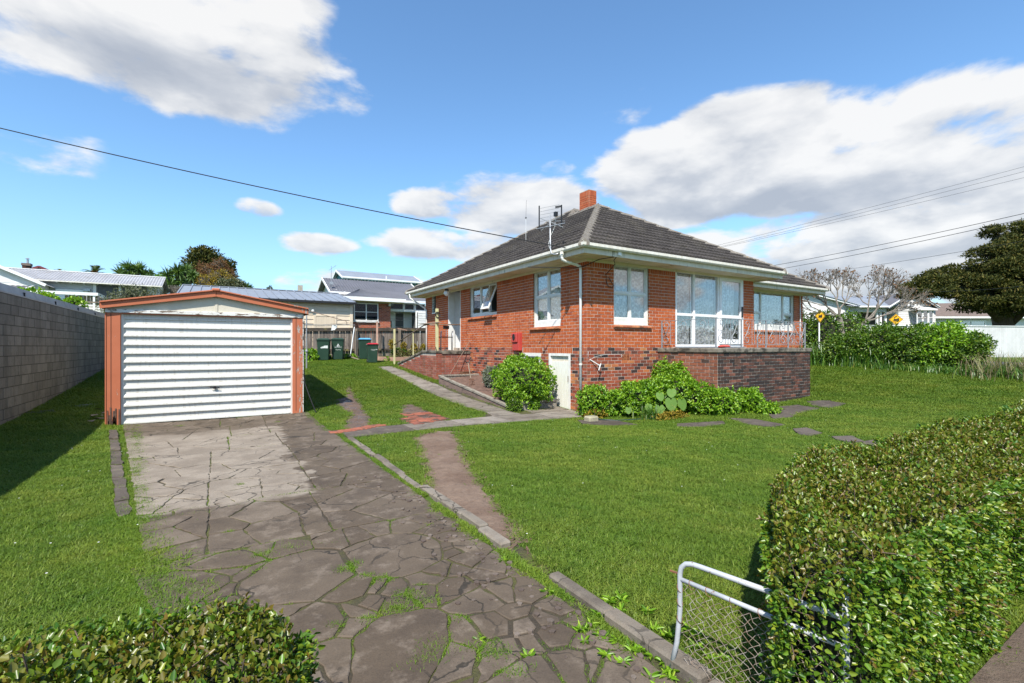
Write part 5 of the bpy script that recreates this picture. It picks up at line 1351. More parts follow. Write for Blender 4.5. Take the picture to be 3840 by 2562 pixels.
for i in range(4): MB().tube([(6.92 + i * .045, 13.82, .58), (6.90 + i * .055, 13.80, .50), (6.90 + i * .055, 13.76, .34)], .008, 5).build('tine', M['rust'], fk)
MB().bar((6.89, 13.82, .58), (7.08, 13.82, .58), .02, .02).build('yoke', M['rust'], fk)
bx = thing('rusty_tin', 'rusty square tin beside the porch wall', 'tin', (7.72, 15.75, .42))
MB().box(7.55, 7.9, 15.58, 15.88, .42, .70).build('body', M['rust'], bx, bevel=.01); MB().box(7.57, 7.88, 15.60, 15.86, .701, .706).build('dark_opening', M['dark'], bx); MB().box(7.54, 7.91, 15.57, 15.59, .70, .72).box(7.54, 7.91, 15.87, 15.89, .70, .72).build('rim', M['rust'], bx)  # body is solid; a near-black sheet on top paints the shaded inside
rk = thing('lawn_rake', 'long handled rake leaning on the porch wall', 'rake', (6.9, 15.6, .35))
MB().tube([(6.95, 15.62, .50), (7.98, 15.9, 1.86)], .010, 7).build('shaft', M['railpipe'], rk)
for i in range(9): MB().tube([(6.95, 15.62, .50), (6.74 + i * .03, 15.50 + i * .022, .33)], .004, 4).build('tine', M['black'], rk)
MB().bar((6.80, 15.52, .39), (6.98, 15.66, .39), .015, .01).build('brace', M['black'], rk)

# ------------------------------------------------------------------ paling fence and yard things at the back
fence = thing('paling_fence', 'weathered brown paling fence across the back of the yard', 'fence', (6, 25.6, 1))
M['paling'] = plain('paling_timber', (0.21, 0.175, 0.145), (0.115, 0.09, 0.075), 3, .9, .3, 40, stretch=(7, 7, .7), dirt=(.045, .035, .03), dscale=2, dlo=.48, dhi=.72, rnd=.35)
M['mossrail'] = plain('mossy_rail_timber', (0.085, 0.065, 0.05), (0.05, 0.04, 0.03), 5, .9, .3, 40, dirt=(.20, .17, .06), dscale=3, dlo=.55, dhi=.66)
ft = lambda x: 2.50 + .0205 * x
x = -1.9
while x < 11.5:
    w = random.uniform(.125, .15); lean = random.uniform(-.012, .012); zt = ft(x) - .03 + random.uniform(-.03, .02); z0 = G(x, 25.6) - .05 + random.uniform(0, .08)
    MB().add([(x + sx * w / 2 + (lean if zz else 0), 25.62 + dy, (zt if zz else z0)) for zz in (0, 1) for sx, dy in ((-1, 0), (1, 0), (1, .02), (-1, .02))], [(0, 1, 5, 4), (1, 2, 6, 5), (2, 3, 7, 6), (3, 0, 4, 7), (4, 5, 6, 7), (3, 2, 1, 0)]).build('paling', M['paling'], fence)
    x += w + random.uniform(.006, .02)
MB().bar((-1.9, 25.58, ft(-1.9) - .10), (11.5, 25.58, ft(11.5) - .10), .07, .17).build('rail', M['mossrail'], fence); MB().bar((-1.9, 25.57, 1.42), (11.5, 25.57, 1.5), .08, .10).build('rail', M['mossrail'], fence)
for x in (-.5, 2.4, 6.17, 8.5, 10.7): MB().box(x - .055, x + .055, 25.42, 25.53, G(x, 25.5) - .1, ft(x) - .06).build('post', M['wood'], fence)

M['bin'] = plain('dark_green_plastic', (0.022, 0.052, 0.034), (0.017, 0.043, 0.028), 4, .42)
M['lid_green'] = plain('green_lid_plastic', (0.024, 0.056, 0.036), rough=.4); M['lid_blue'] = plain('blue_lid_plastic', (0.10, 0.33, 0.60), rough=.4); M['lid_red'] = plain('red_lid_plastic', (0.42, 0.02, 0.028), rough=.4)
M['print'] = plain('white_print', (.72, .74, .72), rough=.6)
def text(body, size, M4, parent, mat, name='lettering'):
    cu = bpy.data.curves.new(name, 'FONT'); cu.body = body; cu.size = size; cu.align_x = 'CENTER'; cu.extrude = .0008
    tmp = bpy.data.objects.new(name, cu); me = bpy.data.meshes.new_from_object(tmp); bpy.data.objects.remove(tmp); me.materials.clear(); me.materials.append(mat)
    o = link_mesh(name, me, parent); o.matrix_local = M4; return o
def wheelie(x, y, a, h, w, d, lid, label):
    z = G(x, y) - .01; t = thing('wheelie_bin', label, 'bin', (x, y, z), 'wheelie bins along the back fence'); hb = h * .93
    mb = MB(); wb, db = w * .39, d * .37
    vs = [(-wb, -db, .03), (wb, -db, .03), (wb, db, .03), (-wb, db, .03), (-w / 2 + .02, -d / 2 + .01, hb), (w / 2 - .02, -d / 2 + .01, hb), (w / 2 - .02, d / 2 - .04, hb), (-w / 2 + .02, d / 2 - .04, hb)]
    mb.add(vs, [(0, 3, 2, 1), (4, 5, 6, 7), (0, 1, 5, 4), (1, 2, 6, 5), (2, 3, 7, 6), (3, 0, 4, 7)])
    RM = Matrix.Translation((x, y, z)) @ Matrix.Rotation(a, 4, 'Z')
    b = mb.xform(RM).build('body', M['bin'], t, bevel=.03)
    MB().box(-w / 2 + .005, w / 2 - .005, -d / 2 - .005, d / 2 - .03, hb - .055, hb - .005).xform(RM).build('rim', M['bin'], t, bevel=.012)
    lm = MB(); lm.box(-w / 2 - .005, w / 2 + .005, -d / 2 - .03, d / 2 - .02, hb, hb + .028); lm.add([(-w / 2 + .03, -d / 2 + .0, hb + .028), (w / 2 - .03, -d / 2 + .0, hb + .028), (w / 2 - .03, d / 2 - .06, hb + .028), (-w / 2 + .03, d / 2 - .06, hb + .028), (-w / 2 + .08, -d / 2 + .07, h), (w / 2 - .08, -d / 2 + .07, h), (w / 2 - .08, d / 2 - .1, h), (-w / 2 + .08, d / 2 - .1, h)], [(4, 5, 6, 7), (0, 1, 5, 4), (1, 2, 6, 5), (2, 3, 7, 6), (3, 0, 4, 7)])
    lm.xform(RM).build('lid', lid, t, bevel=.01)
    MB().bar((-w * .34, d / 2 + .02, hb - .03), (w * .34, d / 2 + .02, hb - .03), .03, .03).xform(RM).build('handle', M['bin'], t)
    for s in (-1, 1):
        wm = MB().lathe([(.06, -.025), (.10, -.025), (.10, .025), (.06, .025)], (0, 0, 0), 14).xform(RM @ Matrix.Translation((s * (w / 2 - .05), d * .42, .10)) @ Matrix.Rotation(R(90), 4, 'Y')); wm.build('wheel', M['black'], t)
    tilt = math.atan2((d / 2 - .01) - db, hb - .03)
    def face(u, v): # matrix on the sloping front face (local to thing)
        f = (v - .03) / (hb - .03); yy = -db - ((d / 2 - .01) - db) * f - .004
        return Matrix.Rotation(a, 4, 'Z') @ Matrix.Translation((u, yy, v)) @ Matrix.Rotation(R(90) + tilt, 4, 'X')
    return t, face, RM
def flat(name, pts, Mf, t, mat):
    mb = MB().add([(x, y, .0) for x, y in pts] , [tuple(range(len(pts)))]); mb.xform(Mf); me = bpy.data.meshes.new(name); me.from_pydata(mb.v, [], mb.f); me.materials.append(mat); return link_mesh(name, me, t)
va = -YAW * .3
b1, f1, _ = wheelie(4.33, 24.06, va - .1, 1.07, .60, .70, M['lid_green'], 'green wheelie bin with torn white sticker, leftmost by the clothesline pole')
flat('sticker', [(-.15, .0), (-.1, -.01), (-.09, .03), (-.02, .02), (.0, .06), (.17, .07), (.17, -.06), (.02, -.05), (-.14, -.06)], f1(.03, .66), b1, M['print'])
b2, f2, _ = wheelie(5.0, 24.19, va - .1, 1.07, .60, .70, M['lid_green'], 'green wheelie bin with white triangle emblem and lettering on its front')
flat('emblem', [(-.075, -.05), (0, .085), (.075, -.05), (.045, -.05), (.0, .035), (-.03, -.02), (.01, -.02), (.025, -.05)], f2(.03, .72), b2, M['print'])
text('AUCKLAND', .062, f2(.03, .615), b2, M['print']); text('Recycling', .058, f2(.03, .50), b2, M['print'])
b3, f3, _ = wheelie(6.22, 24.0, va, 1.07, .60, .70, M['lid_blue'], 'green wheelie bin with sky blue lid near the fence post')
flat('sticker', [(-.02, -.03), (.16, -.03), (.16, .03), (.03, .04), (-.02, .0)], f3(.08, .76), b3, M['print'])
b4, f4, _ = wheelie(6.02, 21.85, va, .93, .50, .55, M['lid_red'], 'smaller green wheelie bin with red lid, nearest of the bins')
text('AUCKLAND', .042, f4(.02, .62), b4, M['print']); text('COUNCIL', .034, f4(.02, .575), b4, M['print']); flat('emblem', [(.11, -.01), (.135, .035), (.16, -.01)], f4(.03, .63), b4, M['print'])

cl = thing('clothesline', 'grey pole clothesline with folded arm and wires by the garage', 'clothesline', (3.09, 20.83, .72))
MB().tube([(3.09, 20.83, .65), (3.09, 20.83, 1.45)], .032, 10).build('socket', M['steel'], cl); MB().tube([(3.09, 20.83, 1.45), (3.09, 20.83, 3.08)], .024, 10).build('pole', M['steel'], cl)
MB().lathe([(.045, -.05), (.06, -.03), (.06, .03), (.045, .05)], (3.09, 20.83, 1.45), 12).build('collar', M['steel'], cl)
MB().tube([(3.15, 20.75, 3.08), (4.42, 19.92, 2.66), (4.46, 19.9, 2.60), (4.45, 19.9, 2.52)], .014, 6).build('arm', M['railpipe'], cl)
MB().tube([(2.2, 21.2, 2.5), (4.75, 19.77, 2.5)], .012, 6).build('crossbar', M['steel'], cl)
for k in range(3): MB().tube([(2.3, 21.1 - k * .25, 2.47 + .02 * k), (3.5, 20.4 - k * .3, 2.44 + .02 * k), (6.9, 18.6 - k * .3, 2.75 + .05 * k)], .004, 4).build('wire', M['wire'], cl)
pg = MB()
for i in range(3): pg.add([(3.95 + .05 * i, 20.2, 2.5), (4.02 + .06 * i, 20.18, 2.5), (4.05 + .03 * i, 20.16, 2.30 + .04 * i), (3.92 + .05 * i, 20.22, 2.28)], [(0, 1, 2, 3)])
tag(pg.build('peg_rag', M['print'], None, loc=(4, 20.2, 2.5)), 'small white rag pegged on the clothesline wire', 'rag')
M['pinkpost'] = plain('pinkish_timber', (.36, .22, .16), (.26, .16, .12), 4, .8, .1, 30)
tag(MB().bar((7.1, 24.9, .95), (7.19, 25.2, 2.95), .10, .05).build('timber_stake', M['pinkpost'], None, loc=(7.1, 24.9, .95)), 'tall pinkish timber stake leaning at the fence behind the blue lidded bin', 'stake')
tag(MB().bar((5.75, 25.0, .98), (6.05, 25.3, 2.65), .035, .035).build('timber_stake', M['print'], None, loc=(5.75, 25, .98)), 'thin white stick leaning on the fence left of the blue lidded bin', 'stick')
tag(MB().bar((6.75, 20.95, .8), (6.75, 20.95, 2.42), .07, .07).build('timber_post', M['yellow_timber'], None, loc=(6.75, 20.95, .8)), 'pale timber post at the foot of the porch handrail', 'post')
tag(MB().bar((6.85, 20.8, 2.44), (7.25, 20.7, 2.36), .10, .03).build('timber_offcut', M['pinkpost'], None, loc=(6.85, 20.8, 2.4)), 'short pinkish offcut fixed at the top of the pale post', 'offcut')
for i, (a, b, lb) in enumerate((((5.3, 24.5, 1.0), (6.1, 23.3, .96), 'long grey batten lying in the grass beside the bins'), ((5.2, 24.8, 1.3), (5.95, 23.9, 1.0), 'brown batten leaning on the fence between the bins'))):
    tag(MB().bar(a, b, .06, .04).build('batten', M['wood'], None, loc=a), lb, 'batten')
tag(MB().tube([(3.1, 24.6, 1.9), (3.35, 24.4, 2.0), (3.3, 24.4, 1.7), (3.1, 24.5, 1.5), (3.3, 24.4, 1.3), (3.1, 24.3, 1.05)], .02, 6).build('garden_hose', M['teal'], None, loc=(3.1, 24.4, 1.0)), 'green hose hanging on the fence behind the clothesline pole', 'hose')
gb = thing('garden_edging', 'pinkish brown board edging of the back garden bed', 'edging', (7.1, 22.1, .9))
for (a, b) in (((6.5, 22.9), (7.1, 22.08)), ((7.12, 22.06), (8.0, 22.0))): MB().bar((*a, G(*a) + .08), (*b, G(*b) + .08), .05, .28).build('board', M['pinkpost'], gb)

# ------------------------------------------------------------------ things along the front of the house
tag(MB().tube([(7.72, 8.75, .1), (7.55, 8.55, -.02), (7.5, 8.3, -.05), (7.75, 8.05, -.06), (8.15, 7.9, -.05), (8.5, 7.75, -.04), (8.8, 7.75, .0)], .013, 6).build('garden_hose', M['teal'], None, loc=(7.6, 8.4, -.07), smooth=True), 'dark green garden hose trailing out of the front shrubs', 'hose')
M['stone'] = plain('sandy_stone', (.34, .31, .21), (.24, .22, .15), 8, .9, .4, 60)
tag(MB().box(7.1, 7.38, 8.2, 8.42, -.12, .05).build('stone_block', M['stone'], None, loc=(7.24, 8.3, -.1), bevel=.03), 'pale sandstone block on the ground before the front shrubs', 'stone')
ant = thing('tv_antenna', 'grey television antenna on a mast at the left gutter', 'antenna', (7.33, 9.75, 3.98))
MB().tube([(7.30, 9.62, 3.96), (7.27, 9.72, 3.95), (7.26, 9.86, 4.0), (7.26, 9.9, 4.15), (7.26, 9.92, 5.0)], .018, 8).build('mast', M['steel'], ant, smooth=True)
MB().tube([(7.05, 10.25, 4.68), (7.42, 9.5, 4.72)], .009, 6).build('boom', M['steel'], ant)
for k in range(7):
    z = 4.70 + k * .085; MB().tube([(7.14, 10.18, z), (7.38, 9.68, z + .01)], .004, 4).build('element', M['steel'], ant)
MB().bar((7.12, 10.2, 4.64), (7.12, 10.2, 5.28), .03, .02).build('end_bar', M['black'], ant); MB().bar((7.4, 9.62, 4.62), (7.4, 9.62, 5.20), .03, .02).build('end_bar', M['black'], ant)
for a, b in (((7.26, 9.92, 4.82), (7.45, 9.55, 4.95)), ((7.26, 9.92, 4.82), (7.40, 9.55, 4.62)), ((7.26, 9.92, 4.80), (7.10, 10.15, 4.95)), ((7.26, 9.92, 4.86), (7.50, 9.6, 4.80)), ((7.26, 9.92, 4.78), (7.12, 10.12, 4.62))): MB().tube([a, b], .009, 5).build('dipole', M['steel'], ant)
MB().box(7.3, 7.38, 9.74, 9.82, 4.94, 5.05).build('balun', M['black'], ant); MB().bar((7.30, 9.75, 5.16), (7.42, 9.66, 5.18), .04, .04).build('balun', M['black'], ant)
MB().tube([(7.34, 9.8, 4.95), (7.36, 9.84, 4.7), (7.3, 9.92, 4.5), (7.24, 9.96, 4.25), (7.29, 9.9, 4.02)], .006, 5).build('lead', M['print'], ant)
wa = thing('whip_antenna', 'thin whip antenna rising from the left roof slope', 'antenna', (9.55, 13.62, 5.4))
zb_ = zr(9.6 - RX) + .05
MB().tube([(9.6, 14.6, zb_ - .08), (9.6, 14.6, zb_ + .85)], .006, 5).build('rod', M['print'], wa); MB().lathe([(.004, -.03), (.04, 0), (.004, .03)], (9.6, 14.6, zb_ + .85), 8).build('bead', M['wire'], wa); MB().tube([(9.6, 14.6, zb_ + .87), (9.62, 14.6, zb_ + 1.5)], .005, 4).build('tip', M['wire'], wa)
# loose cable and clips at the corner, under the eave and on the plinth
tag(MB().tube([(8.42, EY + .02, 3.86), (8.1, 9.0, 3.80), (7.9, 9.35, 3.66), (7.8, 9.6, 3.64), (6.9, 10.4, 3.7)], .011, 6).build('cable', M['wire'], None, loc=(8.1, 9, 3.8)), 'cable strung under the eave round the house corner', 'cable')
tag(MB().tube([(8.5, EY, 3.89), (8.44, EY + .06, 3.78), (8.52, EY + .1, 3.70), (8.62, Y0 - .06, 3.5), (8.66, Y0 - .04, 3.3), (8.74, Y0 - .03, 3.2), (8.86, Y0 - .03, 3.18), (8.93, Y0 - .03, 3.24), (8.84, Y0 - .03, 3.32), (8.72, Y0 - .05, 3.45)], .009, 6).build('cable', M['wire'], None, loc=(8.5, 8.8, 3.8), smooth=True), 'black loop of loose cable hanging beside the front four-pane window', 'cable')
tag(MB().tube([(8.0, 9.3, 1.5), (8.04, Y0 - .03, 1.25), (8.25, Y0 - .035, 1.36), (8.6, Y0 - .03, 1.42), (9.1, Y0 - .03, 1.42), (9.28, Y0 - .03, 1.38)], .0035, 5).build('cable', M['print'], None, loc=(8, 9.3, 1.4), smooth=True), 'thin white cable running along the brick base to a vent', 'cable')
tap = thing('hose_bracket', 'white bracket sticking out of the plinth by the downpipe', 'bracket', (8.25, Y0, 1.2))
MB().bar((8.12, Y0, 1.30), (8.36, Y0 - .12, 1.14), .018, .018).build('arm', M['print'], tap); MB().bar((8.31, Y0 - .13, 1.02), (8.39, Y0 - .12, 1.19), .02, .018).build('arm', M['print'], tap)

# ------------------------------------------------------------------ neighbours, left and behind
M['board_white'] = plain('white_weatherboard', (0.66, 0.655, 0.64), (0.58, 0.575, 0.56), 1.5, .6, dirt=(.5, .5, .48), dscale=1.0, dlo=.55, dhi=.8)
M['fence_white'] = plain('white_fence_paint', (0.52, 0.52, 0.515), (0.45, 0.45, 0.445), 1.5, .6, rnd=.06)
M['board_grey'] = plain('pale_grey_weatherboard', (0.46, 0.47, 0.47), (0.40, 0.41, 0.41), 1.5, .6)
M['board_beige'] = plain('beige_board', (0.66, 0.55, 0.41), (0.60, 0.50, 0.37), 1.5, .6, rnd=.05)
M['board_teal'] = plain('teal_board', (0.035, 0.20, 0.22), (0.03, 0.17, 0.19), 1.5, .6)
M['iron_grey'] = plain('grey_painted_iron', (0.22, 0.245, 0.28), (0.18, 0.20, 0.235), 1.2, .5, dirt=(.28, .29, .30), dscale=1.2, dlo=.55, dhi=.8)
M['iron_dark'] = plain('dark_painted_iron', (0.115, 0.115, 0.13), (0.095, 0.095, 0.105), 1.2, .6)
M['iron_pale'] = plain('weathered_pale_iron', (0.36, 0.36, 0.375), (0.28, 0.28, 0.29), 1.6, .6, dirt=(.27, .25, .23), dscale=2.2, dlo=.52, dhi=.75)
M['iron_blue'] = plain('pale_blue_iron', (0.34, 0.45, 0.52), (0.30, 0.41, 0.48), 1.2, .5)
M['iron_red'] = plain('dark_red_iron', (0.17, 0.035, 0.035), (0.13, 0.03, 0.03), 1.2, .6)
M['tile_brown'] = plain('brown_far_tiles', (0.17, 0.125, 0.10), (0.12, 0.09, 0.075), 5, .8, .3, 12)
M['far_curtain'] = plain('far_net_curtain', (0.50, 0.53, 0.58), (0.30, 0.33, 0.38), 14, .8, stretch=(6, 6, .3))
M['dim'] = plain('dim_recess', (0.10, 0.10, 0.105), rough=.9)  # dark grey stands in for the shade of porches and rooms

def boards(parent, a, b, z0, z1, mat, pitch=.15, T_=None, name='weatherboards', single=False, th=.018):
    """horizontal weatherboards between plan points a and b (outside to the right of a->b), each with its own lip"""
    a = Vector((*a, 0)); b = Vector((*b, 0)); d = (b - a).normalized(); n = Vector((d.y, -d.x, 0)); k = int((z1 - z0) / pitch + .999); allb = MB()
    for i in range(k):
        za = z0 + i * pitch; zb = min(za + pitch, z1); mb = MB() if single else allb
        mb.add([a + n * th + Vector((0, 0, za)), b + n * th + Vector((0, 0, za)), b + n * .002 + Vector((0, 0, zb)), a + n * .002 + Vector((0, 0, zb)), a + Vector((0, 0, za)), b + Vector((0, 0, za))], [(0, 1, 2, 3), (4, 5, 1, 0)])
        if single:
            if T_ is not None: mb.xform(T_)
            mb.build('board', mat, parent, fix=False)
    if not single:
        if T_ is not None: allb.xform(T_)
        allb.build(name, mat, parent, kind='stuff', fix=False)
def wallbox(parent, x0, x1, y0, y1, z0, z1, mat, T_=None, name='wall'):
    mb = MB().box(x0, x1, y0, y1, z0, z1)
    if T_ is not None: mb.xform(T_)
    return mb.build(name, mat, parent)
def roofsheet(parent, a, b, c, d, mat, pitch=.20, amp=.018, T_=None, th=.0):
    mb = MB(); corrugated(mb, a, b, c, d, pitch, amp)
    if T_ is not None: mb.xform(T_)
    return mb.build('roof', mat, parent, fix=False)
def fwin(parent, x0, x1, y, z0, z1, cols, rows=1, T_=None, fr=.06, gm='glass_dark', back='far_curtain', frm='white_clean'):
    """a window facing -y: frame, panes, and what shows behind"""
    mb = MB().box(x0, x0 + fr, y - .05, y + .03, z0, z1).box(x1 - fr, x1, y - .05, y + .03, z0, z1).box(x0 + fr, x1 - fr, y - .049, y + .03, z0, z0 + fr).box(x0 + fr, x1 - fr, y - .049, y + .03, z1 - fr, z1)
    cw = (x1 - x0 - fr) / cols; rh = (z1 - z0 - fr) / rows
    for i in range(1, cols): mb.box(x0 + i * cw, x0 + i * cw + fr, y - .047, y + .03, z0 + fr, z1 - fr)
    for j in range(1, rows):
        for i in range(cols): mb.box(x0 + i * cw + fr, x0 + (i + 1) * cw, y - .045, y + .03, z0 + j * rh + fr * .2, z0 + j * rh + fr * .8)
    if T_ is not None: mb.xform(T_)
    w = mb.build('window', M[frm], parent)
    for i in range(cols):
        for j in range(rows):
            p = MB().box(x0 + i * cw + fr, x0 + (i + 1) * cw, y - .02, y - .015, z0 + j * rh + (fr if j == 0 else fr * .8), z0 + (j + 1) * rh + (0 if j == rows - 1 else fr * .2))
            if T_ is not None: p.xform(T_)
            p.build('pane', M[gm], w)
    bk = MB().box(x0 + fr, x1 - fr, y + .0, y + .02, z0 + fr, z1 - fr)
    if T_ is not None: bk.xform(T_)
    bk.build('backing', M[back], w)
    return w

# beige shed with a grey ribbed roof right behind the fence
sh = thing('beige_shed', 'long beige board shed with grey ribbed metal roof behind the fence', 'shed', (2.5, 27, 1.1))
wallbox(sh, -1.4, 6.3, 27.02, 35.4, .9, 4.0, M['board_beige'])
boards(sh, (-1.4, 27.02), (4.35, 27.02), 1.2, 4.0, M['board_beige'], .235, single=True, th=.03); boards(sh, (5.5, 27.02), (6.2, 27.02), 1.2, 4.0, M['board_beige'], .235, single=True, th=.03)
boards(sh, (4.35, 27.02), (5.5, 27.02), 3.315, 4.0, M['board_beige'], .235, single=True, th=.03)
wallbox(sh, 6.2, 6.36, 26.97, 27.1, .9, 4.0, M['board_beige'], name='corner_board')
dr = wallbox(sh, 4.46, 5.39, 26.985, 27.019, 1.2, 3.24, M['board_beige'], name='door')
for i in range(7): MB().box(4.47 + i * .13, 4.595 + i * .13, 26.975, 26.985, 1.2, 3.22).build('plank', M['board_beige'], dr)
MB().box(4.34, 4.455, 26.96, 27.02, 1.2, 3.315).box(5.395, 5.5, 26.96, 27.02, 1.2, 3.315).box(4.455, 5.395, 26.961, 27.02, 3.245, 3.315).build('door_frame', M['board_beige'], dr)
def ribroof(parent, x0, x1, y0, z0, y1, z1, mat, pitch=.42):
    mb = MB(); mb.quad((x0, y0, z0), (x1, y0, z0), (x1, y1, z1), (x0, y1, z1)); o = mb.build('roof', mat, parent, fix=False)
    x = x0
    while x <= x1 + .01:
        MB().bar((x, y0 - .01, z0 + .02), (x, y1, z1 + .02), .05, .045).build('rib', mat, o); x += pitch
rb = ribroof(sh, -1.55, 6.5, 26.75, 4.05, 31.3, 4.95, M['iron_grey']); MB().quad((-1.55, 35.7, 4.05), (6.5, 35.7, 4.05), (6.5, 31.3, 4.95), (-1.55, 31.3, 4.95)).build('roof', M['iron_grey'], sh, fix=False)
MB().box(-1.55, 6.5, 26.68, 26.76, 3.93, 4.04).build('gutter', M['black'], sh); MB().box(-1.55, 6.5, 31.2, 31.4, 4.96, 5.0).build('ridge_cap', M['iron_grey'], sh)
MB().extrude([(6.3, 27.02, 4.0), (6.3, 35.4, 4.0), (6.3, 31.3, 4.9)], (-.1, 0, 0)).build('gable', M['board_beige'], sh)
MB().lathe([(.001, -.08), (.07, -.05), (.08, .02), (.05, .06)], (4.3, 26.93, 3.52), 12).build('lamp', M['opal'], sh)

# brick house with dark iron roof
nb = thing('brick_neighbour', 'red brick house with dark iron hip roof behind the right end of the fence', 'house', (9, 30, 1.2))
bw_ = wallbox(nb, 6.6, 9.42, 30.0, 36.8, 1.0, 4.45, M['mortar_grey'])
M['nbrick1'] = brick_mat('neighbour_brick', [(0, (0.10, 0.05, 0.045)), (.12, (0.33, 0.08, 0.045)), (.6, (0.42, 0.115, 0.055)), (1, (0.36, 0.10, 0.06))], True); M['nbrick2'] = brick_mat('neighbour_brick_field', [(0, (0.10, 0.05, 0.045)), (.12, (0.33, 0.08, 0.045)), (.6, (0.42, 0.115, 0.055)), (1, (0.36, 0.10, 0.06))], False)
put_bricks(lay('Y', 30.0, 6.6, 9.42, 2.2, 4.34, [(7.1, 8.62, 3.22, 4.36)], 'nbrick'), {('Y', 30.0): bw_}, lambda x, y, z: z < 2.6)
fwin(nb, 7.12, 8.62, 29.97, 3.22, 4.33, 2, 2); MB().box(7.08, 8.66, 29.9, 30.0, 3.14, 3.21).build('sill', M['white_clean'], nb)
wallbox(nb, 9.42, 12.6, 31.4, 36.8, 1.0, 4.45, M['board_white'])
wallbox(nb, 11.35, 12.6, 30.25, 31.4, 1.0, 4.0, M['board_white']); boards(nb, (11.35, 30.25), (12.6, 30.25), 1.6, 4.0, M['board_white'], .16)
for i, x in enumerate((9.48, 10.5, 11.25)): fwin(nb, x, x + (1.0 if i == 0 else .72), 30.6, 4.03, 4.5, 1)
pd = wallbox(nb, 9.5, 10.15, 31.34, 31.399, 1.3, 3.95, M['white_clean'], name='door')
for i in range(5):
    MB().box(10.15, 10.72, 31.33, 31.36, 1.6 + i * .46, 2.02 + i * .46).build('pane', M['dim'], pd); MB().box(9.52, 9.9, 31.32, 31.338, 2.9 + .0, 3.36).build('pane', M['dim'], pd) if i == 0 else None
MB().box(10.13, 10.16, 31.30, 31.36, 1.3, 3.95).box(10.72, 10.78, 31.30, 31.36, 1.3, 3.95).build('door_frame', M['white_clean'], pd)
fw = wallbox(nb, 11.3, 11.349, 30.3, 31.3, 2.0, 3.9, M['dim'], name='side_window')
MB().box(9.4, 12.7, 30.55, 30.66, 3.93, 4.02).build('beam', M['white_clean'], nb); MB().box(11.22, 11.35, 30.3, 30.42, 1.0, 4.0).build('post', M['white_clean'], nb)
MB().box(9.28, 9.42, 29.93, 29.999, 4.2, 4.42).build('flood_lamp', M['opal'], nb)
def hip(parent, x0, x1, y0, y1, z, h, mat, amp=.018, pitch=.2):
    m = (y1 - y0) / 2
    A, B = (x0 + m, y0 + m, z + h), (x1 - m, y0 + m, z + h)
    mb = MB()
    corrugated(mb, (x0, y0, z), (x1, y0, z), B, A, pitch, amp); corrugated(mb, (x1, y1, z), (x0, y1, z), A, B, pitch, amp)
    corrugated(mb, (x0, y1, z), (x0, y0, z), A, A, pitch, amp); corrugated(mb, (x1, y0, z), (x1, y1, z), B, B, pitch, amp)
    return mb.build('roof', mat, parent, fix=False)
hip(nb, 6.45, 10.15, 29.4, 33.1, 4.66, .85, M['iron_dark']) if False else None
r_ = MB(); corrugated(r_, (6.45, 29.4, 4.66), (10.15, 29.4, 4.66), (8.3, 33.0, 5.52), (8.2, 33.0, 5.52)); corrugated(r_, (10.15, 29.4, 4.66), (10.15, 31.2, 4.66), (8.3, 33.0, 5.52), (8.3, 33.0, 5.53)); corrugated(r_, (6.45, 33.0, 4.66), (6.45, 29.4, 4.66), (8.2, 33.0, 5.52), (8.2, 33.0, 5.53)); r_.build('roof', M['iron_dark'], nb, fix=False)
r_ = MB(); corrugated(r_, (10.0, 30.2, 4.66), (14.5, 30.2, 4.66), (14.5, 33.4, 5.55), (8.3, 33.0, 5.52)); r_.build('roof', M['iron_dark'], nb, fix=False)
MB().box(6.4, 10.2, 29.32, 29.41, 4.42, 4.64).build('fascia', M['white_clean'], nb); MB().box(10.2, 14.5, 30.12, 30.2, 4.5, 4.64).build('fascia', M['white_clean'], nb); MB().box(6.45, 10.1, 29.41, 30.0, 4.40, 4.42).build('soffit', M['soffit'], nb)

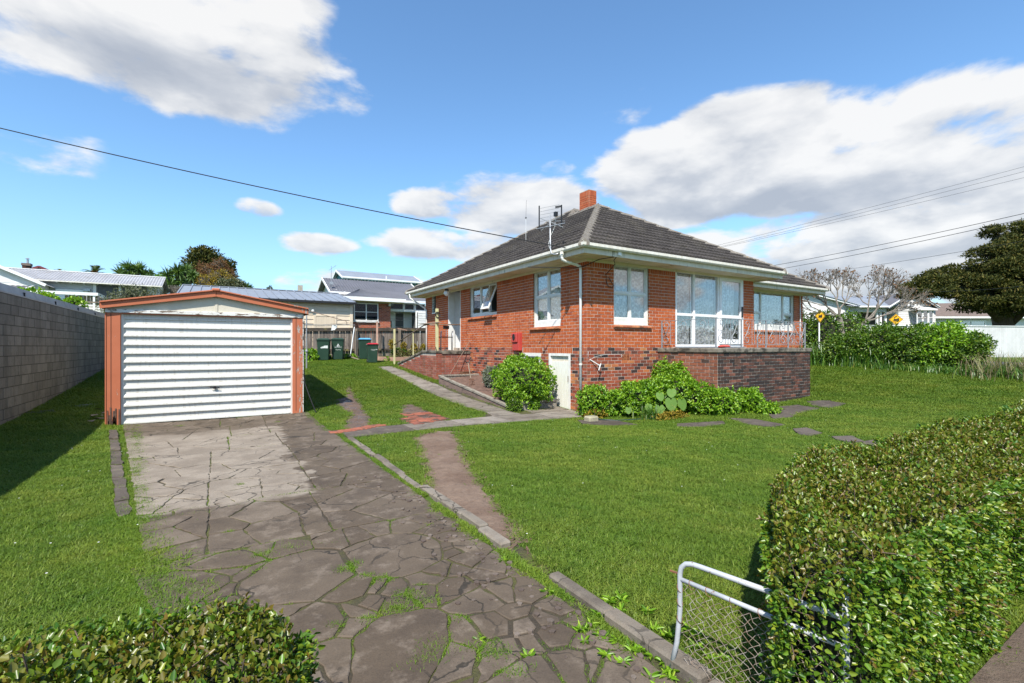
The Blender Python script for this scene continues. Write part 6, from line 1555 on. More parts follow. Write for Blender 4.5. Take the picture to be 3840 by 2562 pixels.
def gabled(name, label, x0, x1, y0, y1, zg, ze, zr_, wall, roofm, ov=.45, T_=None, barge='white_clean', ridge='x', bpitch=.17):
    """gabled house; ridge along x or y; boards on the -y and -x sides"""
    t = thing(name, label, 'house', tuple((T_ @ Vector((x0, y0, zg))) if T_ is not None else (x0, y0, zg)))
    wallbox(t, x0, x1, y0, y1, zg - .6, ze, wall, T_)
    boards(t, (x0, y0), (x1, y0), zg - .4, ze, wall, bpitch, T_); boards(t, (x0, y1), (x0, y0), zg - .4, ze, wall, bpitch, T_)
    if ridge == 'x':
        ym = (y0 + y1) / 2; s = (zr_ - ze) / (ym - y0); dz = s * ov
        roofsheet(t, (x0 - ov, y0 - ov, ze - dz), (x1 + ov, y0 - ov, ze - dz), (x1 + ov, ym, zr_ + .06), (x0 - ov, ym, zr_ + .06), roofm, T_=T_); roofsheet(t, (x1 + ov, y1 + ov, ze - dz), (x0 - ov, y1 + ov, ze - dz), (x0 - ov, ym, zr_ + .06), (x1 + ov, ym, zr_ + .06), roofm, T_=T_)
        tri = [[(x, y0, ze), (x, y1, ze), (x, ym, zr_)] for x in (x0, x1 - .1)]; dv = (.1, 0, 0)
        brg = [((x0 - ov, y0 - ov, ze - dz - .03), (x0 - ov, ym, zr_ + .03)), ((x1 + ov, y0 - ov, ze - dz - .03), (x1 + ov, ym, zr_ + .03)), ((x0 - ov, y0 - ov, ze - dz - .05), (x1 + ov, y0 - ov, ze - dz - .05)), ((x0 - ov, y1 + ov, ze - dz - .03), (x0 - ov, ym, zr_ + .03))]
    else:
        xm = (x0 + x1) / 2; s = (zr_ - ze) / (xm - x0); dz = s * ov
        roofsheet(t, (x0 - ov, y1 + ov, ze - dz), (x0 - ov, y0 - ov, ze - dz), (xm, y0 - ov, zr_ + .06), (xm, y1 + ov, zr_ + .06), roofm, T_=T_); roofsheet(t, (x1 + ov, y0 - ov, ze - dz), (x1 + ov, y1 + ov, ze - dz), (xm, y1 + ov, zr_ + .06), (xm, y0 - ov, zr_ + .06), roofm, T_=T_)
        tri = [[(x0, y, ze), (x1, y, ze), (xm, y, zr_)] for y in (y0, y1 - .1)]; dv = (0, .1, 0)
        brg = [((x0 - ov, y0 - ov, ze - dz - .03), (xm, y0 - ov, zr_ + .03)), ((x1 + ov, y0 - ov, ze - dz - .03), (xm, y0 - ov, zr_ + .03)), ((x0 - ov, y0 - ov, ze - dz - .05), (x0 - ov, y1 + ov, ze - dz - .05))]
    for q in tri:
        mb = MB().extrude(q, dv)
        if T_ is not None: mb.xform(T_)
        mb.build('gable', wall, t)
    for a, b in brg:
        mb = MB().bar(a, b, .05, .17)
        if T_ is not None: mb.xform(T_)
        mb.build('barge_board', M[barge], t)
    return t
g1 = gabled('white_house', 'white weatherboard house with grey roof and white gable behind the brick neighbour', 7.3, 13.5, 36.3, 41.5, 1.6, 5.75, 6.85, M['board_white'], M['iron_dark'])
MB().tube([(7.9, 35.9, 5.6), (7.9, 36.2, 5.3), (7.9, 36.28, 3)], .05, 8).build('downpipe', M['white_clean'], g1)
aa = thing('tv_antenna', 'tall thin antenna on the white gabled house at the back', 'antenna', (7.2, 36.5, 6.1)); MB().tube([(7.1, 36.6, 5.9), (7.1, 36.6, 7.5)], .02, 6).build('mast', M['steel'], aa); MB().tube([(6.95, 36.7, 7.2), (7.4, 36.4, 7.55)], .014, 5).build('boom', M['steel'], aa); MB().tube([(6.7, 36.8, 6.35), (7.5, 36.4, 6.25)], .014, 5).build('boom', M['steel'], aa); MB().box(6.98, 7.22, 36.5, 36.7, 6.15, 6.35).build('clamp', M['steel'], aa)
g2 = gabled('teal_house', 'teal weatherboard house with pale grey roof, topmost of the houses at the back', 10.2, 17.4, 46.2, 51, 2, 8.2, 9.0, M['board_teal'], M['iron_grey'], .35)
MB().box(9.85, 17.8, 45.75, 45.84, 8.02, 8.16).build('gutter', M['white_clean'], g2); MB().tube([(14.0, 45.9, 8.5), (14.0, 46.1, 7.2)], .05, 6).build('downpipe', M['white_clean'], g2)
for i in range(22): MB().box(10.3 + i * .33, 10.36 + i * .33, 45.9, 46.2, 7.9, 7.97).build('rafter_end', M['white_clean'], g2)
g3 = gabled('blue_roof_house', 'distant house with pale blue roof beyond the shed', 7.2, 10.5, 52, 56, 2, 6.3, 7.4, M['board_white'], M['iron_blue'])
wallbox(thing('far_chimney', 'dark brick chimney top showing above the shed roof', 'chimney', (6.15, 45, 5)), 5.98, 6.34, 44.8, 45.2, 1.4, 6.95, M['mortar_dark'], name='stack')

# white house with pale corrugated roof on the left
lh = thing('weatherboard_house', 'low grey white weatherboard house with pale corrugated roof beyond the block wall', 'house', (-10, 42.4, 1.7))
wallbox(lh, -22, -3.6, 42.45, 47.2, 1.2, 5.95, M['board_grey']); boards(lh, (-22, 42.45), (-7.05, 42.45), 3.4, 5.95, M['board_grey'], .17)
roofsheet(lh, (-22, 42.0, 5.93), (-3.3, 42.0, 5.93), (-3.3, 44.8, 6.87), (-22, 44.8, 6.87), M['iron_pale'], .16, .022); roofsheet(lh, (-3.3, 47.6, 5.93), (-22, 47.6, 5.93), (-22, 44.8, 6.87), (-3.3, 44.8, 6.87), M['iron_pale'])
MB().box(-22, -3.3, 41.92, 42.0, 5.86, 5.93).build('gutter', M['gutter'], lh); MB().box(-22, -3.3, 44.72, 44.88, 6.87, 6.92).build('ridge_cap', M['white_clean'], lh)
MB().extrude([(-3.55, 42.45, 5.9), (-3.55, 47.2, 5.9), (-3.55, 44.8, 6.8)], (-.08, 0, 0)).build('gable', M['fascia'], lh)
for i in range(14): MB().box(-13.0 + i * .68, -12.93 + i * .68, 42.02, 42.44, 5.82, 5.88).build('rafter_end', M['white_clean'], lh)
fwin(lh, -9.0, -7.4, 42.42, 4.5, 5.42, 3, 1, back='dim', fr=.13)
MB().box(-7.1, -6.95, 42.3, 42.44, 3, 5.9).build('corner_board', M['board_white'], lh); MB().box(-6.9, -4.2, 42.38, 42.44, 4.2, 5.82).build('porch_shade_panel', M['dim'], lh); MB().box(-5.75, -5.62, 42.28, 42.378, 3.8, 5.85).build('porch_post', M['board_white'], lh)  # flat dark panel on the wall paints the porch shade
lm = MB().box(-7.6, -7.25, 42.25, 42.42, 5.35, 5.5).build('wall_lamp', M['steel'], lh)
dk = thing('deck', 'white decked terrace edge before the left weatherboard house', 'deck', (-7.4, 39, 3)); MB().box(-9.4, -6.3, 38.9, 39.2, 4.80, 4.98).build('fascia', M['white_clean'], dk); MB().box(-6.36, -6.29, 39.2, 41.5, 4.80, 4.98).build('fascia', M['white_clean'], dk)
for i in range(9): MB().box(-7.9 + i * .17, -7.75 + i * .17, 39.22, 39.25, 3.2, 4.79).build('paling', M['wood'], dk)
MB().box(-6.55, -6.45, 38.95, 39.05, 3, 4.8).build('post', M['white_clean'], dk)
for i in range(5): MB().box(-7.4, -4.5, 36.9, 36.93, 3.35 + i * .16, 3.46 + i * .16).build('slat', M['white_clean'], dk)
MB().box(-8.4, -4.4, 36.85, 36.98, 4.20, 4.28).build('top_rail', M['wood'], dk); MB().box(-6.8, -6.7, 36.95, 37.03, 2.8, 4.2).box(-5.9, -5.8, 36.95, 37.03, 2.8, 4.2).build('post', M['wood'], dk)
g4 = gabled('gabled_wing', 'white gable end with broad barge board at the far left, behind the block wall', -19.4, -9.3, 40.6, 42.4, 2, 5.6, 8.0, M['board_white'], M['iron_pale'], .3, ridge='y')
sp_ = thing('lean_to', 'little lean-to roof with dark iron under the left gable', 'lean-to', (-10.5, 39.5, 4)); roofsheet(sp_, (-13.0, 39.2, 4.75), (-10.2, 39.2, 4.75), (-9.6, 40.5, 5.35), (-13, 40.5, 5.35), M['iron_dark']); MB().bar((-10.2, 39.15, 4.72), (-9.55, 40.55, 5.34), .08, .16).build('barge_board', M['white_clean'], sp_)
chs = thing('stone_chimney', 'brown stone chimney with metal flue on the red roof at far left', 'chimney', (-12.7, 52, 6))
for i in range(9):
    for j in range(2): MB().box(-12.95 + j * .23, -12.73 + j * .23, 51.9, 52.35, 6.6 + i * .155, 6.745 + i * .155).build('stone', M['patio1'], chs)
MB().box(-12.99, -12.46, 51.85, 52.4, 7.99, 8.18).build('cap', M['tile_brown'], chs); MB().tube([(-12.68, 52.1, 8.18), (-12.68, 52.1, 8.5)], .07, 10).lathe([(.02, .0), (.15, -.01), (.02, .08)], (-12.68, 52.1, 8.55), 10).build('flue', M['steel'], chs)
g5 = gabled('red_roof_house', 'house with dark red gabled roof peeping over the left roof ridge', -14.6, -10.6, 55, 60, 2, 7.35, 8.28, M['board_white'], M['iron_red'], .4, barge='iron_red' if 'iron_red' in M else 'white_clean', ridge='y')

# ------------------------------------------------------------------ across the road on the right (square to the view)
VT = Matrix.Rotation(-YAW, 4, 'Z')
def V2(x, y): p = VT @ Vector((x, y, 0)); return (p.x, p.y)
wfn = thing('white_fence', 'long white vertical board fence across the road', 'fence', (*V2(25, 27.5), 1))
x = 17.95; k = 0
while x < 34:
    w = .125; zt = 2.83; yb = 27.0 + (x - 18) * .09; p = V2(x, yb)
    MB().box(x + .007, x + w - .007, yb, yb + .025, G(*p) - .1, zt - (x - 18) * .002).xform(VT).build('paling', M['fence_white'], wfn); x += w
MB().bar((17.95, 27.06, 2.5), (34, 28.5, 2.47), .05, .09).xform(VT).build('rail', M['board_white'], wfn); MB().bar((17.9, 26.98, 2.85), (34, 28.42, 2.82), .07, .035).xform(VT).build('capping', M['white_clean'], wfn)
vi = thing('villa', 'white weatherboard villa with grey iron roof, porch and bay window across the road', 'house', (*V2(30, 40), 1.1))
wallbox(vi, 23.0, 29.0, 40.3, 50, .6, 5.1, M['board_white'], VT); boards(vi, (23.0, 40.3), (29.0, 40.3), 2.4, 5.1, M['board_white'], .16, VT)
tri = MB(); 
def gboards(parent, x0, x1, y, z0, xa, za, sl, mat, pitch=.16):
    """weatherboards that fill a gable: apex (xa, za), slope sl"""
    z = z0; mb = MB()
    while z < za - .05:
        h = max(.02, (za - z - pitch) / sl); a, b = max(x0, xa - (za - z) / sl), min(x1, xa + (za - z) / sl); zt = min(z + pitch, za)
        a2, b2 = max(x0, xa - (za - zt) / sl), min(x1, xa + (za - zt) / sl)
        mb.add([(a, y - .02, z), (b, y - .02, z), (b2, y - .003, zt), (a2, y - .003, zt), (a, y, z), (b, y, z)], [(0, 1, 2, 3), (4, 5, 1, 0)]); z = zt
    mb.xform(VT).build('weatherboards', mat, parent, kind='stuff', fix=False)
gboards(vi, 23, 29.2, 40.3, 5.1, 22.0, 7.0, .27, M['board_white'])
MB().extrude([(23, 40.3, 5.1), (29.0, 40.3, 5.1), (23, 40.3, 6.7)], (0, .1, 0)).xform(VT).build('gable', M['board_white'], vi)
MB().bar((22.5, 39.9, 6.75), (29.2, 39.9, 4.98), .05, .17).xform(VT).build('barge_board', M['white_clean'], vi)
roofsheet(vi, (29.3, 39.8, 5.0), (29.3, 46, 5.0), (22.3, 46, 6.9), (22.3, 39.8, 6.9), M['iron_grey'], T_=VT)
fwin(vi, 25.9, 27.0, 40.26, 2.6, 4.45, 1, 2, VT, back='dim'); fwin(vi, 27.15, 28.0, 40.26, 2.6, 4.45, 1, 2, VT); fwin(vi, 28.2, 28.75, 40.26, 2.6, 4.45, 1, 1, VT)
wallbox(vi, 29.0, 31.4, 41.8, 48, .6, 4.9, M['board_white'], VT); boards(vi, (29.0, 41.8), (31.4, 41.8), 2.4, 4.9, M['board_white'], .16, VT)
fwin(vi, 29.55, 30.3, 41.75, 3.2, 4.3, 1, 1, VT, back='dim', fr=.16)
MB().box(29.0, 31.3, 40.0, 41.8, 4.55, 4.95).xform(VT).build('verandah_beam', M['board_white'], vi)
for xx in (30.55, 30.85, 31.25): MB().box(xx, xx + .14, 40.1, 40.25, 3.3, 4.56).box(xx - .12, xx + .26, 40.0, 40.4, 1, 3.3).xform(VT).build('verandah_post', M['white_clean'], vi)
MB().box(30.2, 32.8, 41.5, 41.6, 2, 4.5).xform(VT).build('verandah_shade_panel', M['dim'], vi)  # dark panel, verandah shade put into its colour
roofsheet(vi, (28.0, 39.7, 5.0), (33.5, 39.7, 5.0), (32.5, 44, 6.3), (27.0, 44, 6.3), M['iron_grey'], T_=VT); MB().box(28.8, 31.4, 39.62, 39.7, 4.9, 5.02).xform(VT).build('gutter', M['white_clean'], vi)
wallbox(vi, 32.2, 35.3, 39.9, 46, .6, 4.9, M['board_white'], VT); boards(vi, (32.2, 39.9), (35.3, 39.9), 2.4, 4.9, M['board_white'], .16, VT)
gboards(vi, 31.9, 35.6, 39.9, 4.9, 33.2, 6.05, .62, M['board_white']); MB().extrude([(31.3, 39.9, 4.9), (35.1, 39.9, 4.9), (33.2, 39.9, 6.0)], (0, .1, 0)).xform(VT).build('gable', M['board_white'], vi)
for a, b in (((31.1, 39.5, 4.85), (33.22, 39.5, 6.17)), ((35.3, 39.5, 4.85), (33.2, 39.5, 6.17))): MB().bar(a, b, .05, .17).xform(VT).build('barge_board', M['white_clean'], vi)
roofsheet(vi, (31.1, 45, 4.85), (31.1, 39.4, 4.85), (33.2, 39.4, 6.2), (33.2, 45, 6.2), M['iron_dark'], T_=VT); roofsheet(vi, (35.3, 39.4, 4.85), (35.3, 45, 4.85), (33.2, 45, 6.2), (33.2, 39.4, 6.2), M['iron_dark'], T_=VT)
for i in range(9): MB().box(32.0 + i * .28, 32.1 + i * .28, 39.75, 39.88, 5.22, 5.35).xform(VT).build('dentil', M['dim'], vi)
bay = wallbox(vi, 33.15, 34.5, 39.2, 39.85, 1.0, 3.45, M['board_white'], VT, 'bay')
for a, b in ((33.15, 33.62), (33.62, 34.08), (34.08, 34.5)): fwin(vi, a, b, 39.22, 3.45, 4.6, 1, 2, VT, back='dim', fr=.07)
MB().prism([(33.0, 39.0), (34.7, 39.0), (34.7, 39.9), (33.0, 39.9)], 4.6, 4.7).add([(33.0, 39.0, 4.7), (34.7, 39.0, 4.7), (34.6, 39.9, 4.95), (33.1, 39.9, 4.95)], [(0, 1, 2, 3)]).xform(VT).build('bay_roof', M['board_white'], vi)
fh = thing('low_house', 'low white weatherboard house with brown tiled roof behind the big tree', 'house', (*V2(38, 45), 1.1))
wallbox(fh, 35.2, 52, 44.5, 52, .6, 4.35, M['board_white'], VT); boards(fh, (35.2, 44.5), (52, 44.5), 2.4, 4.35, M['board_white'], .16, VT)
fwin(fh, 37.0, 38.0, 44.45, 2.9, 3.7, 1, 1, VT, back='dim', fr=.12); fwin(fh, 41.2, 44.0, 44.45, 2.8, 4.1, 2, 2, VT, fr=.12)
MB().add([(34.8, 44.0, 4.35), (52.5, 44.0, 4.35), (52.5, 48, 6.0), (37.8, 48, 6.0)], [(0, 1, 2, 3)]).xform(VT).build('roof', M['tile_brown'], fh, fix=False); MB().box(34.8, 52.5, 43.92, 44.0, 4.25, 4.4).xform(VT).build('gutter', M['white_clean'], fh)
MB().tube([(35.5, 44.6, 4.4), (35.5, 44.6, 4.95)], .09, 8).lathe([(.05, .0), (.2, -.05), (.05, .12)], (35.5, 44.6, 4.95), 8).xform(VT).build('vent_cowl', M['white_clean'], fh)

# railway crossing signs
M['sign_yellow'] = plain('sign_yellow', (0.80, 0.42, 0.01), (0.76, 0.40, 0.01), 3, .45); M['sign_black'] = plain('sign_black', (0.015, 0.014, 0.013), rough=.5)
def rail_sign(x, y, z, a, s, label, post_to):
    t = thing('railway_sign', label, 'road sign', (x, y, z), 'railway crossing warning signs'); RM = Matrix.Translation((x, y, z)) @ Matrix.Rotation(a, 4, 'Z')
    def plate(r, y0, y1): return [(0, y0, -r), (r, y0, 0), (0, y0, r), (-r, y0, 0)]
    MB().extrude(plate(s, 0, 0), (0, .012, 0)).xform(RM).build('plate', M['sign_yellow'], t)
    bd = MB()
    for i in range(4):
        p, q = plate(s * .93, 0, 0), plate(s * .86, 0, 0); j = (i + 1) % 4
        bd.extrude([p[i], p[j], q[j], q[i]], (0, -.003, 0))
    bd.xform(RM).build('border', M['sign_black'], t)
    e = MB(); k = s / .30; yy = -.001
    def R2(x0, x1, z0, z1): e.extrude([(x0 * k, yy, z0 * k), (x1 * k, yy, z0 * k), (x1 * k, yy, z1 * k), (x0 * k, yy, z1 * k)], (0, -.003, 0))
    R2(-.10, .125, -.065, -.03); R2(-.10, .06, -.03, .025); R2(.06, .125, -.03, .055); R2(.05, .135, .055, .068); R2(-.085, -.06, .025, .075); R2(-.02, .02, .025, .045); R2(-.135, -.10, -.075, -.05)
    for cx, r in ((-.085, .017), (-.035, .022), (.025, .022), (.085, .022)): e.extrude([((cx + r * math.cos(q)) * k, yy, (-.092 + r * math.sin(q)) * k) for q in np.linspace(0, 6.283, 13)[:-1]], (0, -.003, 0))
    for cx, cz, r in ((-.07, .105, .02), (-.035, .13, .026), (.01, .165, .028)): e.extrude([((cx + r * 1.3 * math.cos(q)) * k, yy, (cz + r * math.sin(q)) * k) for q in np.linspace(0, 6.283, 13)[:-1]], (0, -.003, 0))
    e.xform(RM).build('locomotive_emblem', M['sign_black'], t)
    MB().tube([(0, .05, post_to - z), (0, .05, s * .9)], .03, 8).xform(RM).build('post', M['white_clean'], t)
p1 = V2(13.52, 21.0); rail_sign(*p1, 2.98, -YAW + R(18), .29, 'railway warning sign with white post, seen edgewise beside the house', .9)
p2 = V2(21.1, 26.3); rail_sign(*p2, 3.12, -YAW - R(38), .31, 'railway warning sign seen square on, above the shrubs', 1.0)
co = thing('traffic_cone', 'small orange traffic cone on the far verge', 'cone', (*V2(19.05, 20.0), 1.1)); cx, cy = V2(19.05, 20.0); gz = 1.27
M['cone'] = plain('cone_orange', (.75, .13, .03), rough=.5); MB().lathe([(.13, 0), (.025, .42)], (cx, cy, gz), 12).build('body', M['cone'], co); MB().box(cx - .17, cx + .17, cy - .17, cy + .17, gz - .03, gz).build('base', M['cone'], co); MB().lathe([(.093, .13), (.066, .24)], (cx, cy, gz), 12).lathe([(.096, .13), (.069, .24)], (cx, cy, gz), 12).build('band', M['white_clean'], co)

# ------------------------------------------------------------------ overhead wires
def wire(a, b, sag, r, label, cat='power line', group=None):
    a, b = Vector(a), Vector(b); n = 40
    pts = [a.lerp(b, i / n) - Vector((0, 0, sag * 4 * (i / n) * (1 - i / n))) for i in range(n + 1)]
    o = MB().tube(pts, r, 5).build('overhead_wire', M['wire'], None, loc=a); tag(o, label, cat, group)
def pix(px, py, d):
    a = (px - 1175) / 1098.5; b = (796 - py) / 1098.5; c_, s_ = math.cos(YAW), math.sin(YAW)
    return (d * (c_ * a + s_), d * (-s_ * a + c_), EYE + d * b)
wire((8.44, 8.77, 3.86), (-7.17, 16.34, 7.2), 0.18, 0.012, 'black service cable sloping from the upper left to the house eave')
wire((32.35, 31.75, 9.08), (45.74, 2.93, 14.07), 0.25, 0.009, 'uppermost thin power line rising to the right over the roof', group='power lines crossing the right of the sky')
wire((33.22, 31.22, 9.2), (45.52, 3.06, 13.66), 0.25, 0.009, 'second power line from the top over the right roof', group='power lines crossing the right of the sky')
wire((33.22, 31.22, 9.25), (45.52, 3.06, 13.17), 0.25, 0.009, 'third power line from the top over the right roof', group='power lines crossing the right of the sky')
wire((34.48, 24.32, 7.43), (30.86, 1.88, 8.03), 0.25, 0.014, 'thick power line crossing over the big tree crown', group='power lines crossing the right of the sky')
wire((35.04, 23.98, 7.18), (30.72, 1.97, 7.79), 0.25, 0.014, 'power line just below the thick one', group='power lines crossing the right of the sky')
wire((36.51, 23.07, 6.9), (30.35, 2.19, 6.59), 0.25, 0.009, 'lower power line crossing in front of the tree crown', group='power lines crossing the right of the sky')
wire((36.32, 12.85, 5.12), (33.8, 4.89, 4.77), 0.25, 0.009, 'lowest line sloping across the dark tree to the villa', group='power lines crossing the right of the sky')


# ------------------------------------------------------------------ vegetation
def unit(v): return v / np.maximum(1e-9, np.linalg.norm(v, axis=-1, keepdims=True))
def leaf_arrays(P, N, L, W, spread=.9, droop=0.0, curl=.18, six=True):
    """leaf faces at points P, growing along normals N (with scatter); L, W arrays or scalars"""
    n = len(P); L = np.broadcast_to(L, (n,))[:, None]; W = np.broadcast_to(W, (n,))[:, None]
    d = unit(N + rng.normal(0, spread, (n, 3)) * .75 + np.array([0, 0, -droop]))
    up = unit(rng.normal(0, .55, (n, 3)) + N * .8 + np.array([0, 0, .55])); s = unit(np.cross(d, up)); u = np.cross(s, d)
    if not six:
        V = np.stack([P, P + d * L * .5 + s * W * .5 + u * L * curl, P + d * L, P + d * L * .5 - s * W * .5 + u * L * curl], 1)
        F = np.arange(n * 4).reshape(n, 4)
        return V.reshape(-1, 3), F
    V = np.stack([P, P + d * L * .32 + s * W * .5 + u * L * curl, P + d * L * .72 + s * W * .36 + u * L * curl * .6, P + d * L - u * L * .12,
                  P + d * L * .72 - s * W * .36 + u * L * curl * .6, P + d * L * .32 - s * W * .5 + u * L * curl], 1)
    b = np.arange(n)[:, None] * 6
    F = np.concatenate([b + [0, 1, 2, 3], b + [0, 3, 4, 5]], 0)
    return V.reshape(-1, 3), F
def leaf_mesh(name, P, N, L, W, mat, parent, tint=None, kind='stuff', **kw):
    V, F = leaf_arrays(np.asarray(P, float), np.asarray(N, float), L, W, **kw)
    at = None
    if tint is not None: at = {'tint': ('POINT', np.repeat(tint, len(V) // len(P)))}
    return np_mesh(name, V, F, mat, parent, kind, at)

LM = {}
LM['hedge'] = leaf_mat('hedge_leaf', [(0, (0.034, 0.100, 0.008)), (.35, (0.070, 0.160, 0.011)), (.7, (0.135, 0.240, 0.017)), (1, (0.26, 0.30, 0.026))], tint=(0.155, 0.105, 0.018), rough=.36, trans=.30, spec=.5)
LM['bright'] = leaf_mat('bright_shrub_leaf', [(0, (0.080, 0.185, 0.012)), (.4, (0.165, 0.32, 0.016)), (.8, (0.245, 0.41, 0.026)), (1, (0.33, 0.46, 0.04))], rough=.4, trans=.35)
LM['dark'] = leaf_mat('dark_conifer_leaf', [(0, (0.026, 0.036, 0.010)), (.5, (0.055, 0.064, 0.013)), (.85, (0.095, 0.092, 0.018)), (1, (0.14, 0.11, 0.026))], rough=.7, trans=.15, spec=.2)
LM['mid'] = leaf_mat('shrub_leaf', [(0, (0.040, 0.090, 0.012)), (.5, (0.085, 0.165, 0.016)), (.85, (0.145, 0.245, 0.022)), (1, (0.23, 0.27, 0.04))], rough=.4, trans=.3)
LM['grey'] = leaf_mat('silvery_leaf', [(0, (0.16, 0.19, 0.14)), (.6, (0.27, 0.31, 0.25)), (1, (0.36, 0.39, 0.32))], rough=.8, trans=.2, spec=.2)
LM['olive'] = leaf_mat('olive_leaf', [(0, (0.055, 0.065, 0.030)), (.6, (0.11, 0.125, 0.060)), (1, (0.20, 0.22, 0.13))], rough=.6, trans=.2)
LM['autumn'] = leaf_mat('autumn_leaf', [(0, (0.09, 0.045, 0.022)), (.5, (0.165, 0.075, 0.035)), (1, (0.21, 0.125, 0.06))], rough=.8, trans=.2, spec=.2)
LM['yellow'] = leaf_mat('yellowing_leaf', [(0, (0.12, 0.10, 0.018)), (.5, (0.27, 0.19, 0.022)), (1, (0.36, 0.27, 0.04))], rough=.7, trans=.3, spec=.2)
LM['straw'] = leaf_mat('dry_grass', [(0, (0.17, 0.13, 0.075)), (.4, (0.29, 0.235, 0.14)), (.7, (0.12, 0.15, 0.03)), (1, (0.36, 0.31, 0.2))], rough=.8, trans=.3, spec=.2)
LM['strap'] = leaf_mat('strap_leaf', [(0, (0.030, 0.085, 0.012)), (.5, (0.065, 0.155, 0.018)), (.85, (0.11, 0.215, 0.025)), (1, (0.22, 0.23, 0.04))], rough=.4, trans=.3)
LM['frond'] = leaf_mat('frond_leaf', [(0, (0.030, 0.055, 0.016)), (.6, (0.065, 0.105, 0.028)), (1, (0.14, 0.15, 0.06))], rough=.5, trans=.2)
LM['spear'] = leaf_mat('spear_leaf', [(0, (0.035, 0.075, 0.016)), (.6, (0.08, 0.15, 0.03)), (1, (0.16, 0.235, 0.065))], rough=.45, trans=.25)
LM['blade'] = None
M['twig'] = plain('brown_twig', (.13, .09, .065), (.08, .055, .04), 20, .9)
M['bark'] = plain('brown_bark', (.10, .075, .058), (.055, .042, .034), 6, .9, .5, 20, stretch=(3, 3, .6))
M['greybark'] = plain('lichen_grey_bark', (.23, .20, .165), (.13, .112, .09), 9, .9, .4, 40)
M['core'] = plain('core_shade', (0.022, 0.026, 0.010), (0.012, 0.014, 0.007), 20, .95)  # near-black: the shade deep inside foliage is put into this colour

def blob_points(blobs, n, lump=.16, shell=.55):
    """points and outward normals spread in the outer part of a group of ellipsoids (cx,cy,cz,rx,ry,rz)"""
    B = np.array(blobs, float); wgt = (B[:, 3] * B[:, 4] + B[:, 4] * B[:, 5] + B[:, 3] * B[:, 5]); wgt /= wgt.sum(); P = []; N = []
    got = 0
    while got < n:
        k = rng.choice(len(B), n, p=wgt); d = unit(rng.normal(0, 1, (n, 3)))
        ph = d @ np.array([[3.1, 5.3, 2.2], [4.4, -2.7, 5.1], [-3.6, 4.1, 4.9]]) + k[:, None]
        r = 1 + lump * (np.sin(ph[:, 0] * 1.7) + np.sin(ph[:, 1] * 1.3) + np.sin(ph[:, 2] * 2.1)) / 2
        r *= (shell + (1 - shell) * rng.random(n) ** .35)
        p = B[k, :3] + d * r[:, None] * B[k, 3:]; nn = unit(d / B[k, 3:])
        inside = np.zeros(n, bool)
        for j in range(len(B)):
            q = (p - B[j, :3]) / B[j, 3:]; inside |= ((q ** 2).sum(1) < .42) & (k != j)
        keep = ~inside; P.append(p[keep]); N.append(nn[keep]); got += keep.sum()
    return np.concatenate(P)[:n], np.concatenate(N)[:n]
def blob_core(blobs, parent, f=.72, mat='core', name='shade_core'):  # solid lumps filling the inside, coloured as dark as the shade there
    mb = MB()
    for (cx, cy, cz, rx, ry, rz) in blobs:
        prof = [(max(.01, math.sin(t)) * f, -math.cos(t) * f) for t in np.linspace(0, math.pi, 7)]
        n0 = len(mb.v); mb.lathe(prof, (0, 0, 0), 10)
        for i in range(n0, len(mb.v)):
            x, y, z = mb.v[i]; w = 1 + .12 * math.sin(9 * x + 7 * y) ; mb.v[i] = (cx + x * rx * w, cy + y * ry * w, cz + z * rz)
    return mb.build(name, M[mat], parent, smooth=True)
def above(P, N, off=.01):
    k = P[:, 2] > G(P[:, 0], P[:, 1]) + off
    return P[k], N[k]
def shrub(name, label, cat, blobs, n, L, W, mat, group=None, lump=.18, shell=.6, core=.7, clump=1, **kw):
    z = min(b[2] - b[5] for b in blobs); t = thing(name, label, cat, (blobs[0][0], blobs[0][1], G(blobs[0][0], blobs[0][1])), group)
    P, N = above(*blob_points(blobs, n, lump, shell))
    if clump > 1:      # compound leaves: leaflets in small hands
        c = rng.integers(0, len(P) // clump, len(P)); P = P[c] + rng.normal(0, L * .22, (len(P), 3)); N = N[c]
    leaf_mesh('foliage', P, N, L * rng.uniform(.7, 1.25, len(P)), W * rng.uniform(.75, 1.2, len(P)), mat, t, **kw)
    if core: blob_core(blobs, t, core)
    return t
# shrubs by the house
shrub('round_shrub', 'bright green rounded shrub filling the front end of the garden bed', 'shrub', [(7.12, 11.0, .66, .74, .98, .60), (7.3, 11.5, .95, .45, .55, .42), (7.0, 10.75, .35, .5, .45, .4)], 15000, .058, .036, LM['bright'], clump=4, core=.78)
shrub('trailing_plant', 'small leafy plant spilling over the garden bed corner by the path', 'plant', [(6.5, 10.42, .05, .18, .16, .22)], 700, .06, .04, LM['mid'])
shrub('trailing_plant', 'sprig hanging over the front board of the garden bed', 'plant', [(7.1, 10.36, .08, .12, .08, .16)], 330, .055, .035, LM['bright'], core=0)
FS = 'bright green shrubs along the front wall'
shrub('front_shrub', 'leftmost front shrub, between the white access door and the hose', 'shrub', [(7.9, 8.98, .24, .42, .33, .42), (8.25, 8.85, .15, .3, .3, .3)], 4600, .062, .04, LM['bright'], FS, clump=4)
shrub('front_shrub', 'broad front shrub below the four-pane window, with big pale leaves before it', 'shrub', [(8.9, 8.55, .28, .62, .50, .46), (9.4, 8.35, .30, .55, .5, .48)], 9500, .064, .042, LM['bright'], FS, clump=4)
shrub('front_shrub', 'tallest front shrub climbing against the left side of the patio', 'shrub', [(9.95, 8.25, .38, .58, .62, .55), (10.35, 8.55, .62, .32, .40, .55), (10.42, 9.0, .75, .22, .3, .5)], 10000, .066, .043, LM['bright'], FS, clump=4)
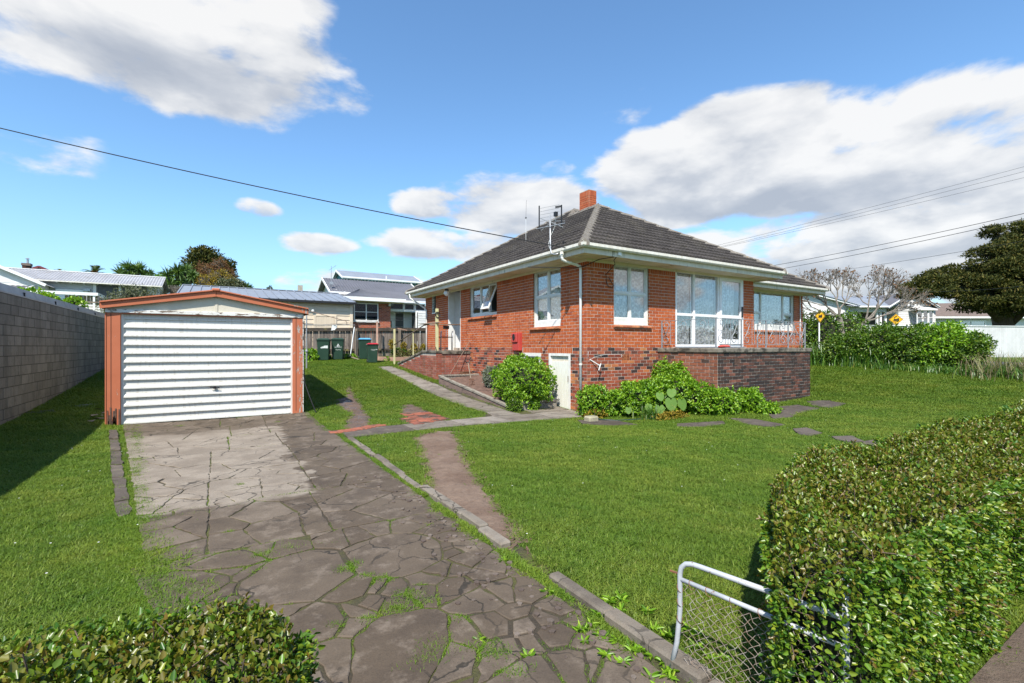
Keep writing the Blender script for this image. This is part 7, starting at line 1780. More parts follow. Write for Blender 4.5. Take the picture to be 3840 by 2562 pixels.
shrub('front_shrub', 'low front shrub in front of the patio corner', 'shrub', [(10.5, 7.35, .22, .55, .45, .36), (10.15, 7.6, .3, .4, .4, .42)], 6500, .062, .04, LM['bright'], FS, clump=4)
shrub('front_shrub', 'rightmost upright front shrub against the dark patio bricks', 'shrub', [(11.25, 7.05, .22, .36, .30, .36)], 3600, .06, .038, LM['bright'], FS, clump=4)
shrub('front_shrub', 'smallest front shrub lying low at the end of the row', 'shrub', [(11.35, 6.62, .08, .30, .22, .18)], 1600, .058, .036, LM['bright'], FS, clump=4, core=.6)
lav = shrub('silver_shrub', 'silvery grey lavender-like shrub in the bare garden bed', 'shrub', [(7.45, 13.3, .68, .26, .30, .30), (7.45, 13.3, .5, .2, .22, .2)], 1900, .085, .014, LM['grey'], core=.4, spread=.6)
# big pale leaves of the elephant ear plant
M['taro'] = None
def taro_mat():
    m, T = new_mat('big_pale_leaf')
    c = T.mix(T.noise(T.pos, 9, 4), (0.065, 0.135, 0.022), (0.10, 0.175, 0.034)); c = T.mix(T.step(T.noise(T.pos, 14, 4, .7), .60, .70), c, (0.20, 0.17, 0.05))
    finish(T, c, .6, T.noise(T.pos, 40, 3), .2, spec=.15); return m
M['taro'] = taro_mat()
tr = thing('elephant_ear', 'plant with very large pale heart-shaped leaves among the front shrubs', 'plant', (9.35, 7.8, 0))
def heart(c, s, yaw, pitch):
    o = [(0, .55), (.16, .46), (.34, .22), (.42, -.05), (.38, -.30), (.24, -.46), (.08, -.40), (0, -.26), (-.08, -.40), (-.24, -.46), (-.38, -.30), (-.42, -.05), (-.34, .22), (-.16, .46)]
    vs = [(0, 0, .0)] + [(x * s, -y * s, -.06 * s * (abs(x) * 2) ** 2) for x, y in o]
    mb = MB().add(vs, [(0, i, i % 14 + 1) for i in range(1, 15)])
    mb.xform(Matrix.Translation(c) @ Matrix.Rotation(yaw, 4, 'Z') @ Matrix.Rotation(pitch, 4, 'X'))
    mb.build('leaf', M['taro'], tr, smooth=True, fix=False); MB().tube([(c[0] * .3 + 9.35 * .7, c[1] * .3 + 7.95 * .7, 0), (c[0], c[1] + .05, c[2] - .05), c], .012, 5).build('stalk', LM['bright'], tr)
for c, s, yw, pt in (((9.0, 7.86, .44), .24, -.5, 1.0), ((9.28, 7.76, .52), .27, -.9, .9), ((9.15, 7.66, .27), .34, -.6, 1.3), ((9.5, 7.62, .25), .30, -.3, 1.3), ((8.85, 7.74, .14), .28, -.7, 1.2), ((9.75, 7.66, .42), .22, -.2, 1.2), ((10.75, 7.0, .28), .27, -.4, 1.4), ((8.62, 7.88, .2), .2, -1.0, 1.1), ((8.3, 8.2, .12), .18, -.8, 1.2)): heart(c, s, yw, pt)

def blades(pts, L, W, lean=.5, seg=2):
    """strap leaves rising from points; arrays of quads"""
    n = len(pts); L = np.broadcast_to(L, (n,)); W = np.broadcast_to(W, (n,)); a = rng.uniform(0, 2 * math.pi, n); le = np.abs(rng.normal(lean, lean * .4, n))
    d = np.stack([np.cos(a), np.sin(a), 0 * a], 1); s = np.stack([-np.sin(a), np.cos(a), 0 * a], 1) * W[:, None] / 2; V = []
    for i in range(seg + 1):
        t = i / seg; p = pts + np.array([0, 0, 1]) * (L * t * (1 - .35 * le * t))[:, None] + d * (L * le * t * t)[:, None]; w = (1 - t) ** .6 if i < seg else .08
        V += [p - s * w, p + s * w]
    V = np.stack(V, 1); k = 2 * (seg + 1); b = np.arange(n)[:, None] * k
    F = np.concatenate([b + [2 * i, 2 * i + 1, 2 * i + 3, 2 * i + 2] for i in range(seg)], 0)
    return V.reshape(-1, 3), F
def tuft_field(name, x, y, L, W, mat, parent=None, lean=.5, seg=2, kind='stuff', z=None):
    x = np.asarray(x); y = np.asarray(y); pts = np.stack([x, y, G(x, y) if z is None else z], 1); V, F = blades(pts, L, W, lean, seg)
    return np_mesh(name, V, F, mat, parent, kind)
gt = thing('grass_clump', 'clump of long grass in front of the left front shrubs', 'grass clump', (8.5, 7.75, 0)); xx = rng.normal(8.5, .12, 170); yy = rng.normal(7.8, .10, 170); tuft_field('blade', xx, yy, rng.uniform(.25, .5, 170), .012, LM['strap'], gt, .6, 3)
shrub('dry_ground_plants', 'withered brownish low plants on the edge of the front shrubs', 'plants', [(9.0, 7.55, -.02, .5, .16, .12), (7.75, 8.75, -.02, .3, .2, .12)], 900, .06, .04, LM['yellow'], core=0)

# the back garden bed, weeds by the bins
eu = thing('euphorbia', 'row of leggy plants with yellow green flower heads in the back garden bed', 'plants', (7.8, 23, 1))
for i in range(16):
    x, y = rng.uniform(7.2, 9.6), rng.uniform(22.4, 24.3); z = G(x, y); h = rng.uniform(.35, .8)
    MB().tube([(x, y, z), (x + rng.normal(0, .05), y, z + h * .6), (x + rng.normal(0, .08), y, z + h)], .012, 5).build('stem', M['twig'], eu)
P, N = blob_points([(7.7, 22.6, 1.18, .55, .35, .25), (8.5, 22.9, 1.2, .6, .4, .28), (9.3, 23.4, 1.2, .5, .4, .25)], 1500, .2, .3); leaf_mesh('dry_leaves', P, N, .16, .05, LM['straw'], eu, droop=.5)
P, N = blob_points([(7.1, 22.4, 1.75, .16, .16, .22), (7.75, 22.6, 1.65, .13, .13, .2), (8.35, 22.8, 1.6, .14, .14, .18), (9.0, 23.2, 1.55, .16, .16, .2), (9.5, 23.5, 1.5, .2, .2, .2)], 1500, .2, .2); leaf_mesh('flower_head', P, N, .07, .045, LM['yellow'], eu)
P, N = blob_points([(9.3, 23.2, 1.45, .4, .3, .25), (7.6, 22.7, 1.35, .4, .3, .2)], 900, .2, .3); leaf_mesh('leaves', P, N, .1, .035, LM['mid'], eu)
shrub('weedy_ground_cover', 'leafy green weeds round the clothesline pole beside the garage', 'weeds', [(3.5, 24.4, 1.1, .8, .6, .38), (3.0, 23.5, .95, .5, .5, .3), (4.4, 24.9, 1.1, .4, .4, .3)], 2600, .11, .08, LM['bright'], core=.6)
shrub('weedy_ground_cover', 'leafy weeds growing at the fence between the pairs of bins', 'weeds', [(5.6, 24.6, 1.05, .35, .3, .2), (7.0, 22.35, 1.0, .25, .12, .12)], 700, .09, .06, LM['bright'], core=.5)

# ------------------------------------------------------------------ clipped hedges at the street
def hedge(name, label, x0, x1, y0, y1, top, near_n, far_n, end_round=.4, shear=0.0):
    t = thing(name, label, 'hedge', ((x0 + x1) / 2, (y0 + y1) / 2, 0))
    def surf(n, xa, xb):
        """points on the top, the two long faces and the ends"""
        h = top; wy = y1 - y0; A = [(xb - xa) * wy, (xb - xa) * h, (xb - xa) * h, wy * h, wy * h]; A = np.array(A) * [1, 1, .8, 1 if xa == x0 else 0, 1 if xb == x1 else 0]; k = rng.choice(5, n, p=A / A.sum())
        u = rng.random(n); v = rng.random(n)
        X = xa + (xb - xa) * u; Y = y0 + wy * v; Z = np.full(n, h); N = np.tile([0., 0, 1], (n, 1))
        for f, yy, ny in ((1, y0, -1), (2, y1, 1)):
            m = k == f; Y[m] = yy; Z[m] = h * v[m]; N[m] = [0, ny, .15]
        for f, xx, nx_ in ((3, x0, -1), (4, x1, 1)):
            m = k == f; X[m] = xx; Y[m] = y0 + wy * u[m]; Z[m] = h * v[m]; N[m] = [nx_, 0, .15]
        # round the corners and make the faces uneven
        for xe, sg in ((x0, 1), (x1, -1)):
            t_ = np.clip(1 - sg * (X - xe) / end_round, 0, 1); Yc = (y0 + y1) / 2; Y = Yc + (Y - Yc) * (1 - .38 * t_ ** 2); Z = Z - .16 * t_ ** 2 * (Z / h)
        ed = np.minimum(np.abs(Y - y0), np.abs(Y - y1)); Z = np.where(k == 0, Z - .10 * np.clip(1 - ed / .16, 0, 1) ** 2, Z)
        bump = .035 * (np.sin(X * 5.1 + Y * 3) + np.sin(Y * 7.3 - X * 2.1 + 1) + np.sin(X * 11 + Z * 9) * .6)
        X = X + shear * np.maximum(0, 1.711 * Y - x0 + .06) * np.clip(1 - (X - x0) / 2.8, 0, 1)
        P = np.stack([X, Y, Z], 1) + N * (bump + rng.normal(0, .022, n) - .03)[:, None]
        P[:, 2] += G(P[:, 0], P[:, 1]); tint = np.where(k == 0, np.clip(rng.normal(.46, .33, n), 0, 1), np.clip(rng.normal(.02, .14, n), 0, .6)) * np.clip(rng.normal(.9, .2, n), 0, 1)
        return P, N, tint
    parts = []
    Ps, Ns, Ts, Ls = [], [], [], []
    for xa, xb, n, L in near_n:
        P, N, T_ = surf(n, xa, xb); Ps.append(P); Ns.append(N); Ts.append(T_); Ls.append(L * rng.uniform(.65, 1.3, n))
    P = np.concatenate(Ps); N = np.concatenate(Ns); T_ = np.concatenate(Ts); L = np.concatenate(Ls)
    leaf_mesh('foliage', P, N, L, L * rng.uniform(.55, .75, len(L)), LM['hedge'], t, tint=T_, spread=.85)
    # loose shoots standing proud of the clipped faces
    k = rng.choice(len(P), int(len(P) * .012)); S = MB(); SP, SN, ST = [], [], []
    for i in k:
        if abs(P[i, 0]) > 9: continue
        h = rng.uniform(.02, .065); d = unit(N[i] + rng.normal(0, .35, 3)); q = P[i] + d * h; S.tube([P[i] - d * .05, q], .0022, 4)
        for j in range(6): SP.append(P[i] + d * h * (j + 1) / 6); SN.append(d + rng.normal(0, .6, 3)); ST.append(min(1, j / 6 + .25))
    leaf_mesh('shoots', np.array(SP), unit(np.array(SN)), .022, .013, LM['hedge'], t, tint=np.array(ST)); S.build('twig', M['twig'], t, kind='stuff')
    # solid core that blocks the view through; near-black for the shade among twigs
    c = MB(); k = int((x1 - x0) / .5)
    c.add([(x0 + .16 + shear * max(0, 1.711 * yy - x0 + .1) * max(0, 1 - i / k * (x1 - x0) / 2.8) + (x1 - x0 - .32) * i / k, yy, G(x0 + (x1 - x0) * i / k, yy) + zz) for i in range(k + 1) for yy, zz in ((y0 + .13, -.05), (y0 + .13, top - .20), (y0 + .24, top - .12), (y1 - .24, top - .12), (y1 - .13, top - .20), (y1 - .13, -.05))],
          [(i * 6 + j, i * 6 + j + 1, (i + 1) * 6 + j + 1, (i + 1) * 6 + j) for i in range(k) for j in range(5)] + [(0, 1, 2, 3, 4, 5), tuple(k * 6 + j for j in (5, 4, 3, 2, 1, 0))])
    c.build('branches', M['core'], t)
    return t
hedge('hedge', 'clipped street hedge with bronze tips running along the right foreground', 1.93, 22.0, .86, 1.98, .78, [(1.93, 3.6, 46000, .024), (3.6, 5.5, 30000, .028), (5.5, 8.5, 22000, .036), (8.5, 13, 12000, .052), (13, 22, 9000, .08)], None, shear=1.0, end_round=.16)
hedge('hedge', 'clipped street hedge cut off at the bottom left, beside the drive entrance', -3.2, .22, .95, 2.14, .72, [(-1.1, .22, 40000, .023), (-3.2, -1.1, 14000, .03)], None)

# ------------------------------------------------------------------ gate at the hedge end
gate = thing('garden_gate', 'low white pipe gate with rusty wire netting half buried in the hedge', 'gate', (1.95, 1.56, 0))
g0, g1_ = Vector((1.945, 1.575, 0)), Vector((2.115, .92, 0)); gd = (g1_ - g0).normalized()
M['gatepaint'] = plain('chalky_gate_paint', (.42, .44, .46), (.34, .355, .37), 9, .55, .1, 60, dirt=(.20, .12, .08), dscale=26, dlo=.63, dhi=.70)
ga = lambda t, z: tuple(g0 + gd * t + Vector((0, 0, z)))
GL = (g1_ - g0).length
MB().tube([ga(-.05, .0), ga(-.015, .16), ga(0, .32), ga(0, .50), ga(.008, .535), ga(.03, .558), ga(.06, .566), ga(.10, .566), ga(GL, .545)], .0125, 10).build('frame', M['gatepaint'], gate, smooth=True)
MB().tube([ga(0.0, .475), ga(GL, .43)], .011, 10).build('middle_rail', M['gatepaint'], gate, smooth=True)
MB().tube([ga(GL + .01, .0), ga(GL, .70)], .013, 8).build('hinge_post', M['gatepaint'], gate, smooth=True)
wm = MB()
for k in range(-14, 26):      # chain-link: wires running both ways, wavy where they hook each other
    for sg in (1, -1):
        pts = []; 
        for i in range(15):
            z = .03 + .43 * i / 14; t = k * .042 + sg * (z - .03) + .006 * (1 if i % 2 else -1)
            if .01 < t < GL - .01 and z < .468 - .07 * t: pts.append(Vector(ga(t, z)) + Vector((.006 * sg * (1 if (i + k) % 2 else -1), 0, 0)))
        if len(pts) > 1: wm.tube(pts, .0013, 4)
M['netting'] = plain('rusty_wire', (.19, .12, .075), (.32, .30, .27), 30, .7)
wm.build('netting', M['netting'], gate, kind='stuff', fix=False)
for t, z in ((.0, .43), (.0, .36), (.0, .28), (.06, .466), (.14, .46), (.25, .452), (.37, .445)):
    c = Vector(ga(t, z)); MB().tube([c + Vector((.018 * math.cos(a), .018 * math.sin(a) * .6, .018 * math.sin(a))) for a in np.linspace(0, 6.2, 10)], .0018, 4).build('wire_tie', M['rust'], gate)
MB().tube([ga(-.05, .50), ga(.0, .50)], .006, 6).build('latch', M['rust'], gate)
tag(MB().box(2.28, 2.40, 1.02, 1.14, -.1, .75).build('concrete_post', M['coping'], None, loc=(2.34, 1.08, 0), bevel=.015), 'weathered concrete gatepost showing through the street hedge', 'post')

# ------------------------------------------------------------------ right-hand bank and trees
BK = 'shrubs on the bank at the right edge of the lawn'
def bankpt(t): return (20.7 - .7 * t + .3, 10.0 - 6.0 * t)
for i, (x, y, rx, ry, h, lb) in enumerate(((*V2(13.1, 18.7), .75, .75, 1.12, 'bank shrub with olive tips, leftmost behind the lily-like leaves'), (*V2(13.95, 18.3), .85, .85, 1.4, 'tall green bank shrub left of the square-on railway sign'), (*V2(14.85, 17.9), .85, .85, 1.36, 'broad glossy bank shrub in the middle of the row'), (*V2(15.6, 17.5), .8, .8, 1.45, 'bank shrub with the brightest young leaves'), (*V2(16.2, 17.1), .6, .6, 1.1, 'rightmost bank shrub, beside the long dry grass'))):
    z = G(x, y); t = shrub('bank_shrub', lb, 'shrub', [(x, y, z + h * .52, rx, ry, h * .50), (x + .2, y - .25, z + h * .74, rx * .6, ry * .6, h * .36), (x - .5, y + .2, z + h * .35, rx * .6, ry * .6, h * .35)], 4600, .10, .055, LM['mid'] if i in (0, 2) else LM['bright' if i == 3 else 'mid'], BK, lump=.3, shell=.45, core=.55)
    for k in range(16):
        a = rng.uniform(0, 6.28); e = (x + rx * .9 * math.cos(a), y + ry * .9 * math.sin(a), z + h * rng.uniform(.3, 1.0)); MB().tube([(x + .1 * math.cos(a), y + .1 * math.sin(a), z - .05), ((x * .6 + e[0] * .4), (y * .6 + e[1] * .4), z + h * .3), e], [.03, .018, .006], 5).build('branch', M['twig'], t)
n = 900; tt = rng.random(n); xx = 20.3 + .55 * tt + rng.normal(0, .35, n); yy = 10.6 - 2.6 * tt + rng.normal(0, .25, n)
ag = thing('agapanthus', 'strappy dark green lily leaves at the left end of the bank', 'plants', (20.6, 9.8, .9)); tuft_field('leaves', xx, yy, rng.uniform(.5, .95, n), .05, LM['strap'], ag, .55, 3)
n = 5200; tt = rng.random(n); xx = 20.0 + rng.normal(.7, .55, n) + 1.0 * tt; yy = 5.2 - 7.5 * tt + rng.normal(0, .3, n)
dg = np.where(rng.random(n) < .6, 0, 1)
tag(tuft_field('dry_grass', xx[dg == 0], yy[dg == 0], rng.uniform(.3, .95, (dg == 0).sum()), .022, LM['straw'], None, .5, 3), 'long dry grass and weeds on the right bank', 'grass')
tag(tuft_field('bank_grass', xx[dg == 1], yy[dg == 1], rng.uniform(.25, .6, (dg == 1).sum()), .03, LM['strap'], None, .6, 3), 'long green grass mixed into the right bank', 'grass')
n = 1500; tt = rng.random(n); xx = 20.2 + .5 * tt + rng.normal(.0, .25, n); yy = 10.2 - 6.0 * tt
tag(tuft_field('verge_grass', xx, yy, rng.uniform(.15, .4, n), .025, LM['strap'], None, .6, 2), 'fringe of uncut grass at the foot of the bank shrubs', 'grass')
def twigs(mb, p, d, L, r, depth, spread=.6, tips=None, k=3):
    q = p + d * L; mid = p + d * L * .5 + Vector(rng.normal(0, L * .06, 3))
    mb.tube([p, mid, q], [r, r * .85, r * .7], 5 if r > .01 else 4, cap=False)
    if depth == 0:
        if tips is not None: tips.append(q)
        return
    for i in range(k if depth > 1 else k):
        nd = (d + Vector(rng.normal(0, spread, 3)) + Vector((0, 0, .12))).normalized(); twigs(mb, q if i else q, nd, L * rng.uniform(.62, .86), r * .66, depth - 1, spread, tips, k)
for x, y, lb in ((24.0, 6.3, 'leafless grey brush in front of the white fence, next to the cone'), (23.6, 3.2, 'second leafless brush at the far right of the verge')):
    t = thing('bare_brush', lb, 'shrub', (x, y, G(x, y))); mb = MB()
    for k in range(5): twigs(mb, Vector((x, y, G(x, y) - .05)), Vector((rng.normal(0, .6), rng.normal(0, .6), 1)).normalized(), .32, .016, 3, .5)
    mb.build('branches', M['twig'], t, kind='stuff')
# bare tree with lichen-grey limbs
bt = thing('bare_tree', 'leafless grey tree with a few rusty leaves in front of the villa', 'tree', (26.75, 11.7, 1.1)); mb = MB(); tips = []
b0 = Vector((26.75, 11.75, .9)); mb.tube([b0, b0 + Vector((-.02, .02, 1.4)), b0 + Vector((-.12, .1, 2.2))], [.20, .16, .13], 9); mb.tube([b0 + Vector((.15, -.1, .2)), b0 + Vector((.45, -.3, 1.2)), b0 + Vector((.95, -.6, 2.0))], [.15, .12, .09], 8)
for st, dirs in ((b0 + Vector((-.12, .1, 2.2)), ((-.7, .45, .75), (-.1, .1, 1), (.3, -.2, .9), (-.4, .3, .5), (-1, .6, .25))), (b0 + Vector((.95, -.6, 2.0)), ((.7, -.4, .8), (.2, -.1, 1), (.9, -.6, .35), (.5, -.3, .6)))):
    for d in dirs: twigs(mb, st, Vector(d).normalized(), .85, .047, 5, .36, tips, 3 if d != dirs[0] else 3)
mb.build('limbs', M['greybark'], bt, fix=False)
tp = np.array([tuple(t) for t in tips]); tp = tp[rng.random(len(tp)) < .22]; leaf_mesh('last_leaves', tp, np.tile([0, 0, -1.], (len(tp), 1)), .10, .07, LM['autumn'], bt)
# the big dark tree
bg = thing('dark_tree', 'huge dark olive evergreen tree with layered foliage across the road', 'tree', (*V2(33.6, 32), 1.1))
def vp(x, d, z): p = V2(x, d); return (p[0], p[1], z)
tk = MB(); tk.tube([vp(33.2, 32, .8), vp(33.1, 32, 2.2), vp(32.7, 32, 3.6), vp(32.4, 31.5, 5.5)], [.75, .62, .5, .3], 12); tk.tube([vp(34.7, 32, .8), vp(34.8, 32, 2.5), vp(35.3, 32, 4.5), vp(35.6, 32, 7)], [.6, .5, .42, .25], 12)
for a in ((29.5, 31, 4.9), (28.2, 31, 5.6), (31, 30, 7.2), (33, 31, 8.2), (37, 31, 6)): tk.tube([vp(33, 32, 3.0), tuple(Vector(vp(33, 32, 4.2)).lerp(Vector(vp(*a)), .5)), vp(*a)], [.3, .2, .06], 7)
tk.build('trunk', M['bark'], bg, smooth=True)
crown = [(30.2, 31, 5.9, 1.7, 1.6, .95), (32, 31.5, 5.3, 2.0, 1.7, 1.0), (34.6, 31, 6.3, 2.3, 1.8, 1.2), (32.9, 31, 7.0, 1.9, 1.7, 1.0), (35, 31.5, 8.9, 1.8, 1.8, .7), (29.0, 31, 5.4, 1.4, 1.4, .8), (27.2, 31, 5.3, 1.7, 1.5, .8), (26.3, 31, 4.9, 1.1, 1.1, .5), (28.6, 31.5, 6.0, 1.0, 1.0, .5), (30.0, 31, 5.0, 2.0, 2.0, 1.0), (30.8, 31.5, 6.6, 1.9, 2.0, .85), (31.6, 31, 7.7, 1.5, 1.6, .7), (33.4, 32, 8.9, 2.0, 2.0, .85), (32.5, 30.5, 6.2, 2.2, 1.6, 1.0), (33.8, 30.5, 7.3, 2.3, 1.8, 1.0), (35.5, 31.5, 8.4, 2.3, 2.2, 1.2), (36.5, 31, 6.3, 2.6, 2.4, 1.2), (34.2, 30.2, 5.0, 2.2, 1.6, .9), (31.6, 30.2, 4.3, 1.7, 1.4, .65), (33.6, 29.9, 4.1, 1.6, 1.2, .55), (36.6, 30.5, 4.6, 2.4, 1.7, .8), (39, 31, 6, 2.5, 2.5, 1.5), (29.4, 30.6, 4.2, 1.2, 1.0, .45)]
sub = []
for (x, d, z, rx, ry, rz) in crown:       # each limb's foliage breaks up into many small flat sprays
    for k in range(int(9 * rx)):
        q = unit(rng.normal(0, 1, 3)); q[1] -= .25; sub.append((x + q[0] * rx * rng.uniform(.5, 1.0), d + q[1] * ry * rng.uniform(.5, 1), z + .15 + q[2] * rz * rng.uniform(.5, 1.15), rng.uniform(.35, .8), rng.uniform(.35, .8), rng.uniform(.13, .25)))
SW = [(*V2(x, d), z, a, b, c) for x, d, z, a, b, c in sub]
P, N = blob_points(SW, 120000, .3, .2); N = unit(N * [1, 1, .5] + [0, 0, .35]); leaf_mesh('crown', P, N, rng.uniform(.14, .26, len(P)), rng.uniform(.05, .09, len(P)), LM['dark'], bg, spread=.7, six=False)
blob_core([(*V2(x, d), z, rx * .62, ry * .62, rz * .55) for x, d, z, rx, ry, rz in crown], bg, .8, 'core', 'crown_shade_core')
shrub('dark_hedge', 'dark green clipped hedge behind the left railway sign', 'hedge', [(*V2(15.9, 24.5), 1.9, 1.0, 1.0, 1.55), (*V2(17.2, 24.5), 1.9, 1.0, 1.0, 1.5), (*V2(14.6, 24.8), 1.9, 1.0, 1.0, 1.6)], 6500, .13, .08, LM['mid'], lump=.1, core=.8)

# ------------------------------------------------------------------ greenery beyond the garage
def rosette(name, label, cat, x, y, z, heads, L, W, mat, n=60, group=None, zg=None, trunk='bark'):
    t = thing(name, label, cat, (x, y, zg or 1.7), group)
    for (dx, dy, dz, s) in heads:
        c = np.array([x + dx, y + dy, z + dz]); d = unit(rng.normal(0, 1, (n, 3)) + [0, 0, .55]); P = np.tile(c, (n, 1)); tip = d * (L * s * rng.uniform(.75, 1.1, n))[:, None]; sd = unit(np.cross(d, rng.normal(0, 1, (n, 3)))) * W * s / 2
        mid = P + tip * .5 + [0, 0, .06 * L]; end = P + tip + np.array([0, 0, -.22 * L * s]) * (1 - d[:, 2:3]).clip(0, 1)
        V = np.stack([P - sd * .5, P + sd * .5, mid + sd, mid - sd, end], 1); b = np.arange(n)[:, None] * 5
        F = np.concatenate([np.concatenate([b + [0, 1, 2], b + [0, 2, 3]], 0), b + [3, 2, 4]], 0)
        np_mesh('crown', V.reshape(-1, 3), F, mat, t)
        MB().tube([(x + dx * .3, y + dy * .3, (zg or 1.7) - .3), (x + dx * .8, y + dy * .8, z + dz - .8), tuple(c)], [.14, .11, .09], 7).build('trunk', M[trunk], t)
    return t
YU = 'spiky yuccas behind the left house'
rosette('yucca', 'biggest clump of spiky yuccas above the pale corrugated roof', 'tree', -6.75, 57.0, 8.4, [(-.9, .2, -.05, 1), (-.25, 0, .45, 1.1), (.4, .1, .4, 1.1), (.9, 0, -.15, 1), (0, -.2, -.35, 1), (-.5, -.2, -.4, .9), (1.3, .2, .1, .7)], 1.05, .11, LM['spear'], 90, YU)
rosette('yucca', 'small single yucca head just right of the biggest clump', 'tree', -5.25, 55.0, 7.85, [(0, 0, 0, 1), (.25, .2, -.2, .8)], .75, .09, LM['spear'], 80, YU)
rosette('yucca', 'clump of yuccas in front of the rusty brown tree', 'tree', -2.9, 52.3, 7.9, [(-.8, 0, .05, 1), (-.1, 0, .3, 1.1), (.5, .2, .5, 1), (1.0, 0, .1, .9), (-.5, -.3, -.9, 1), (.2, -.2, -.6, 1)], 1.0, .11, LM['spear'], 90, YU)
rosette('yucca', 'small yucca low at the right end of the tree group', 'tree', 2.3, 51.4, 7.15, [(0, 0, 0, 1), (-.4, .1, .1, .9), (.35, 0, -.15, .8)], .75, .09, LM['spear'], 70, YU)
def palm(name, label, x, y, z, n, L, zg, col='frond', group=None, up=.3):
    t = thing(name, label, 'palm', (x, y, zg), group); V = []; F = []
    for i in range(n):
        a = 2 * math.pi * i / n * 2.4 + rng.normal(0, .2); e = rng.uniform(-.25, 1.15) + up; d = np.array([math.cos(a) * math.cos(e), math.sin(a) * math.cos(e), math.sin(e)]); s = unit(np.cross(d, [0, 0, 1.]))
        for k in range(16):
            u = (k + 1.5) / 17; c = np.array([x, y, z]) + d * L * u + np.array([0, 0, -.42 * L * u * u]); l = L * .26 * math.sin(math.pi * min(1, u * .85 + .12))
            for sg in (-1, 1):
                dd = unit(s * sg * .75 + d * .75 + np.array([0, 0, -.25])); b = len(V); w = L * .018; V += [c - d * w, c + d * w, c + dd * l]; F.append((b, b + 1, b + 2))
    np_mesh('fronds', np.array(V), np.array(F), LM[col], t); MB().tube([(x, y, zg - .3), (x, y, z)], [.3, .24], 9).build('trunk', M['bark'], t)
    P, N = blob_points([(x, y - .1, z - .1, .3, .3, .25)], 200, .2, .3); leaf_mesh('dates', P, N, .1, .1, LM['autumn'], t)
palm('date_palm', 'date palm head with orange fruit above the left roof ridge', -10.4, 62.8, 9.1, 30, 1.25, 2.0)
palm('pale_palm', 'pale feathery palm fronds beside the dark red roof', -13.4, 64.7, 8.7, 7, 1.25, 2.0, 'yellow', up=.5)
palm('back_palm', 'yellowish palm tips above the brick house eave at the left', 20.5, 56, 8.6, 12, 1.4, 2.0, 'yellow', up=.3)
def tree(name, label, blobs, n, L, W, mat, trunk, zg, bare=0, six=False, cat='tree', core=.6, group=None):
    x, y = trunk; t = thing(name, label, cat, (x, y, zg), group); c = Vector(blobs[0][:3]); mb = MB(); mb.tube([(x, y, zg - .3), (x, y, (zg + c.z) / 2), c], [.3, .24, .12], 8)
    for b in blobs[1:]: mb.tube([(x, y, (zg + c.z) / 2), tuple(Vector((x, y, (zg + c.z) / 2)).lerp(Vector(b[:3]), .6)), b[:3]], [.16, .1, .04], 6)
    mb.build('trunk', M['bark'], t, smooth=True); P, N = blob_points(blobs, n, .3, .35); leaf_mesh('crown', P, N, L * rng.uniform(.7, 1.3, n), W * rng.uniform(.7, 1.3, n), mat, t, six=six)
    if core: blob_core(blobs, t, core, name='crown_shade_core')
    if bare:
        mb = MB()
        for b in blobs:
            for k in range(bare): twigs(mb, Vector((b[0], b[1], b[2] - b[5] * .7)), Vector((rng.normal(0, .6), rng.normal(0, .4) - .35, 1)).normalized(), b[5] * .55, .035, 3, .45)
        mb.build('twigs', M['greybark'], t, kind='stuff', fix=False)
    return t
tree('dark_conifer', 'dark green dome-shaped conifer, tallest tree of the left group', [(-1.3, 71.2, 11.5, 2.2, 2, 2.2), (-3.0, 72, 10.6, 1.2, 1.2, 1.0), (.4, 70.2, 10.8, 1.5, 1.5, 1.7), (-1.4, 71, 13.1, 1.2, 1.2, .9), (1.2, 69.8, 11.8, .7, .7, .7), (.9, 70, 9.8, 1.2, 1.2, 1.3)], 9000, .34, .16, LM['dark'], (-1, 71.2), 2.2)
tree('brown_tree', 'rusty brown half-bare tree in front of the dark conifer', [(-.6, 54, 8.6, 1.2, 1, 1.0), (.2, 53.4, 9.3, .7, .7, .75), (.6, 53.2, 8.5, .9, .8, .8)], 3600, .14, .08, LM['autumn'], (-.4, 54), 1.9, bare=5, core=0)
tree('yellowing_tree', 'bare twiggy tree with yellowing leaves at the foot of the brown tree', [(-.7, 52.2, 7.5, 1.0, .9, .75), (.3, 52.2, 7.9, 1.0, .9, .9), (1.1, 52, 7.4, .8, .8, .8)], 2600, .13, .08, LM['yellow'], (.2, 52.2), 1.9, bare=8, core=0)
tree('green_tree', 'dull green bushy tree at the right foot of the brown tree', [(.9, 51.4, 7.2, 1.0, .8, .7), (1.7, 51.4, 7.2, .7, .7, .6)], 2600, .15, .1, LM['olive'], (1.2, 51.4), 1.9)
tree('lime_shrub_tree', 'light green broad-leaved tree between the yuccas', [(-4.3, 54.5, 7.7, .55, .5, .45), (-3.9, 54, 7.3, .5, .5, .5)], 700, .24, .16, LM['bright'], (-4.2, 54.4), 1.9)
tree('olive_bush', 'grey green olive-like bush rising behind the garage roof', [(-3.6, 30, 3.9, .75, .6, .75), (-2.8, 30, 3.9, .6, .5, .6), (-4.3, 30, 3.6, .55, .5, .5), (-3.4, 29.8, 3.2, 1.2, .7, .7)], 5600, .10, .045, LM['olive'], (-3.5, 30), 1.4)
t = thing('bare_thicket', 'tangle of bare grey branches beside the left house gable', 'tree', (-2.6, 46.3, 1.8)); mb = MB()
for k in range(12): twigs(mb, Vector((-2.7 + rng.normal(0, .5), 46.3, 5.0)), Vector((rng.normal(0, .7), rng.normal(0, .3), 1)).normalized(), .55, .05, 4, .5)
mb.tube([(-2.7, 46.3, 1.5), (-2.7, 46.3, 5.1)], .12, 7); mb.build('branches', M['greybark'], t, kind='stuff', fix=False)
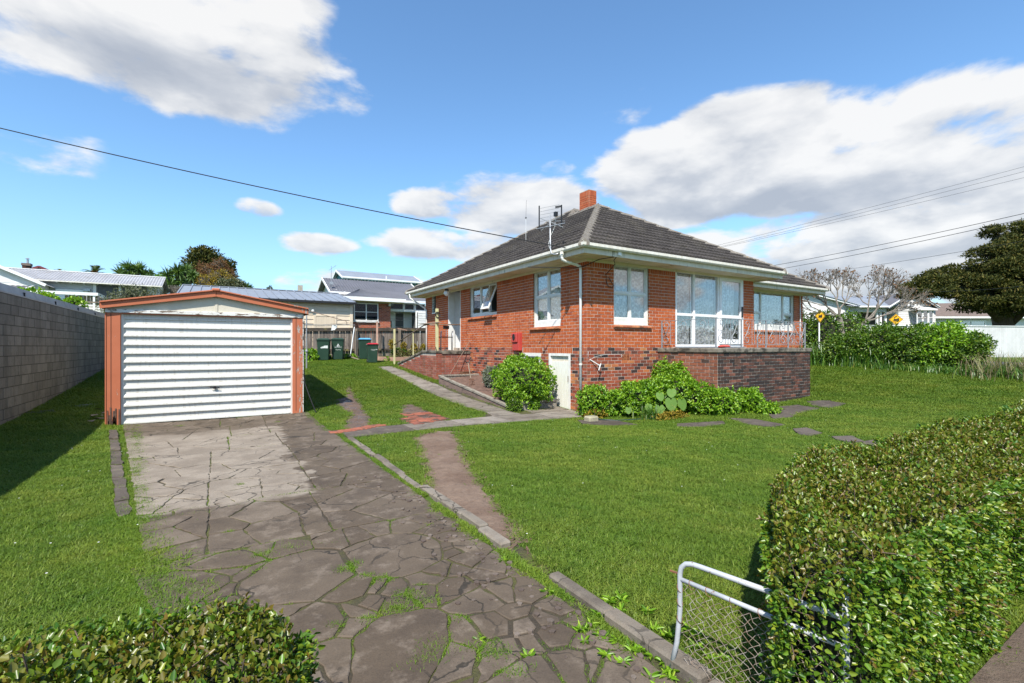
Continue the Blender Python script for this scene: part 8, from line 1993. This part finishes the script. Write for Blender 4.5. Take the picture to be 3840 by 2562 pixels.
tree('fir_tree', 'small pointed dark fir beyond the shed roof', [(6.4, 75, 7.4, .9, .9, .9), (6.4, 75, 8.4, .65, .65, .8), (6.4, 75, 9.3, .38, .38, .7)], 2200, .28, .12, LM['dark'], (6.4, 75), 2)
tree('distant_trees', 'low olive trees right of the small fir', [(8.2, 76, 7.3, 1.4, 1, .7), (10, 76, 7.2, 1.3, 1, .6), (11.8, 76, 7.0, 1.2, 1, .6), (7.2, 75.5, 7.2, 1, 1, .6)], 3000, .26, .16, LM['olive'], (9, 76), 2)
shrub('left_shrub', 'green leafy shrub behind the block wall at the left', 'shrub', [(-8.6, 36, 4.4, .65, .4, .38), (-8.0, 36, 4.2, .5, .4, .35), (-6.9, 36.3, 4.1, .5, .3, .3)], 1000, .17, .10, LM['bright'], core=.5)
# far trees close the horizon between the houses
n = 46; xs = np.concatenate([rng.uniform(-60, 150, n)]); ys = np.concatenate([rng.uniform(110, 190, n)])
FB = [(x, y, 1.6 + h * .45, h * .9, h * .7, h * .55) for x, y, h in zip(xs, ys, rng.uniform(4.0, 7.0, n))] + [(rng.uniform(75, 150), y, 2.5, 5, 5, 3.0) for y in np.linspace(-60, 90, 26)]
P, N = blob_points(FB, 14000, .3, .6); o = leaf_mesh('distant_woods', P, N, 1.1, .7, LM['olive'], None, six=False); tag(o, 'far-off trees along the horizon', 'trees')
oc = blob_core(FB, None, .85, 'core', 'distant_woods'); tag(oc, 'dark mass of far-off trees along the horizon', 'trees', kind='stuff')

# ------------------------------------------------------------------ lawn
def blade_mat(name, stops, trans=.3, var=.35):
    m, T = new_mat(name)
    rv = T.add('ShaderNodeObjectInfo').outputs['Random']; isl = T.geo.outputs['Random Per Island']
    f = T.m('ADD', T.m('MULTIPLY', rv, .5), T.m('MULTIPLY', isl, .5)); col = T.ramp(f, stops)
    big = T.noise(T.pos, .8, 4, .6); col = T.mix(T.step(big, .35, .7), T.mix(1.0, col, (.82, .92, .8), 'MULTIPLY'), T.mix(1.0, col, (1.22, 1.1, 1.15), 'MULTIPLY'))
    pt = T.noise(T.vm('ADD', T.pos, (11, 5, 0)), 2.6, 5, .65); col = T.mix(T.m('MULTIPLY', T.step(pt, .52, .72), .5), col, T.mix(1.0, col, (1.35, 1.05, 1.5), 'MULTIPLY')); col = T.mix(T.m('MULTIPLY', T.step(pt, .46, .32), .45), col, T.mix(1.0, col, (.62, .80, .75), 'MULTIPLY'))
    b = T.add('ShaderNodeBsdfPrincipled', {'Base Color': col, 'Roughness': .5, 'Specular IOR Level': .25}); tr = T.add('ShaderNodeBsdfTranslucent', {0: T.mix(1.0, col, (1.1, 1.15, .6), 'MULTIPLY')})
    mx = T.add('ShaderNodeMixShader', {0: trans, 1: b.outputs[0], 2: tr.outputs[0]}); T.l.new(mx.outputs[0], T.out.inputs[0]); return m
LM['blade'] = blade_mat('grass_blade', [(0, (0.062, 0.118, 0.013)), (.35, (0.112, 0.182, 0.020)), (.65, (0.158, 0.232, 0.027)), (.9, (0.22, 0.275, 0.042)), (1, (0.33, 0.31, 0.10))])
LM['weed'] = blade_mat('weed_blade', [(0, (0.085, 0.16, 0.016)), (.5, (0.15, 0.235, 0.022)), (.9, (0.22, 0.27, 0.03)), (1, (0.34, 0.29, 0.09))])
def tuft_mesh(name, n, rad, h0, h1, w, mat, lean):
    a = rng.uniform(0, 6.283, n); r = rad * np.sqrt(rng.random(n)); pts = np.stack([r * np.cos(a), r * np.sin(a), np.full(n, -.004)], 1); V, F = blades(pts, rng.uniform(h0, h1, n), w, lean, 2)
    return V, F
KEEP_OUT = [(DRIVE, -.03), (STRIP, .0), (TRACK, -.055), (MUD, -.04), (MUD2, -.03), ([(1.95, 8.8), (7.9, 9.0), (8.0, 10.4), (6.4, 10.2), (6.35, 20.2), (5.72, 20.2), (5.6, 13.5), (5.72, 10.4), (5.1, 9.72), (1.95, 9.6)], -.01), ([(1.9, -1), (2.08, -1), (2.08, 9), (1.9, 9)], .0),
            ([(8.0, 9.35), (15.3, 9.35), (15.3, 10.95), (21.6, 10.95), (21.6, 20.6), (8.0, 20.6)], .0), ([(10.6, 7.46), (15.1, 7.46), (15.1, 11), (10.6, 11)], .0), ([(6.64, 15.95), (8.1, 15.95), (8.1, 20.2), (6.64, 20.2)], .0), ([(-1.9, 12.4), (1.78, 12.4), (1.78, 17.8), (-1.9, 17.8)], .0),
            ([(6.44, 10.36), (8.02, 10.36), (8.02, 15.3), (6.44, 15.3)], .0), ([(-30, 2), (-3.43, 2), (-3.43, 26), (-30, 26)], .0), (ROAD, 0), ([(1.5, -3), (16, -3), (16, .80), (2.2, .80), (1.95, .5)], -.08)] + [(q, .03) for q in stepping]
def scatter(n, x0, x1, y0, y1, dens):
    x = rng.uniform(x0, x1, n); y = rng.uniform(y0, y1, n); d = np.hypot(x, y); xc = math.cos(YAW) * x - math.sin(YAW) * y; yc = math.sin(YAW) * x + math.cos(YAW) * y
    k = (yc > .8) & (np.abs(xc) < yc * 1.15 + 1.2) & (rng.random(n) < dens(d)); return x[k], y[k]
def allowed(x, y):
    ok = np.ones(len(x), bool)
    for poly, m in KEEP_OUT:
        ins = in_poly(x, y, poly)
        if m < 0:
            dd = dist_poly(x, y, poly); ins &= dd > -m * rng.random(len(x)) * 1.6
            near = ~in_poly(x, y, poly) & (dd < -m) ; ok &= ~(near & (rng.random(len(x)) < .25))
        if m > 0: ins |= dist_poly(x, y, poly) < m * rng.random(len(x)) * 2.4
        ok &= ~ins
    return ok
def instance_on(name, x, y, src, scale, mat, label, dz=.0):
    pts = np.stack([x, y, G(x, y) + dz], 1); me = bpy.data.meshes.new(name); me.vertices.add(len(pts)); me.vertices.foreach_set('co', pts.astype(np.float32).ravel())
    a = me.attributes.new('size', 'FLOAT', 'POINT'); a.data.foreach_set('value', scale.astype(np.float32))
    b = me.attributes.new('turn', 'FLOAT', 'POINT'); b.data.foreach_set('value', rng.uniform(0, 6.283, len(pts)).astype(np.float32))
    o = link_mesh(name, me, None, None, 'stuff'); tag(o, label, 'grass')
    ng = bpy.data.node_groups.new(name, 'GeometryNodeTree'); ng.interface.new_socket('Geometry', in_out='INPUT', socket_type='NodeSocketGeometry'); ng.interface.new_socket('Geometry', in_out='OUTPUT', socket_type='NodeSocketGeometry')
    gi = ng.nodes.new('NodeGroupInput'); go = ng.nodes.new('NodeGroupOutput'); ip = ng.nodes.new('GeometryNodeInstanceOnPoints'); oi = ng.nodes.new('GeometryNodeObjectInfo'); oi.inputs[0].default_value = src; oi.transform_space = 'ORIGINAL'
    s = ng.nodes.new('GeometryNodeInputNamedAttribute'); s.data_type = 'FLOAT'; s.inputs[0].default_value = 'size'; r_ = ng.nodes.new('GeometryNodeInputNamedAttribute'); r_.data_type = 'FLOAT'; r_.inputs[0].default_value = 'turn'
    cx = ng.nodes.new('ShaderNodeCombineXYZ'); L = ng.links
    L.new(r_.outputs['Attribute'], cx.inputs[2]); L.new(gi.outputs[0], ip.inputs['Points']); L.new(oi.outputs['Geometry'], ip.inputs['Instance']); L.new(cx.outputs[0], ip.inputs['Rotation']); L.new(s.outputs['Attribute'], ip.inputs['Scale']); L.new(ip.outputs[0], go.inputs[0])
    md = o.modifiers.new('scatter', 'NODES'); md.node_group = ng; return o
V, F = tuft_mesh('t', 60, .080, .022, .050, .0055, None, 1.0)
tuft = np_mesh('grass_tuft', V, F, LM['blade'], None, 'stuff'); tuft.location = (4.4, 6.0, 0); tag(tuft, 'one tuft of the front lawn', 'grass')
x, y = scatter(260000, -3.4, 23.0, .8, 26.0, lambda d: np.minimum(1, (5.0 / d) ** .9)); k = allowed(x, y); x, y = x[k], y[k]
d = np.hypot(x, y); sc_ = rng.uniform(.7, 1.25, len(x)) * np.clip(d / 9, 1, 1.9)
lawn = instance_on('lawn_grass', x, y, tuft, sc_, LM['blade'], 'short mown lawn grass round the house and drive')
cl_ = MB(); ring = roughen(TRACK, .035, .05)
for (a, b) in ring:
    if random.random() < .55 and 2.02 < a:
        s_ = random.uniform(.008, .03); cl_.add([(a + s_ * random.uniform(-1, 1), b + s_ * random.uniform(-1, 1), G(a, b) + s_ * z_) for z_ in (.1, .1, .1, 1.3)], [(0, 1, 3), (1, 2, 3), (2, 0, 3)])
tag(cl_.build('clods', M['soil'], None, kind='stuff', fix=False), 'crumbs of earth along the ragged edge of the dirt track', 'clods')
# weeds and moss grass in the cracks of the drive and along its edges
V, F = tuft_mesh('t', 34, .036, .010, .040, .0055, None, 1.1)
wt = np_mesh('weed_tuft', V, F, LM['weed'], None, 'stuff'); wt.location = (1.93, 4.0, .0); tag(wt, 'one weed tuft at the kerb', 'weeds')
wx, wy, ws = [], [], []
from mathutils import noise as mnoise
for cell in slab_cells:
    n = len(cell)
    for i in range(n):
        a = np.array(cell[i]); b = np.array(cell[(i + 1) % n]); L = np.hypot(*(b - a)); kk = int(L / .016)
        for j in range(kk):
            p = a + (b - a) * (j + random.random()) / kk
            v = mnoise.noise(Vector((p[0] * 1.3, p[1] * 1.3, 0))) + .5 * mnoise.noise(Vector((p[0] * 4, p[1] * 4, 3)))
            if random.random() < .10: wx.append(p[0] + rng.normal(0, .004)); wy.append(p[1] + rng.normal(0, .004)); ws.append(rng.uniform(.22, .42))
            if v > .16 and random.random() < min(1, (v - .10) * 2.6): wx.append(p[0] + rng.normal(0, .008 + .03 * max(0, v - .3))); wy.append(p[1] + rng.normal(0, .008 + .03 * max(0, v - .3))); ws.append(rng.uniform(.45, 1.0) * (1 + max(0, v - .35) * 1.2))
def patch(cx, cy, r, n, s): 
    for i in range(n): wx.append(rng.normal(cx, r)); wy.append(rng.normal(cy, r * .8)); ws.append(rng.uniform(.6, 1.3) * s)
for (ax_, ay_), (bx_, by_) in zip(*[iter([(-0.537,5.501), (1.108,5.720), (-0.049,4.260), (0.419,4.206), (0.419,4.206), (0.926,4.070), (-0.282,3.816), (0.006,3.815), (0.240,5.668), (1.118,5.772), (0.365,4.298), (0.612,4.205)])] * 2):
    for i in range(240):
        t = random.random(); wx.append(ax_ + (bx_ - ax_) * t + rng.normal(0, .022)); wy.append(ay_ + (by_ - ay_) * t + rng.normal(0, .03)); ws.append(rng.uniform(.5, 1.1))
PATCH = [(1.08,2.97,0.12), (0.92,2.84,0.10), (1.12,2.83,0.08), (1.20,2.55,0.05), (1.00,2.38,0.13), (1.17,2.28,0.10), (0.91,2.32,0.11), (1.24,2.17,0.08), (1.25,1.99,0.08), (0.75,2.83,0.06), (0.80,3.56,0.08), (0.97,3.28,0.07)]
for (cx, cy, r) in PATCH: patch(cx, cy, r * .5, int(170 * r / .15), 1.1)
for (cx, cy, r) in [(-0.66,11.86,0.10), (0.45,12.35,0.09), (0.63,12.36,0.07), (-1.40,10.56,0.09), (-0.93,7.39,0.05), (-0.52,4.55,0.05), (-0.83,6.44,0.05), (1.09,11.37,0.08), (0.23,6.43,0.05), (0.09,4.82,0.04), (0.35,4.13,0.08), (0.48,4.17,0.07), (0.26,4.13,0.06), (0.88,3.63,0.05), (0.88,3.39,0.06), (0.57,2.88,0.04), (0.40,2.75,0.04), (0.31,2.74,0.03)]: patch(cx, cy, r * .5, int(140 * r / .1), 1.0)
for i in range(2600):      # the gutter of grass on the drive side of the kerb
    y_ = rng.uniform(1.5, 9.0); v = mnoise.noise(Vector((y_ * 1.6, 5, 0)))
    if v > -.15: wx.append(1.88 + rng.normal(0, .035)); wy.append(y_); ws.append(rng.uniform(.6, 1.5) * (1.2 if y_ < 5 else .9))
for i in range(1500): wx.append(rng.normal(-1.42 + (12.4 - (yy_ := rng.uniform(4.2, 12.3))) * .118, .055)); wy.append(yy_); ws.append(rng.uniform(.8, 1.5))
for i in range(2600): yy_ = rng.uniform(2.6, 6.2); wx.append(rng.normal(-.78 + (6.2 - yy_) * .2, .12)); wy.append(yy_); ws.append(rng.uniform(.9, 1.6))
for i in range(700): wx.append(rng.uniform(1.75, 2.05)); wy.append(rng.uniform(9.6, 12.3)); ws.append(rng.uniform(.8, 1.6))
instance_on('crack_weeds', np.array(wx), np.array(wy), wt, np.array(ws), LM['weed'], 'weeds and grass growing in the cracks of the drive', .004)
# broad-leaved weeds at the gate, and daisies
WP_, WN_ = [], []
for i in range(46):
    x, y = (rng.uniform(1.7, 2.3), rng.uniform(1.35, 2.3)) if i < 42 else (rng.uniform(1.2, 1.9), rng.uniform(1.6, 3.6))
    for k_ in range(9):
        a = k_ * .7 + rng.uniform(-.3, .3); WP_.append((x, y, G(x, y) + .012)); WN_.append((math.cos(a), math.sin(a), .45))
o = leaf_mesh('broad_weeds', np.array(WP_), unit(np.array(WN_)), rng.uniform(.025, .07, len(WP_)), .016, LM['bright'], None, spread=.15); tag(o, 'broad-leaved weeds by the gate and kerb', 'weeds')
x, y = scatter(900, -3.0, 12, 3, 18, lambda d: np.full(len(d), .35)); k = allowed(x, y); x, y = x[k], y[k]; DP = np.stack([x, y, G(x, y) + .05], 1)
M['petal'] = plain('white_petal', (.75, .75, .72), rough=.7)
mb = MB()
for p in DP: mb.add([(p[0] + .008 * math.cos(a), p[1] + .008 * math.sin(a), p[2]) for a in np.linspace(0, 6.283, 6)[:-1]], [(0, 1, 2, 3, 4)])
tag(mb.build('daisies', M['petal'], None, kind='stuff', fix=False), 'scattered white daisies in the lawn', 'flowers')
